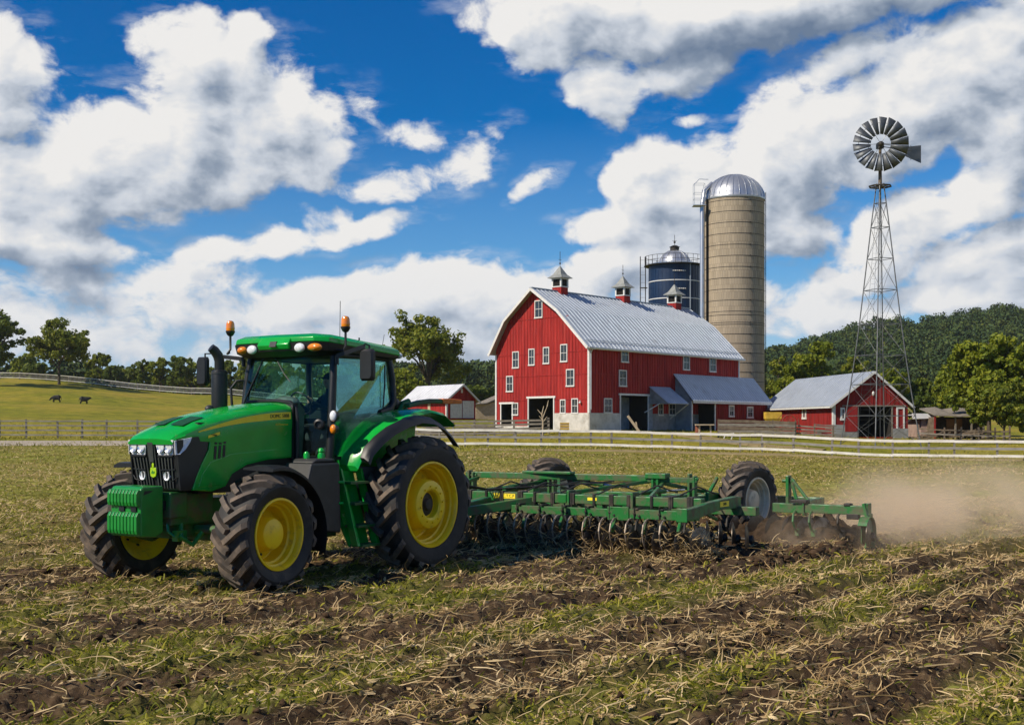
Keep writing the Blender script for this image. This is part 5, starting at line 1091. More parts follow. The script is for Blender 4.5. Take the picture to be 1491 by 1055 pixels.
b = MB(); b.prism([S.p(L_ + .05, -.3, -.05), S.p(a1, -.3, -.05), S.p(a1, zT - .08, -.05), S.p(L_ + .05, zT - .08, -.05)], S.n * .06); b.build('lean_to_back', M_red2, B)
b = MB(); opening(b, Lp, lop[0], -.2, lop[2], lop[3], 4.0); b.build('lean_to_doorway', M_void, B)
b = MB(); slab(b, Lp, lop[2], -.1, lop[2] + .22, zE, -.05, .06); slab(b, Lp, a0 - .05, -.1, a0 + .12, zE, -.05, .06); slab(b, Lp, a0 - .3, zE - .22, a1 + .3, zE + .02, .36, .42); b.build('lean_to_trim', M_trimw, B)
for r in lw: window(Lp, r, B, trim=.16)
M_gb = paint('grey blue boards', (.30, .33, .36), (.22, .24, .27), .8, scale=2)
for q_, s_ in ((a0, .1), (a1, -.1)): b = MB(); b.prism([Lp.p(q_, -.3, 0), S.p(q_, -.3, 0), S.p(q_, zT - .1, 0), Lp.p(q_, zE, 0)], S.d * s_); b.build('lean_to_gable', M_gb, B)
# awning over the milk-house windows
Ap = Plane(S.o + S.n * 2.3, ldir, 1); p0, zl = Ap.hit(974, 587); p1, _zz = Ap.hit(1003.8, 587.5); q0, zh = S.hit(947, 562.5)
zl = zl; A0 = min(p0, p1 - .5)
aw = [Ap.p(A0, zl), Ap.p(p1, zl), S.p(p1, zh, .06), S.p(A0, zh, .06)]
b = MB(); nn = (aw[1] - aw[0]).cross(aw[3] - aw[0]).normalized(); nn = nn if nn.z > 0 else -nn; b.prism(aw, nn * -.06)
for k in range(10): f = (k + .5) / 10; b.bar(aw[0].lerp(aw[1], f) + nn * .01, aw[3].lerp(aw[2], f) + nn * .01, .05, .035, nn)
b.build('awning', M_roof, B)
b = MB(); b.prism([Ap.p(A0 + .06, zl - .05, -.1), S.p(A0 + .06, zl - .05, .08), S.p(A0 + .06, zh - .1, .08)], S.d * .06); b.build('awning_side', M_concrete, B)
b = MB(); b.bar(S.p(A0 - .9, 1.8, .1), S.p(A0 + .1, zl, 1.2), .08, .08); b.bar(S.p(p1 - .1, 1.2, .1), Ap.p(p1 - .1, zl - .05, -.1), .08, .08); b.build('awning_brace', M_trimw, B)
b = MB(); b.ball(G.p(.9 + .15, 3.25 - .6, .18), .12, 10, 6); b.bar(G.p(1.05, 2.75, .0), G.p(1.05, 2.85, .2), .05, .05); b.build('wall_lamp', M_trimw, B, 60)
def rehang(root, loc):
    """Move an Empty to its thing's base and keep the parts where they are."""
    loc = Vector(loc); root.location = loc
    for ch in root.children:
        ch.location = ch.location - loc
rehang(B, BO)

# ---- concrete stave silo
def silo_base(px, d): x = (px - CX) / F * d; return Vector((x, d, bz(x, d)))
so_ = silo_base(1069.3, 152); SI = thing('stave_silo', 'tall tan concrete silo with hoops and a shiny ribbed dome, behind the barn', 'silo', so_)
rs = 43 / F * 152; zt = CAM_H + 328 / F * 152 - so_.z; rg = random.Random(4)
def stave_mat():
    m, t, out = nt('concrete staves'); bsd = N(t, 'ShaderNodeBsdfPrincipled'); bsd.inputs['Roughness'].default_value = .9; bsd.inputs['Specular IOR Level'].default_value = .2
    tc_ = N(t, 'ShaderNodeTexCoord'); sx_ = N(t, 'ShaderNodeSeparateXYZ'); t.links.new(tc_.outputs['Object'], sx_.inputs[0]); a = math_(t, 'MULTIPLY', math_(t, 'ARCTAN2', sx_.outputs[1], sx_.outputs[0]), rs)
    cb_ = N(t, 'ShaderNodeCombineXYZ'); t.links.new(a, cb_.inputs[0]); t.links.new(sx_.outputs[2], cb_.inputs[1])
    br = N(t, 'ShaderNodeTexBrick'); br.offset = .5; t.links.new(cb_.outputs[0], br.inputs['Vector'])
    for k, v_ in (('Color1', (.43, .355, .255, 1)), ('Color2', (.33, .275, .20, 1)), ('Mortar', (.15, .125, .09, 1)), ('Scale', 1.0), ('Mortar Size', .012), ('Brick Width', .32), ('Row Height', .85)): br.inputs[k].default_value = v_
    v = coords(t, 'Object', (1, 1, .18)); c = mix(t, maprange(t, noise(t, v, 1.3, 6, .65), .5, .75, 0, .6), br.outputs[0], (.15, .12, .085))
    hz_ = maprange(t, noise(t, coords(t, 'Object', (.15, .15, 1)), .35, 4), .4, .6, 0, .35); c = mix(t, hz_, c, (.40, .33, .24)); t.links.new(c, bsd.inputs['Base Color']); t.links.new(bsd.outputs[0], out.inputs[0]); return m
b = MB(); b.lathe([(rs, -1), (rs, zt), (rs - .3, zt)], n=72); b.build('silo_wall', stave_mat(), SI, 30)
for k in range(26):
    z = zt - .5 - k * 1.32 * (1 if k < 12 else .86)
    if z < .5: break
    b = MB(); b.lathe([(rs + .005, -.03), (rs + .025, -.025), (rs + .025, .025), (rs + .005, .03)], (0, 0, z), n=60); b.box((rs * math.cos(-1.2) * 1.012, rs * math.sin(-1.2) * 1.012, z), (.18, .12, .12)); b.build('hoop', M_dark, SI)
dh = 36.5 / F * 152
b = MB(); b.lathe([(rs + .10, zt - .10), (rs + .12, zt + .05)] + [(max((rs + .06) * math.cos(R(a)), .02), zt + .05 + dh * math.sin(R(a))) for a in np.linspace(2, 90, 14)], n=56)
for k in range(28):
    a = 2 * math.pi * k / 28; b.tube([((rs + .08) * math.cos(R(e)) * math.cos(a), (rs + .08) * math.cos(R(e)) * math.sin(a), zt + .06 + dh * math.sin(R(e))) for e in np.linspace(2, 86, 8)], .05, 5)
M_dome = paint('shiny dome sheet', (.56, .58, .60), (.42, .44, .47), .38, metal=.7, scale=1.2); b.build('dome', M_dome, SI, 30)
px_w = F / 152
def sp(px, py, dy=-1.5): return Vector(((px - CX) / F * (152 + dy), 152 + dy, CAM_H - (py - HZ) / F * (152 + dy))) - so_
b = MB(); q = sp(1022.6, 300); b.tube([(q.x, q.y, -1), (q.x, q.y, q.z), (q.x + .3, q.y + .2, q.z + 1.9), (q.x + 1.2, q.y + .8, q.z + 2.8), (q.x + 2.2, q.y + 1.4, q.z + 1.9)], .29, 14); b.build('filler_pipe', M_dome, SI, 40)
b = MB(); b.tube([(q.x + .62, q.y + .3, -1), (q.x + .62, q.y + .3, zt)], .12, 8); b.build('chute', M_dark, SI, 40)
b = MB(); c = sp(1018, 296)
for dx in (-.62, .62):
    for dy in (-.5, .7): b.tube([c + Vector((dx, dy, -.3)), c + Vector((dx, dy, 2.3))], .03, 5)
for z in (-.25, .5, 1.2, 2.3):
    b.tube([c + Vector((-.62, -.5, z)), c + Vector((.62, -.5, z)), c + Vector((.62, .7, z)), c + Vector((-.62, .7, z)), c + Vector((-.62, -.5, z))], .026, 5)
b.tube([c + Vector((-.62, -.5, 2.2)), c + Vector((.0, 0, 2.9)), c + Vector((1.2, .7, 3.0))], .04, 5); b.box(c + Vector((0, .1, -.3)), (1.5, 1.5, .06)); b.build('cage_platform', M_roof, SI)
b = MB(); q = sp(1112.6, 300, 0)
for dx in (-.0, .0): b.tube([(rs + .2, -.2, 0), (rs + .2, -.2, zt + 1)], .03, 5)
b.tube([(rs + .2, .25, 0), (rs + .2, .25, zt + 1)], .03, 5)
for k in range(40): b.tube([(rs + .2, -.2, .5 + k * .7), (rs + .2, .25, .5 + k * .7)], .018, 4)
b.build('ladder', M_dark, SI)

# ---- dark blue silo
s2 = silo_base(982.3, 172); SB = thing('blue_silo', 'dark blue steel silo with a railed top and small dome, half hidden by the barn', 'silo', s2); r2 = 37.5 / F * 172; z2 = CAM_H + 233.5 / F * 172 - s2.z
M_blue = paint('glossy dark blue enamel', (.006, .018, .055), (.010, .030, .080), .42, scale=.5, coat=.08, spec=.35)
b = MB(); b.lathe([(r2, -1), (r2, z2), (r2 - .4, z2 + .1)], n=64)
for k in range(40): a = 2 * math.pi * k / 40; b.bar(((r2 + .01) * math.cos(a), (r2 + .01) * math.sin(a), 0), ((r2 + .01) * math.cos(a), (r2 + .01) * math.sin(a), z2), .06, .04, (math.cos(a), math.sin(a), 0))
b.build('silo_wall', M_blue, SB, 30)
for z in (z2 - 2.35, z2 - 4.75, z2 - 7.2, z2 - 9.6): b = MB(); b.lathe([(r2 + .01, -.07), (r2 + .06, -.06), (r2 + .06, .06), (r2 + .01, .07)], (0, 0, z), n=60); b.build('hoop', M_roofw, SB)
b = MB(); b.lathe([(r2 * .62 * math.cos(R(a)) + .01, z2 + .1 + 2.0 * math.sin(R(a))) for a in np.linspace(0, 90, 10)], n=32); b.lathe([(r2 + .02, z2 - .05), (r2 + .02, z2 + .12), (r2 * .6, z2 + .45)], n=48)
for k in range(14): a = 2 * math.pi * k / 14; b.tube([(r2 * .63 * math.cos(R(e)) * math.cos(a), r2 * .63 * math.cos(R(e)) * math.sin(a), z2 + .12 + 2.0 * math.sin(R(e))) for e in np.linspace(2, 80, 6)], .035, 4)
b.build('dome', M_dome, SB, 30)
b = MB(); b.lathe([(.62, z2 + 1.9), (.62, z2 + 2.5), (.75, z2 + 2.52), (.3, z2 + 2.75), (0, z2 + 2.8)], n=16); b.tube([(0, 0, z2 + 2.7), (0, 0, z2 + 4.2)], .035, 5); b.ball((0, 0, z2 + 3.2), .16, 8, 6); b.bar((-.3, 0, z2 + 3.4), (.3, 0, z2 + 3.4), .04, .04); b.build('vent_cap', M_dark, SB, 40)
b = MB(); rr2 = r2 + .55
for k in range(30): a = 2 * math.pi * k / 30; b.tube([(rr2 * math.cos(a), rr2 * math.sin(a), z2 - .1), (rr2 * math.cos(a), rr2 * math.sin(a), z2 + 1.15)], .03, 4)
for z in (z2 + .55, z2 + 1.15): b.tube([(rr2 * math.cos(a), rr2 * math.sin(a), z) for a in np.linspace(0, 2 * math.pi, 49)], .03, 4, False)
b.lathe([(r2, z2 - .14), (rr2 + .1, z2 - .12), (rr2 + .1, z2 - .06), (r2, z2 - .05)], n=40); b.build('railing', M_dark, SB)
b = MB()
for dx in (-.35, .35):
    for dy in (0, .6): b.tube([(-r2 - .85 + dx, -.6 + dy, 0), (-r2 - .85 + dx, -.6 + dy, z2 + 1.2)], .035, 5)
for k in range(22): b.bar((-r2 - 1.2, -.6, 1 + k * 1.02), (-r2 - .5, -.6, 1 + k * 1.02), .03, .03)
b.box((-r2 - .75, -.3, z2 - 3.1), (1.0, .9, .06)); b.build('access_ladder', M_dark, SB)
b = MB(); a = R(-62); b.tube([(r2 * 1.02 * math.cos(a), r2 * 1.02 * math.sin(a), 0), (r2 * 1.02 * math.cos(a), r2 * 1.02 * math.sin(a), z2)], .06, 6); b.build('down_pipe', M_roof, SB)
for z in (z2 - 1.1, z2 - 3.5):
    b = MB()
    for k in range(7): a = R(-100) + k * .075; b.box(((r2 + .05) * math.cos(a), (r2 + .05) * math.sin(a), z), (.2, .08, .10 + .05 * (k % 2)))
    b.build('maker_lettering', M_trimw, SB)
# ------------------------------------------------------------------ lower buildings
def gable_building(name, label, cat, corner, e1, Wd, Ln, zw, za, mats, over=.35, found=0, base=0, ribs=14):
    """corner: near ground corner, e1 along the gable, length runs behind it; returns root, gable and side planes."""
    root = thing(name, label, cat, (0, 0, 0)); e1 = Vector((e1[0], e1[1], 0)).normalized(); e2 = Vector((-e1.y, e1.x, 0)); mw, mr, mt = mats
    Gp = Plane(corner, e1, 1); Sp_ = Plane(Vector(corner), e2, -1)
    return root, Gp, Sp_, e1, e2
def finish_roof(root, c, e1, e2, Wd, Ln, zw, za, m, mt, over=.4, ribs=14, ap=.5):
    c = Vector(c); up = Vector((0, 0, 1)); sl = (za - zw) / (Wd * ap); zo = zw - sl * over; sl2 = (za - zw) / (Wd * (1 - ap)); zo2 = zw - sl2 * over
    b = MB()
    for (a0, z0), (a1, z1) in (((-over, zo), (Wd * ap, za)), ((Wd + over, zo2), (Wd * ap, za))):
        q = [c + e1 * a0 + e2 * -over + up * z0, c + e1 * a1 + e2 * -over + up * z1, c + e1 * a1 + e2 * (Ln + over) + up * z1, c + e1 * a0 + e2 * (Ln + over) + up * z0]
        nn = (q[1] - q[0]).cross(q[3] - q[0]).normalized(); nn = nn if nn.z > 0 else -nn; b.prism([p + nn * .1 for p in q], nn * -.07)
        for k in range(ribs): f = (k + .5) / ribs; b.bar(q[0].lerp(q[3], f) + nn * .11, q[1].lerp(q[2], f) + nn * .11, .05, .035, nn)
    b.build('roof', m, root)
    b = MB(); fr_ = c + e2 * (-over - .02)
    b.bar(fr_ + e1 * -over + up * (zo - .03), fr_ + e1 * Wd * ap + up * (za - .03), .04, .2); b.bar(fr_ + e1 * (Wd + over) + up * (zo2 - .03), fr_ + e1 * Wd * ap + up * (za - .03), .04, .2)
    b.bar(c + e1 * (-over - .02) + e2 * -over + up * (zo - .02), c + e1 * (-over - .02) + e2 * (Ln + over) + up * (zo - .02), .04, .16); b.build('rake_board', mt, root)
def shell(root, Gp, Sp_, e1, e2, Wd, Ln, zw, za, mw, holes_g=(), holes_s=(), z0=-.4, bat=.4, ap=.5):
    tp = lambda a: zw + (za - zw) * (a / (Wd * ap) if a < Wd * ap else (Wd - a) / (Wd * (1 - ap)))
    b = MB(); wall_grid(b, Gp, tp, 0, Wd, list(holes_g), z0); battens(b, Gp, tp, .1, Wd - .1, list(holes_g), 0, bat, .03, .045); b.build('gable_wall', mw, root)
    b = MB(); wall_grid(b, Sp_, lambda a: zw, 0, Ln, list(holes_s), z0); battens(b, Sp_, lambda a: zw, .1, Ln - .1, list(holes_s), 0, bat, .03, .045); b.build('side_wall', mw, root)
    G2 = Plane(Gp.o + e2 * Ln, e1, 1); S2 = Plane(Sp_.o + e1 * Wd, e2, -1); b = MB(); wall_grid(b, G2, tp, 0, Wd, [], z0); wall_grid(b, S2, lambda a: zw, 0, Ln, [], z0); b.build('back_wall', mw, root)
    return tp
# ---- red barn under the windmill
c = at(1213, 636, 118.0); e1 = (math.cos(R(7)), math.sin(R(7)))
BR, Gp, Sp_, e1, e2 = gable_building('low_barn', 'low red barn with a wide dark doorway, standing behind the windmill', 'barn', c, e1, 0, 0, 0, 0, (0, 0, 0))
Wd = Gp.hit(1322, 600)[0]; Ln = 20.5; zw = Gp.hit(1213, 587)[1]; za = Gp.hit(1271, 541.5)[1]
dr = Gp.rect(1250, 591.5, 1298, 628); dr = (dr[0], 0, dr[2], dr[3]); gw1 = Gp.rect(1223.5, 593, 1231.6, 611); gd2 = Gp.rect(1305, 592.5, 1317, 622); gd2 = (gd2[0], .1, gd2[2], gd2[3]); sw1 = Sp_.rect(1168.5, 592.5, 1174.5, 609.5)
shell(BR, Gp, Sp_, e1, e2, Wd, Ln, zw, za, M_red2, [dr], [], ap=.53); finish_roof(BR, c, e1, e2, Wd, Ln, zw, za, M_roof, M_trimw, .45, 34, ap=.53)
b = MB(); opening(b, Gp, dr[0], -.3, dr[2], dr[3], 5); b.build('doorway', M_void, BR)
b = MB(); slab(b, Gp, dr[0] - .12, 0, dr[0], dr[3], -.02, .06); slab(b, Gp, dr[2], 0, dr[2] + .12, dr[3], -.02, .06); slab(b, Gp, dr[0] - 1.6, dr[3], dr[2] + 1.4, dr[3] + .12, -.02, .09); b.build('door_frame', M_board, BR)
b = MB(); slab(b, Gp, dr[0] - 1.35, .5, dr[0] - .13, dr[3], .05, .1); b.build('sliding_door', M_red2, BR)
window(Gp, gw1, BR, trim=.18, cols=1); window(Sp_, sw1, BR, trim=.2)
b = MB(); a0_, z0_, a1_, z1_ = gd2; slab(b, Gp, a0_, z0_, a0_ + .16, z1_, -.02, .07); slab(b, Gp, a1_ - .16, z0_, a1_, z1_, -.02, .07); slab(b, Gp, a0_ + .16, z1_ - .16, a1_ - .16, z1_, -.02, .07); b.build('side_door', M_trimw, BR)
b = MB(); slab(b, Gp, -.04, .0, .22, zw, -.04, .07); slab(b, Sp_, -.04, .0, .15, zw, -.04, .068); b.build('corner_board', M_trimw, BR)
for q_ in ((.0, -.5, dr[0] - .13, 1.15), (dr[2] + .13, -.5, Wd, .8)): b = MB(); slab(b, Gp, *q_, 0, .08); b.build('foundation', M_concrete, BR)
b = MB(); b.ball(Gp.p(Wd * .53, 5.0 - .9, .1), (.13, .13, .22), 8, 6); b.build('gable_lamp', M_trimw, BR, 60)
rehang(BR, c)
# ---- small shed with white doors
d0 = 150.0; c = at(650, 609, d0); e1 = (math.cos(R(35)), math.sin(R(35)))
SH, Gp, Sp_, e1, e2 = gable_building('shed', 'small red shed with white double doors and a bright metal roof', 'shed', c, e1, 0, 0, 0, 0, (0, 0, 0))
Wd = Gp.hit(692.5, 600)[0]; Ln = Sp_.hit(589, 600)[0]; zw = Gp.hit(650, 580.5)[1]; za = Gp.hit(673.5, 560)[1]
shell(SH, Gp, Sp_, e1, e2, Wd, Ln, zw, za, M_red, ap=.52); finish_roof(SH, c, e1, e2, Wd, Ln, zw, za, M_roofw, M_trimw, .45, 16, ap=.52)
r = Gp.rect(655.5, 583.3, 689.5, 606); am = (r[0] + r[2]) / 2
for a0_, a1_ in ((r[0], am - .06), (am + .06, r[2])): b = MB(); slab(b, Gp, a0_, r[1] - .2, a1_, r[3], .04, .1); battens(b, Gp, lambda a: r[3], a0_, a1_, [], r[1] - .2, .28, .12, .03); b.build('double_door', M_trimw, SH)
b = MB(); slab(b, Gp, -.02, -.2, .16, zw, -.03, .07); slab(b, Sp_, -.02, -.2, .13, zw, -.03, .066); b.build('corner_board', M_trimw, SH)
b = MB(); slab(b, Gp, Wd * .52 - .12, zw + .75, Wd * .52 + .12, zw + 1.25, .02, .07); b.build('gable_vent', M_trimw, SH)
b = MB(); slab(b, Sp_, 3.6, .3, 4.2, 1.9, .02, .07); b.build('plank_patch', M_palew, SH)
rehang(SH, c)
# ---- low tan lean-to beside the barn
c = at(693, 607, 165); e1 = Vector((.95, .3, 0)).normalized(); e2 = Vector((-e1.y, e1.x, 0)); LT = thing('low_shed', 'low tan shed with a sloping roof between the red shed and the barn', 'shed', (0, 0, 0)); Gp = Plane(c, e1, 1)
b = MB(); b.prism([Gp.p(0, -.4), Gp.p(4, -.4), Gp.p(4, 2.4), Gp.p(1.4, 1.7), Gp.p(0, 1.6)], e2 * 4); b.build('wall', M_palew, LT)
b = MB(); b.prism([Gp.p(-.4, 1.62, .4), Gp.p(1.3, 1.75, .4), Gp.p(4.3, 3.0, .4), Gp.p(4.3, 3.12, .4), Gp.p(1.3, 1.87, .4), Gp.p(-.4, 1.74, .4)], e2 * 5); b.build('roof', M_board, LT)
rehang(LT, c)
# ---- open sheds under the trees on the right
M_pink = paint('faded pink boards', (.40, .29, .24), (.30, .21, .18), .85, scale=2); M_rust = paint('rusty orange boards', (.34, .17, .08), (.22, .11, .06), .85, scale=2)
c = at(1334, 634, 124); L1 = thing('open_shed', 'low shed with a whitish flat roof and faded pink boards, right of the low barn', 'shed', (0, 0, 0)); Gp = Plane(c, (1, .05), 1); e2 = Vector((-.05, 1, 0)); wl_ = Gp.hit(1360, 620)[0]
b = MB(); b.prism([Gp.p(.5, -.4), Gp.p(wl_, -.4), Gp.p(wl_, 1.65), Gp.p(.5, 1.65)], e2 * 4); b.build('wall', M_pink, L1)
b = MB(); b.prism([Gp.p(-.4, 1.66, .4), Gp.p(wl_ + .1, 1.72, .4), Gp.p(wl_ + .1, 2.18, .3), Gp.p(-.4, 2.2, .3)], e2 * .4); b.prism([Gp.p(-.4, 2.0, .0), Gp.p(wl_ + .1, 2.05, .0), Gp.p(wl_ + .1, 2.12, .0), Gp.p(-.4, 2.1, .0)], e2 * 4.5); b.build('roof', M_roofw, L1); rehang(L1, c)
c = at(1361, 636, 122); L2 = thing('open_shed', 'long dark open-fronted shed with a sagging grey roof under the big tree', 'shed', (0, 0, 0)); Gp = Plane(c, (1, .03), 1); e2 = Vector((-.03, 1, 0)); wl_ = Gp.hit(1432, 620)[0]
b = MB(); opening(b, Gp, 0, -.2, wl_, 1.95, 3.6); b.build('wall', M_brownb, L2)
b = MB(); Pq = [Gp.p(wl_ * f, 2.0 + d_, .5) for f, d_ in ((-.03, .05), (.3, .0), (.45, -.06), (.7, .02), (1.05, .0))]; Pk = [Gp.p(wl_ * f, 2.75 + d_, -3.8) for f, d_ in ((-.03, .0), (.3, .15), (.45, -.1), (.7, .1), (1.05, .0))]
for k in range(4): b.prism([Pq[k], Pq[k + 1], Pk[k + 1], Pk[k]], Vector((0, 0, .10)))
b.build('roof', M_board, L2)
b = MB(); slab(b, Gp, wl_ * .42, .2, wl_ * .75, 1.75, -2.4, -2.3); b.build('back_board', M_rust, L2)
for f in (0, .42, .75, 1.0): b = MB(); slab(b, Gp, wl_ * f - .07, -.3, wl_ * f + .07, 2.0, -.02, .12); b.build('post', M_red2 if f < .1 else M_board, L2)
rehang(L2, c)
# ------------------------------------------------------------------ windmill
wd = 104.0; wb_ = at(1281.5, 641, wd); wz = bz(wb_.x, wb_.y); wb_.z = wz; WM = thing('windmill', 'tall galvanised farm windmill on a lattice tower, its wheel above the low barn', 'windmill', wb_)
M_galv = paint('weathered galvanised steel', (.17, .175, .18), (.10, .105, .11), .5, metal=.4, scale=3); M_vane = paint('grey vane sheet', (.075, .085, .095), (.13, .14, .15), .5, metal=.4, scale=1.5)
hubz = CAM_H + 408 / F * wd - wz; topz = CAM_H + 353 / F * wd - wz; rot = R(22); hb = 2.30
def leg(k, z):
    f = min(1, z / topz); r = (hb * 1.414) * (1 - f) + .28 * f; r *= (1 - .10 * math.sin(math.pi * f)); a = rot + math.pi / 4 + k * math.pi / 2; return Vector((r * math.cos(a), r * math.sin(a), z))
for k in range(4): b = MB(); b.tube([leg(k, z) for z in np.linspace(-.4, topz, 9)], .05, 6); b.build('leg', M_galv, WM)
lv = [2.6 + .0, 5.2, 7.6, 10.2, 13.0, 15.6, 18.2, 20.2]
for z in lv:
    b = MB()
    for k in range(4): b.bar(leg(k, z), leg(k + 1, z), .05, .05)
    b.build('girt', M_galv, WM)
for z0_, z1_ in zip([0.2] + lv[:-1], lv):
    b = MB()
    for k in range(4): b.tube([leg(k, z0_), leg(k + 1, z1_)], .016, 4); b.tube([leg(k + 1, z0_), leg(k, z1_)], .016, 4)
    b.build('cross_brace', M_galv, WM)
b = MB(); b.tube([(0, 0, 0), (0, 0, topz)], .016, 6); b.build('pump_rod', M_galv, WM)
b = MB()
for k in range(46): z = .6 + k * .42; b.bar(leg(0, z).lerp(leg(1, z), .38), leg(0, z).lerp(leg(1, z), .62), .012, .012)
b.tube([leg(0, .3).lerp(leg(1, .3), .38), leg(0, topz - .5).lerp(leg(1, topz - .5), .38)], .011, 4); b.tube([leg(0, .3).lerp(leg(1, .3), .62), leg(0, topz - .5).lerp(leg(1, topz - .5), .62)], .011, 4); b.build('ladder', M_galv, WM)
b = MB(); pz = topz - .25
ringp = [Vector((0.9 * math.cos(a), 0.9 * math.sin(a), pz)) for a in np.linspace(0, 2 * math.pi, 9)]; b.tube(ringp, .07, 6, False)
for k in range(8): b.bar(ringp[k], Vector((.12 * ringp[k].x, .12 * ringp[k].y, pz)), .10, .05)
b.build('platform', M_dark, WM)
yaw = R(205)    # the wheel looks towards the camera and a little left
wax = Vector((math.cos(R(-101)), math.sin(R(-101)), 0)); side_ = Vector((-wax.y, wax.x, 0)); up = Vector((0, 0, 1)); hub = Vector((0, 0, hubz)) + wax * .55
b = MB(); b.tube([Vector((0, 0, topz - .3)), Vector((0, 0, hubz - .2))], [.16, .12], 8); b.build('mast', M_brownb, WM, 40)
b = MB(); b.box(Vector((0, 0, hubz)) - wax * .1, (.5, .6, .45)); b.tube([Vector((0, 0, hubz)) - wax * .5, hub + wax * .2], .13, 10); b.ball(hub + wax * .15, .22, 10, 7); b.build('gearbox', M_dark, WM, 50)
wr = 2.22
for k in range(18):
    a = 2 * math.pi * k / 18 + .09; rd = side_ * math.cos(a) + up * math.sin(a); tg = -side_ * math.sin(a) + up * math.cos(a); secs = []
    for r_ in (.80, 1.5, wr):
        hwd = r_ * math.tan(math.pi / 18) * .86; secs.append([hub + rd * r_ + tg * (hwd * u) + wax * (.10 * u * r_ / wr * 1.6 + .10 * (1 - u * u) * .6) for u in (-1, -.33, .33, 1)])
    b = MB(); b.loft(secs, close=False, cap=False); o = b.build('blade', M_vane, WM, 60); sd = o.modifiers.new('thick', 'SOLIDIFY'); sd.thickness = .012
b = MB()
for r_ in (1.0, 1.78): b.tube([hub - wax * .08 + (side_ * math.cos(a) + up * math.sin(a)) * r_ for a in np.linspace(0, 2 * math.pi, 37)], .022, 5, False)
for k in range(6): a = 2 * math.pi * k / 6; b.tube([hub + wax * .1, hub - wax * .08 + (side_ * math.cos(a) + up * math.sin(a)) * 1.78], .02, 5)
b.build('wheel_ring', M_galv, WM)
td = (side_ * .92 - wax * .38).normalized(); t0 = Vector((0, 0, hubz)) - wax * .3
b = MB(); b.tube([t0, t0 + td * 3.0 + up * -.25], .035, 6).tube([t0 + up * .2, t0 + td * 3.0 + up * .05], .03, 6); v0 = t0 + td * 2.35; v1 = t0 + td * 3.75
b.prism([v0 + up * .05, v1 + up * .25, v1 + up * -1.25, v0 + up * -.75], wax * .02)
for f in (.33, .66): b.bar(v0.lerp(v1, f) + up * .2, v0.lerp(v1, f) + up * -1.0, .03, .05)
b.build('tail_vane', M_vane, WM)
# ------------------------------------------------------------------ fences
M_fwhite = paint('faded white fence board', (.80, .77, .70), (.64, .60, .53), .8, scale=1.2, dirt=(.30, .25, .19), dirt_amt=.2, dirt_scale=1.5, spec=.2)
M_fgrey = paint('grey fence board', (.33, .31, .28), (.22, .205, .18), .9, scale=1.5, dirt=(.12, .105, .085), dirt_amt=.25, dirt_scale=2, spec=.15)
M_post = paint('weathered fence post', (.26, .23, .19), (.14, .125, .10), .9, scale=2, dirt=(.10, .09, .07), dirt_amt=.3, dirt_scale=3, spec=.15)
frg = random.Random(3)
def fence(name, label, pts, rails, hgt, gap, mats, post_m, post=.11, rail_h=.13, ph=.12, jit=.25, skip=0):
    P = [Vector((p[0], p[1], bz(p[0], p[1]))) for p in pts]; root = thing(name, label, 'fence', P[0]); o = P[0]; posts = []
    for a, c in zip(P[:-1], P[1:]):
        n = max(1, round((c - a).length / gap))
        for k in range(n):
            q = a.lerp(c, (k + (frg.uniform(-jit, jit) if 0 < k else 0)) / n); posts.append(Vector((q.x, q.y, bz(q.x, q.y))))
    posts.append(P[-1])
    dirs = [(posts[min(i + 1, len(posts) - 1)] - posts[max(i - 1, 0)]).normalized() for i in range(len(posts))]
    for i, q in enumerate(posts):
        if skip and frg.random() < skip: continue
        d = dirs[i]; lean = Vector((frg.uniform(-.03, .03), frg.uniform(-.03, .03), 0)); b = MB(); hh = hgt + ph * frg.uniform(.3, 1.2)
        b.bar(q - o + Vector((0, 0, -.3)), q - o + lean + Vector((0, 0, hh)), post * frg.uniform(.85, 1.25), post, (d.x, d.y, 0)); b.build('post', post_m, root)
    for j, z in enumerate(rails):
        b = MB()
        for i in range(len(posts) - 1):
            a, c = posts[i], posts[i + 1]; nrm = Vector((dirs[i].y, -dirs[i].x, 0)) * (post * .5 + .03); s = frg.uniform(-.03, .03)
            if nrm.y > 0: nrm = -nrm
            b.bar(a - o + nrm + Vector((0, 0, z + frg.uniform(-.02, .02))), c - o + nrm + Vector((0, 0, z + s)), .035, rail_h)
        b.build('rail', mats[j % len(mats)], root)
    return root
fence('rail_fence', 'long faded white three rail fence between the field and the barns', [gp(560, 97.0), gp(640, 96.2), gp(860, 94.5), gp(1110, 92), gp(1300, 88.5), gp(1500, 85.5), gp(1640, 83)], (.26, .76, 1.26), 1.26, 2.1, (M_fwhite, M_fgrey, M_fwhite), M_post, .15, .18)
fence('paddock_fence', 'weathered grey rail fence along the farm road below the pasture', [gp(-160, 93.5), gp(0, 93.5), gp(200, 94), gp(330, 95), gp(480, 97), gp(556, 98.5)], (.28, .62, .98, 1.32), 1.32, 2.2, (M_fgrey,), M_post, .12, .10)
rp = [gp(-140, 282), gp(0, 284), gp(100, 286), gp(200, 288), gp(310, 290), gp(480, 294)]
fence('ridge_fence', 'distant rail fence running down the crest of the pasture hill', rp, (.45, .95, 1.45), 1.45, 5.5, (M_fwhite, M_fgrey, M_fwhite), M_post, .2, .20)
fence('corral_fence', 'weathered grey board corral fence in front of the barn gable', [gp(606, 111), gp(660, 110.5), gp(720, 110), gp(790, 109.5), gp(799, 111.5)], (.25, .62, .98, 1.32), 1.35, 1.9, (M_board,), M_board, .16, .17)
fence('board_fence', 'close brown board fence in front of the lean-to', [gp(1046, 110), gp(1100, 109.5), gp(1158, 109)], (.22, .52, .82, 1.12, 1.40), 1.45, 2.2, (M_brownb, M_board), M_brownb, .15, .25)
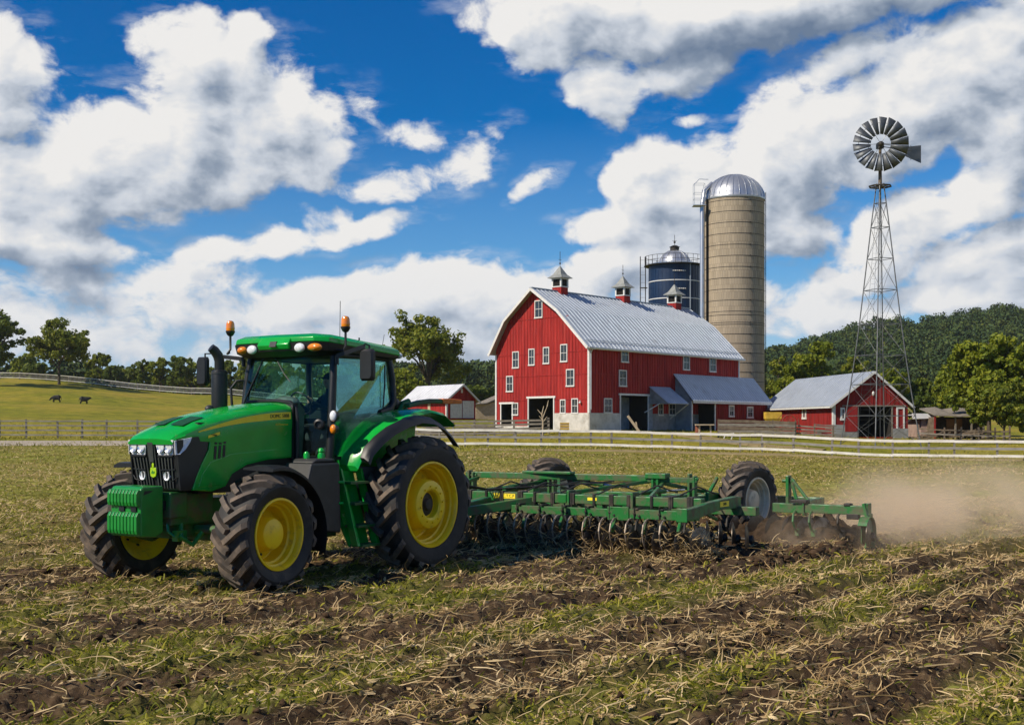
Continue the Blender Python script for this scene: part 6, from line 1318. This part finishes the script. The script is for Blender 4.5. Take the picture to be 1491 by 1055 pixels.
fence('pen_fence', 'rough split rail pen beside the sunlit wall of the low barn', [gp(1157, 109.5), gp(1186, 109), gp(1213, 108.8)], (.2, .5, .85, 1.15), 1.2, 1.5, (M_board,), M_brownb, .15, .12, .2)
fence('pen_fence', 'broken dark rails in front of the open sheds under the big tree', [gp(1336, 112), gp(1375, 111), gp(1425, 110.5), gp(1470, 110)], (.25, .7, 1.1), 1.15, 1.7, (M_brownb, M_board), M_brownb, .14, .12, .4)
# ------------------------------------------------------------------ farmyard bits
def ground_at(px, d): x = (px - CX) / F * d; return Vector((x, d, bz(x, d)))
M_yel = paint('faded yellow paint', (.68, .44, .05), (.5, .3, .03), .6, scale=3, dirt=(.2, .12, .05), dirt_amt=.2)
M_rustm = paint('red brown rust', (.26, .08, .035), (.16, .05, .025), .8, scale=5)
hp = thing('feed_hopper', 'yellow feed hopper on legs between the lean-to and the low barn', 'hopper', ground_at(1125, 117))
b = MB(); b.loft([[(-.35, -.35, .9), (.35, -.35, .9), (.35, .35, .9), (-.35, .35, .9)], [(-.72, -.6, 1.45), (.72, -.6, 1.45), (.72, .6, 1.45), (-.72, .6, 1.45)], [(-.72, -.6, 2.05), (.72, -.6, 2.05), (.72, .6, 2.05), (-.72, .6, 2.05)]]); b.build('bin', M_yel, hp)
for x in (-.5, .5):
    for y in (-.4, .4): b = MB(); b.bar((x, y, -.2), (x, y, 1.5), .08, .08); b.build('leg', M_brownb, hp)
hr_ = thing('hay_rake', 'old rusty red hay rake with a spoked wheel against the low barn wall', 'hay rake', ground_at(1149, 114.5))
b = MB(); b.tube([(.6 * math.cos(a), 0, 1.25 + .6 * math.sin(a)) for a in np.linspace(0, 6.283, 25)], .045, 6, False)
for k in range(8): a = k * .785; b.bar((0, 0, 1.25), (.58 * math.cos(a), 0, 1.25 + .58 * math.sin(a)), .04, .04)
b.build('wheel', M_rustm, hr_)
b = MB(); b.bar((-1.1, .1, .6), (1.1, .1, .9), .1, .1); b.bar((.9, .1, -.1), (.9, .1, 1.5), .08, .08); b.bar((-.7, .1, -.1), (-.6, .1, 1.2), .08, .08); b.tube([(-.9, .1, .8), (-1.0, .1, 1.5), (-.6, .1, 1.9)], .03, 5); b.build('frame', M_rustm, hr_)
tb = thing('work_table', 'rough wooden table in front of the dark lean-to doorway', 'table', ground_at(1026, 109))
b = MB(); b.box((0, 0, 1.12), (1.6, .7, .10)); b.build('table_top', M_palew, tb)
for x in (-.5, .55): b = MB(); b.bar((x, 0, -.1), (x * .9, 0, 1.08), .13, .13); b.build('leg', M_palew, tb)
tag(ground_obj := MB().lathe([(.01, 0), (.22, .02), (.25, .5), (.22, .95), (.2, 1.0), (0, 1.0)], n=14).build('barrel', M_rustm, None, 40, 0, ground_at(1016, 109.5)), 'rust red barrel at the left end of the wooden table', 'barrel')
pl_ = MB(); pl_.bar((-.75, 0, 1.55), (.35, 0, .05), .10, .22); pl_.bar((.0, .05, 1.0), (.18, .05, -.1), .12, .12); tag(pl_.build('plank', M_palew, None, None, 0, ground_at(926, 113.2)), 'pale plank propped in the dark side doorway of the barn', 'plank')
pk = thing('pallet_bench', 'low pale trestle lying on the yard by the brown board fence', 'trestle', ground_at(1061, 107.5)); b = MB(); b.bar((-.4, 0, .42), (.45, 0, .5), .3, .07); b.build('top', M_fwhite, pk)
for x in (-.3, .35): b = MB(); b.bar((x - .15, 0, -.05), (x, 0, .42), .07, .07); b.build('leg', M_fwhite, pk)
cr = thing('crate', 'yellowish wooden crate against the whitewashed barn wall', 'crate', ground_at(822, 113.0)); b = MB(); b.box((0, 0, .45), (.8, .5, .9)); b.build('box', M_palew, cr)
b = MB()
for z in (.1, .35, .6, .85): b.box((0, -.26, z), (.84, .03, .12))
b.build('slats', M_yel, cr)
br = thing('dead_branch', 'bare pale dead branch standing against the corral fence by the barn doorway', 'branch', ground_at(790, 108.6)); b = MB(); b.tube([(0, 0, -.2), (.05, 0, 1.0), (-.05, 0, 1.9), (.1, 0, 2.6)], [.09, .08, .06, .03], 6)
for a, c in (((.02, 0, 1.6), (.45, 0, 2.7)), ((0, 0, 1.8), (-.45, .1, 2.3)), ((.05, 0, 1.2), (.4, -.1, 1.7)), ((.4, 0, 2.55), (.5, 0, 3.1)), ((0, 0, 1.4), (-.3, 0, 1.75))): b.tube([a, c], [.05, .02], 5)
b.build('wood', M_palew, br)
for px, d, lab in ((640, 113, 'heap of grey timber lying behind the corral fence'), (705, 113, 'longer heap of grey timber nearest the barn behind the corral')):
    b = MB(); rt = random.Random(px)
    for k in range(16): y = rt.uniform(-.6, .6); z = .1 + rt.random() * .7; a = rt.uniform(-.35, .35); x = rt.uniform(-1.2, 1.2); l = rt.uniform(.6, 1.4); b.bar((x - l, y, z - a * .3), (x + l, y + a, z + a * .4), .14, .10)
    tag(b.build('timber_heap', M_board, None, None, 0, ground_at(px, d)), lab, 'timber')
b = MB(); rt = random.Random(5)
for k in range(34): a = rt.uniform(-.9, .9); x = rt.uniform(-3.2, 3.2); l = rt.uniform(.4, 1.2); y = rt.uniform(-.6, .6); z = rt.uniform(.0, .6); b.bar((x - l, y, z), (x + l, y + a, z + rt.uniform(-.3, .6)), .10, .09)
tag(b.build('scrap_heap', M_brownb, None, None, 0, ground_at(1385, 116)), 'tangle of old planks and scrap in front of the open sheds', 'scrap heap')
b = MB(); rt = random.Random(6)
for k in range(12): x = rt.uniform(-1.5, 1.5); l = rt.uniform(.5, 1.2); y = rt.uniform(-.4, .4); z = rt.uniform(.1, 1.3); b.bar((x - l, y, z), (x + l, y, z + rt.uniform(-.2, .2)), .08, .07)
tag(b.build('woodpile', M_board, None, None, 0, ground_at(1196, 111.5)), 'stack of split wood behind the pen by the low barn', 'woodpile')
# ------------------------------------------------------------------ cattle
M_hide = paint('black cattle hide', (.012, .011, .010), (.022, .018, .015), .7, scale=3)
def cow(pos, rz, label, graze):
    hz_, hx = (.55, 1.42) if graze else (1.35, 1.45)
    J = {'rump': ((-.78, 0, 1.18), (.34, .38)), 'hip': ((-.55, 0, 1.08), (.44, .46)), 'belly': ((0, 0, 1.0), (.50, .54)), 'chest': ((.48, 0, 1.0), (.42, .52)), 'neck': ((.86, 0, 1.18 if not graze else 1.02), (.26, .34)), 'poll': ((1.15, 0, 1.36 if not graze else .80), (.18, .22)), 'nose': ((hx, 0, hz_ - .12), (.10, .10)),
         'tail': ((-.98, 0, 1.10), .05), 'tailend': ((-1.04, 0, .45), .035)}
    ed = [('rump', 'hip'), ('hip', 'belly'), ('belly', 'chest'), ('chest', 'neck'), ('neck', 'poll'), ('poll', 'nose'), ('rump', 'tail'), ('tail', 'tailend')]
    for s, k in ((1, 'l'), (-1, 'r')):
        J.update({'sh' + k: ((.50, s * .22, .74), .19), 'kn' + k: ((.54 + .06 * s, s * .22, .40), .11), 'ft' + k: ((.52 + .08 * s, s * .22, .04), .085), 'th' + k: ((-.60, s * .20, .86), .18), 'st' + k: ((-.48 + .05 * s, s * .22, .60), .15), 'hk' + k: ((-.74 + .05 * s, s * .22, .40), .10), 'hf' + k: ((-.68 + .06 * s, s * .22, .04), .085), 'er' + k: ((1.08, s * .30, 1.38 if not graze else .86), .05)})
        ed += [('chest', 'sh' + k), ('sh' + k, 'kn' + k), ('kn' + k, 'ft' + k), ('hip', 'th' + k), ('th' + k, 'st' + k), ('st' + k, 'hk' + k), ('hk' + k, 'hf' + k), ('poll', 'er' + k)]
    J = {('belly' if q == 'belly' else q): J[q] for q in ['belly'] + [q for q in J if q != 'belly']}
    o = skin_body('cow', J, ed, M_hide, None, pos, rz); o.scale = (.84, .84, .84); return tag(o, label, 'cow', 'black cattle on the pasture')
cow(ground_at(82, 222), R(195), 'black cow grazing with its head down, left of the other on the pasture', True)
cow(ground_at(122.5, 220), R(15), 'black cow standing with its head up on the pasture', False)
# ------------------------------------------------------------------ trees
M_bark = paint('grey brown bark', (.10, .080, .06), (.055, .045, .035), .95, scale=3, stretch=(1, 1, .3), bump=.6, bump_scale=12, spec=.1)
M_oak = leaf_mat('mid green oak leaves', ((.06, .095, .008), (.15, .19, .014), (.29, .28, .025)), .5)
M_dkleaf = leaf_mat('dark summer leaves', ((.04, .075, .010), (.10, .145, .016), (.19, .21, .024)), .3)
M_ylw = leaf_mat('yellow green maple leaves', ((.06, .10, .006), (.165, .21, .012), (.32, .33, .022)), .35)
M_fst = leaf_mat('far woodland leaves', ((.030, .062, .020), (.070, .112, .026), (.14, .165, .032)), .03, .2)
def leaf_cloud(C, rad, n_per, size, g, flat=.8):
    """Leaf-sized rhombs scattered over lumpy clumps; returns verts and quads."""
    m = len(C); n = m * n_per; c = np.repeat(C, n_per, 0); r = np.repeat(rad, n_per)
    v = g.normal(size=(n, 3)); v /= np.linalg.norm(v, axis=1)[:, None]; rr_ = r * (g.random(n) ** .30); P = c + v * rr_[:, None] * np.array([1, 1, flat])
    nn = v + g.normal(size=(n, 3)) * .75 + np.array([0, 0, .35]); nn /= np.linalg.norm(nn, axis=1)[:, None]
    t = np.cross(nn, g.normal(size=(n, 3))); t /= np.linalg.norm(t, axis=1)[:, None]; bb = np.cross(nn, t); s = size * (.6 + .8 * g.random(n))[:, None]
    V = np.stack([P - t * s, P + bb * s * .62, P + t * s, P - bb * s * .62], 1).reshape(-1, 3); return V, np.arange(n * 4).reshape(-1, 4)
def tree(pos, hgt, wid, mat, label, seed, clear=.25, n_cl=175, n_per=75, leaf=.30, shape='round', lean=0, group=None, name='tree', lobes=7, holes=.0):
    g = np.random.default_rng(seed); root = thing(name, label, 'tree', pos, 0, group); ch = hgt * (1 - clear); cz = hgt * clear + ch * .52
    # a few main lobes, then clumps packed through and over them
    k = lobes; ph = g.random(k) * 6.28; el_ = (g.random(k) - .35) * 1.5
    if shape == 'wide': el_ = el_ * .55 - .1
    LC = np.stack([np.cos(ph) * np.cos(el_) * wid * .31 + lean * wid * .3, np.sin(ph) * np.cos(el_) * wid * .31, cz + np.sin(el_) * ch * .34], 1); LR = wid * (.15 + .11 * g.random(k))
    LC = np.concatenate([LC, [[lean * wid * .1, 0, cz + ch * .30], [lean * wid * .2, 0, cz - ch * .05]]]); LR = np.concatenate([LR, [wid * .19, wid * .26]])
    i = g.integers(0, k + 2, n_cl); v = g.normal(size=(n_cl, 3)); v /= np.linalg.norm(v, axis=1)[:, None]; C = LC[i] + v * (LR[i] * (.35 + .75 * g.random(n_cl) ** .6))[:, None] * np.array([1, 1, .9])
    C[:, 2] = np.clip(C[:, 2], hgt * clear * .9, hgt * .985)
    rad = wid * (.038 + .055 * g.random(n_cl)); V, Qd = leaf_cloud(C, rad, n_per, leaf, g); link('crown', np_mesh('crown', V, Qd, mat), root)
    b = MB(); tr = max(.10, hgt * .024); fork = hgt * clear * 1.15; b.tube([(0, 0, -.4), (0, 0, .3), (lean * .2, 0, fork), (lean * wid * .12, .1, cz + ch * .15), (lean * wid * .12, 0, cz + ch * .38)], [tr * 1.5, tr, tr * .85, tr * .5, tr * .15], 8)
    for j in range(k):
        e = Vector(LC[j]); st_ = Vector((lean * .2, 0, fork + (cz - fork) * .5 * g.random())); md = st_.lerp(e, .5) + Vector((0, 0, .05 * hgt)); b.tube([st_, md, e, e + (e - md) * .5], [tr * .55, tr * .38, tr * .2, tr * .06], 6)
    for j in range(0, n_cl, 4):
        e = Vector(C[j]); q = Vector(LC[i[j]]); b.tube([q.lerp(Vector((0, 0, q.z)), .3), e], [tr * .16, tr * .05], 4)
    b.build('trunk', M_bark, root, 60); return root
def tree_px(px, py_base, py_top, wpx, d, mat, label, seed, **kw):
    p = at(px, py_base, d); p.z = bz(p.x, p.y); top_ = CAM_H + (HZ - py_top) / F * d; return tree(p, top_ - p.z, wpx / F * d, mat, label, seed, **kw)
# on and beyond the pasture ridge
tree_px(86, 556, 468, 100, 276, M_oak, 'broad oak standing alone on the pasture crest with open spreading crown', 1, clear=.17, n_cl=162, n_per=59, leaf=.34, shape='wide')
tree_px(-12, 552, 440, 95, 262, M_dkleaf, 'dark tall tree cut off at the left edge of the picture', 2, clear=.08, n_cl=175, n_per=62, leaf=.36)
rowT = [(36, 514, 46, 330, 2), (56, 530, 40, 320, 1), (143, 510, 42, 335, 0), (166, 532, 36, 330, 1), (189, 534, 34, 345, 0), (112, 528, 38, 350, 2), (207, 523, 48, 322, 1), (233, 522, 50, 318, 0), (258, 520, 52, 315, 1), (283, 528, 40, 325, 2), (306, 532, 44, 330, 0), (336, 526, 50, 318, 1), (372, 520, 58, 315, 2), (412, 518, 60, 312, 0), (455, 522, 56, 318, 1), (498, 518, 60, 312, 2), (540, 524, 54, 318, 0)]
LB = {36: 'pale green tree between the dark left edge tree and the ridge oak', 56: 'low bushy tree just left of the ridge oak', 143: 'light airy tree just right of the ridge oak', 166: 'small dark tree right of the light airy tree', 189: 'small pale tree in the dip of the ridge line', 112: 'yellowish bush tree behind the ridge oak', 207: 'first of the dense dark trees above the sloping ridge fence', 233: 'rounded green tree in the dense clump above the ridge fence', 258: 'tallest dark tree in the clump above the ridge fence', 283: 'yellowish tree at the right end of the clump, beside the exhaust stack', 306: 'green tree just behind the tractor exhaust stack', 336: 'dark tree seen between exhaust stack and cab', 372: 'yellowish tree seen through the left of the windscreen', 412: 'green tree seen through the middle of the windscreen', 455: 'dark tree seen through the right of the windscreen', 498: 'yellowish tree seen through the cab door glass', 540: 'green tree behind the rear cab pillar'}
for i, (px, tp_, wpx, d, kind) in enumerate(rowT):
    tree_px(px, 570, tp_, wpx, d, (M_oak, M_dkleaf, M_ylw)[kind], LB[px], 20 + i, clear=.06, n_cl=81, n_per=45, leaf=.42, group='trees beyond the pasture ridge', lobes=5)
# behind the cab and the red shed
tree_px(624, 606, 456, 122, 196, M_oak, 'tall open oak rising behind the red shed', 3, clear=.16, n_cl=202, n_per=64, leaf=.26, lobes=9)
for k, (px, tp_, wpx, d, mt, lab) in enumerate(((590, 536, 60, 180, M_ylw, 'yellow green bushy tree between the cab and the tall oak'), (562, 528, 60, 188, M_ylw, 'yellow green tree half hidden by the rear of the cab'), (655, 556, 44, 200, M_ylw, 'low yellowish tree below the tall oak on its right'), (684, 562, 56, 215, M_dkleaf, 'dark tree above the ridge of the red shed'), (709, 566, 44, 205, M_oak, 'green tree close to the left corner of the big barn'), (606, 560, 50, 186, M_oak, 'low green tree in front of the tall oak trunk'))):
    tree_px(px, 610, tp_, wpx, d, mt, lab, 50 + k, clear=.05, n_cl=108, n_per=56, leaf=.28, lobes=6)
# behind the low barn
for k, (px, tp_, wpx, d, mt, lab) in enumerate(((1134, 512, 56, 190, M_oak, 'green tree just right of the concrete silo'), (1196, 486, 92, 175, M_ylw, 'large yellow green tree above the low barn roof'), (1160, 520, 60, 168, M_ylw, 'smaller yellow green tree above the lean-to end'), (1246, 512, 62, 185, M_oak, 'green tree seen through the windmill legs above the barn ridge'), (1296, 536, 70, 180, M_ylw, 'yellowish tree behind the apex of the low barn'), (1340, 548, 60, 165, M_dkleaf, 'dark tree just right of the low barn'), (1372, 540, 60, 170, M_ylw, 'yellowish tree left of the big right hand tree'))):
    tree_px(px, 615, tp_, wpx, d, mt, lab, 70 + k, clear=.06, n_cl=135, n_per=62, leaf=.26, lobes=7)
for k, (px, tp_, wpx, d, mt, lab) in enumerate(((1440, 484, 120, 121, M_ylw, 'big leafy yellow green tree over the open sheds on the right'), (1503, 498, 110, 117, M_ylw, 'yellow green tree cut off by the right edge of the picture'), (1398, 520, 74, 132, M_ylw, 'leafy tree at the left of the right hand clump'), (1462, 560, 90, 114, M_oak, 'low dark green tree hanging over the fence on the right'))):
    tree_px(px, 640, tp_, wpx, d, mt, lab, 90 + k, clear=.14, n_cl=229, n_per=75, leaf=.20, lobes=9)
# ------------------------------------------------------------------ wooded hills far behind: one mass
def woods(name, label, n, px0, px1, d0, d1, hmin, hvar, cr, mat, seed, ok=lambda px, d: np.ones(len(px), bool), per=26, leaf=.62):
    """A wood read as one mass: many lumpy crowns, each a dome of small leaf faces."""
    g = np.random.default_rng(seed); px, d = g.uniform(px0, px1, n), g.uniform(d0, d1, n); k = ok(px, d); px, d = px[k], d[k]; hx, hy = (px - CX) / F * d, d; n = len(hx); hb_ = base_h(hx, hy)
    th = hmin + hvar * g.random(n) ** 1.5; R0 = cr * (.7 + .6 * g.random(n)); C = [np.stack([hx, hy, hb_ + th - R0 * .85], 1)]; rads = [R0 * .9]
    for q in range(6):
        a = g.random(n) * 6.28; e = .1 + 1.1 * g.random(n); C.append(np.stack([hx + np.cos(a) * np.cos(e) * R0 * .75, hy + np.sin(a) * np.cos(e) * R0 * .75, hb_ + th - R0 * .85 + np.sin(e) * R0 * .7], 1)); rads.append(R0 * (.35 + .2 * g.random(n)))
    for q in range(2): C.append(np.stack([hx + g.normal(size=n) * cr * .5, hy + g.normal(size=n) * cr * .5, hb_ + th * .30], 1)); rads.append(R0 * .8)
    V, Qd = leaf_cloud(np.concatenate(C), np.concatenate(rads), per, leaf, g, .9); tag(link(name, np_mesh(name, V, Qd, mat)), label, kind='stuff')
def wood_mat(name, cols):
    m, t, out = nt(name); geo = N(t, 'ShaderNodeNewGeometry'); v = coords(t, 'Object'); f = math_(t, 'ADD', math_(t, 'MULTIPLY', geo.outputs['Random Per Island'], .22), math_(t, 'ADD', math_(t, 'MULTIPLY', noise(t, v, .10, 2), .75), -.05)); col = ramp(t, f, [(.25, cols[0]), (.45, cols[1]), (.70, cols[2])])
    d = N(t, 'ShaderNodeBsdfPrincipled'); d.inputs['Roughness'].default_value = .7; d.inputs['Specular IOR Level'].default_value = .2; t.links.new(col, d.inputs['Base Color']); t.links.new(d.outputs[0], out.inputs[0]); return m
M_wood = wood_mat('wooded hill leaves', ((.020, .043, .014), (.046, .078, .018), (.115, .13, .020)))
woods('forest', 'dark green wooded hills beyond the farm', 3000, 470, 2100, 395, 730, 9, 6, 5.2, M_wood, 5, lambda px, d: ~((px < 560) & (d < 500)))
woods('forest_edge', 'dark woods closing off the pasture behind the ridge trees', 260, -330, 640, 335, 400, 4.5, 5, 4.2, M_wood, 8)
# ------------------------------------------------------------------ the air between here and the hills
mh, th_, oh = nt('haze'); pv = N(th_, 'ShaderNodeVolumePrincipled'); pv.inputs['Color'].default_value = (.80, .88, 1, 1); pv.inputs['Density'].default_value = .00007; pv.inputs['Anisotropy'].default_value = .1; th_.links.new(pv.outputs[0], oh.inputs['Volume'])
b = MB(); b.box((200, 500, 35), (2600, 2400, 118)); tag(b.build('haze', mh), 'thin bluish air over the whole farm', kind='stuff')
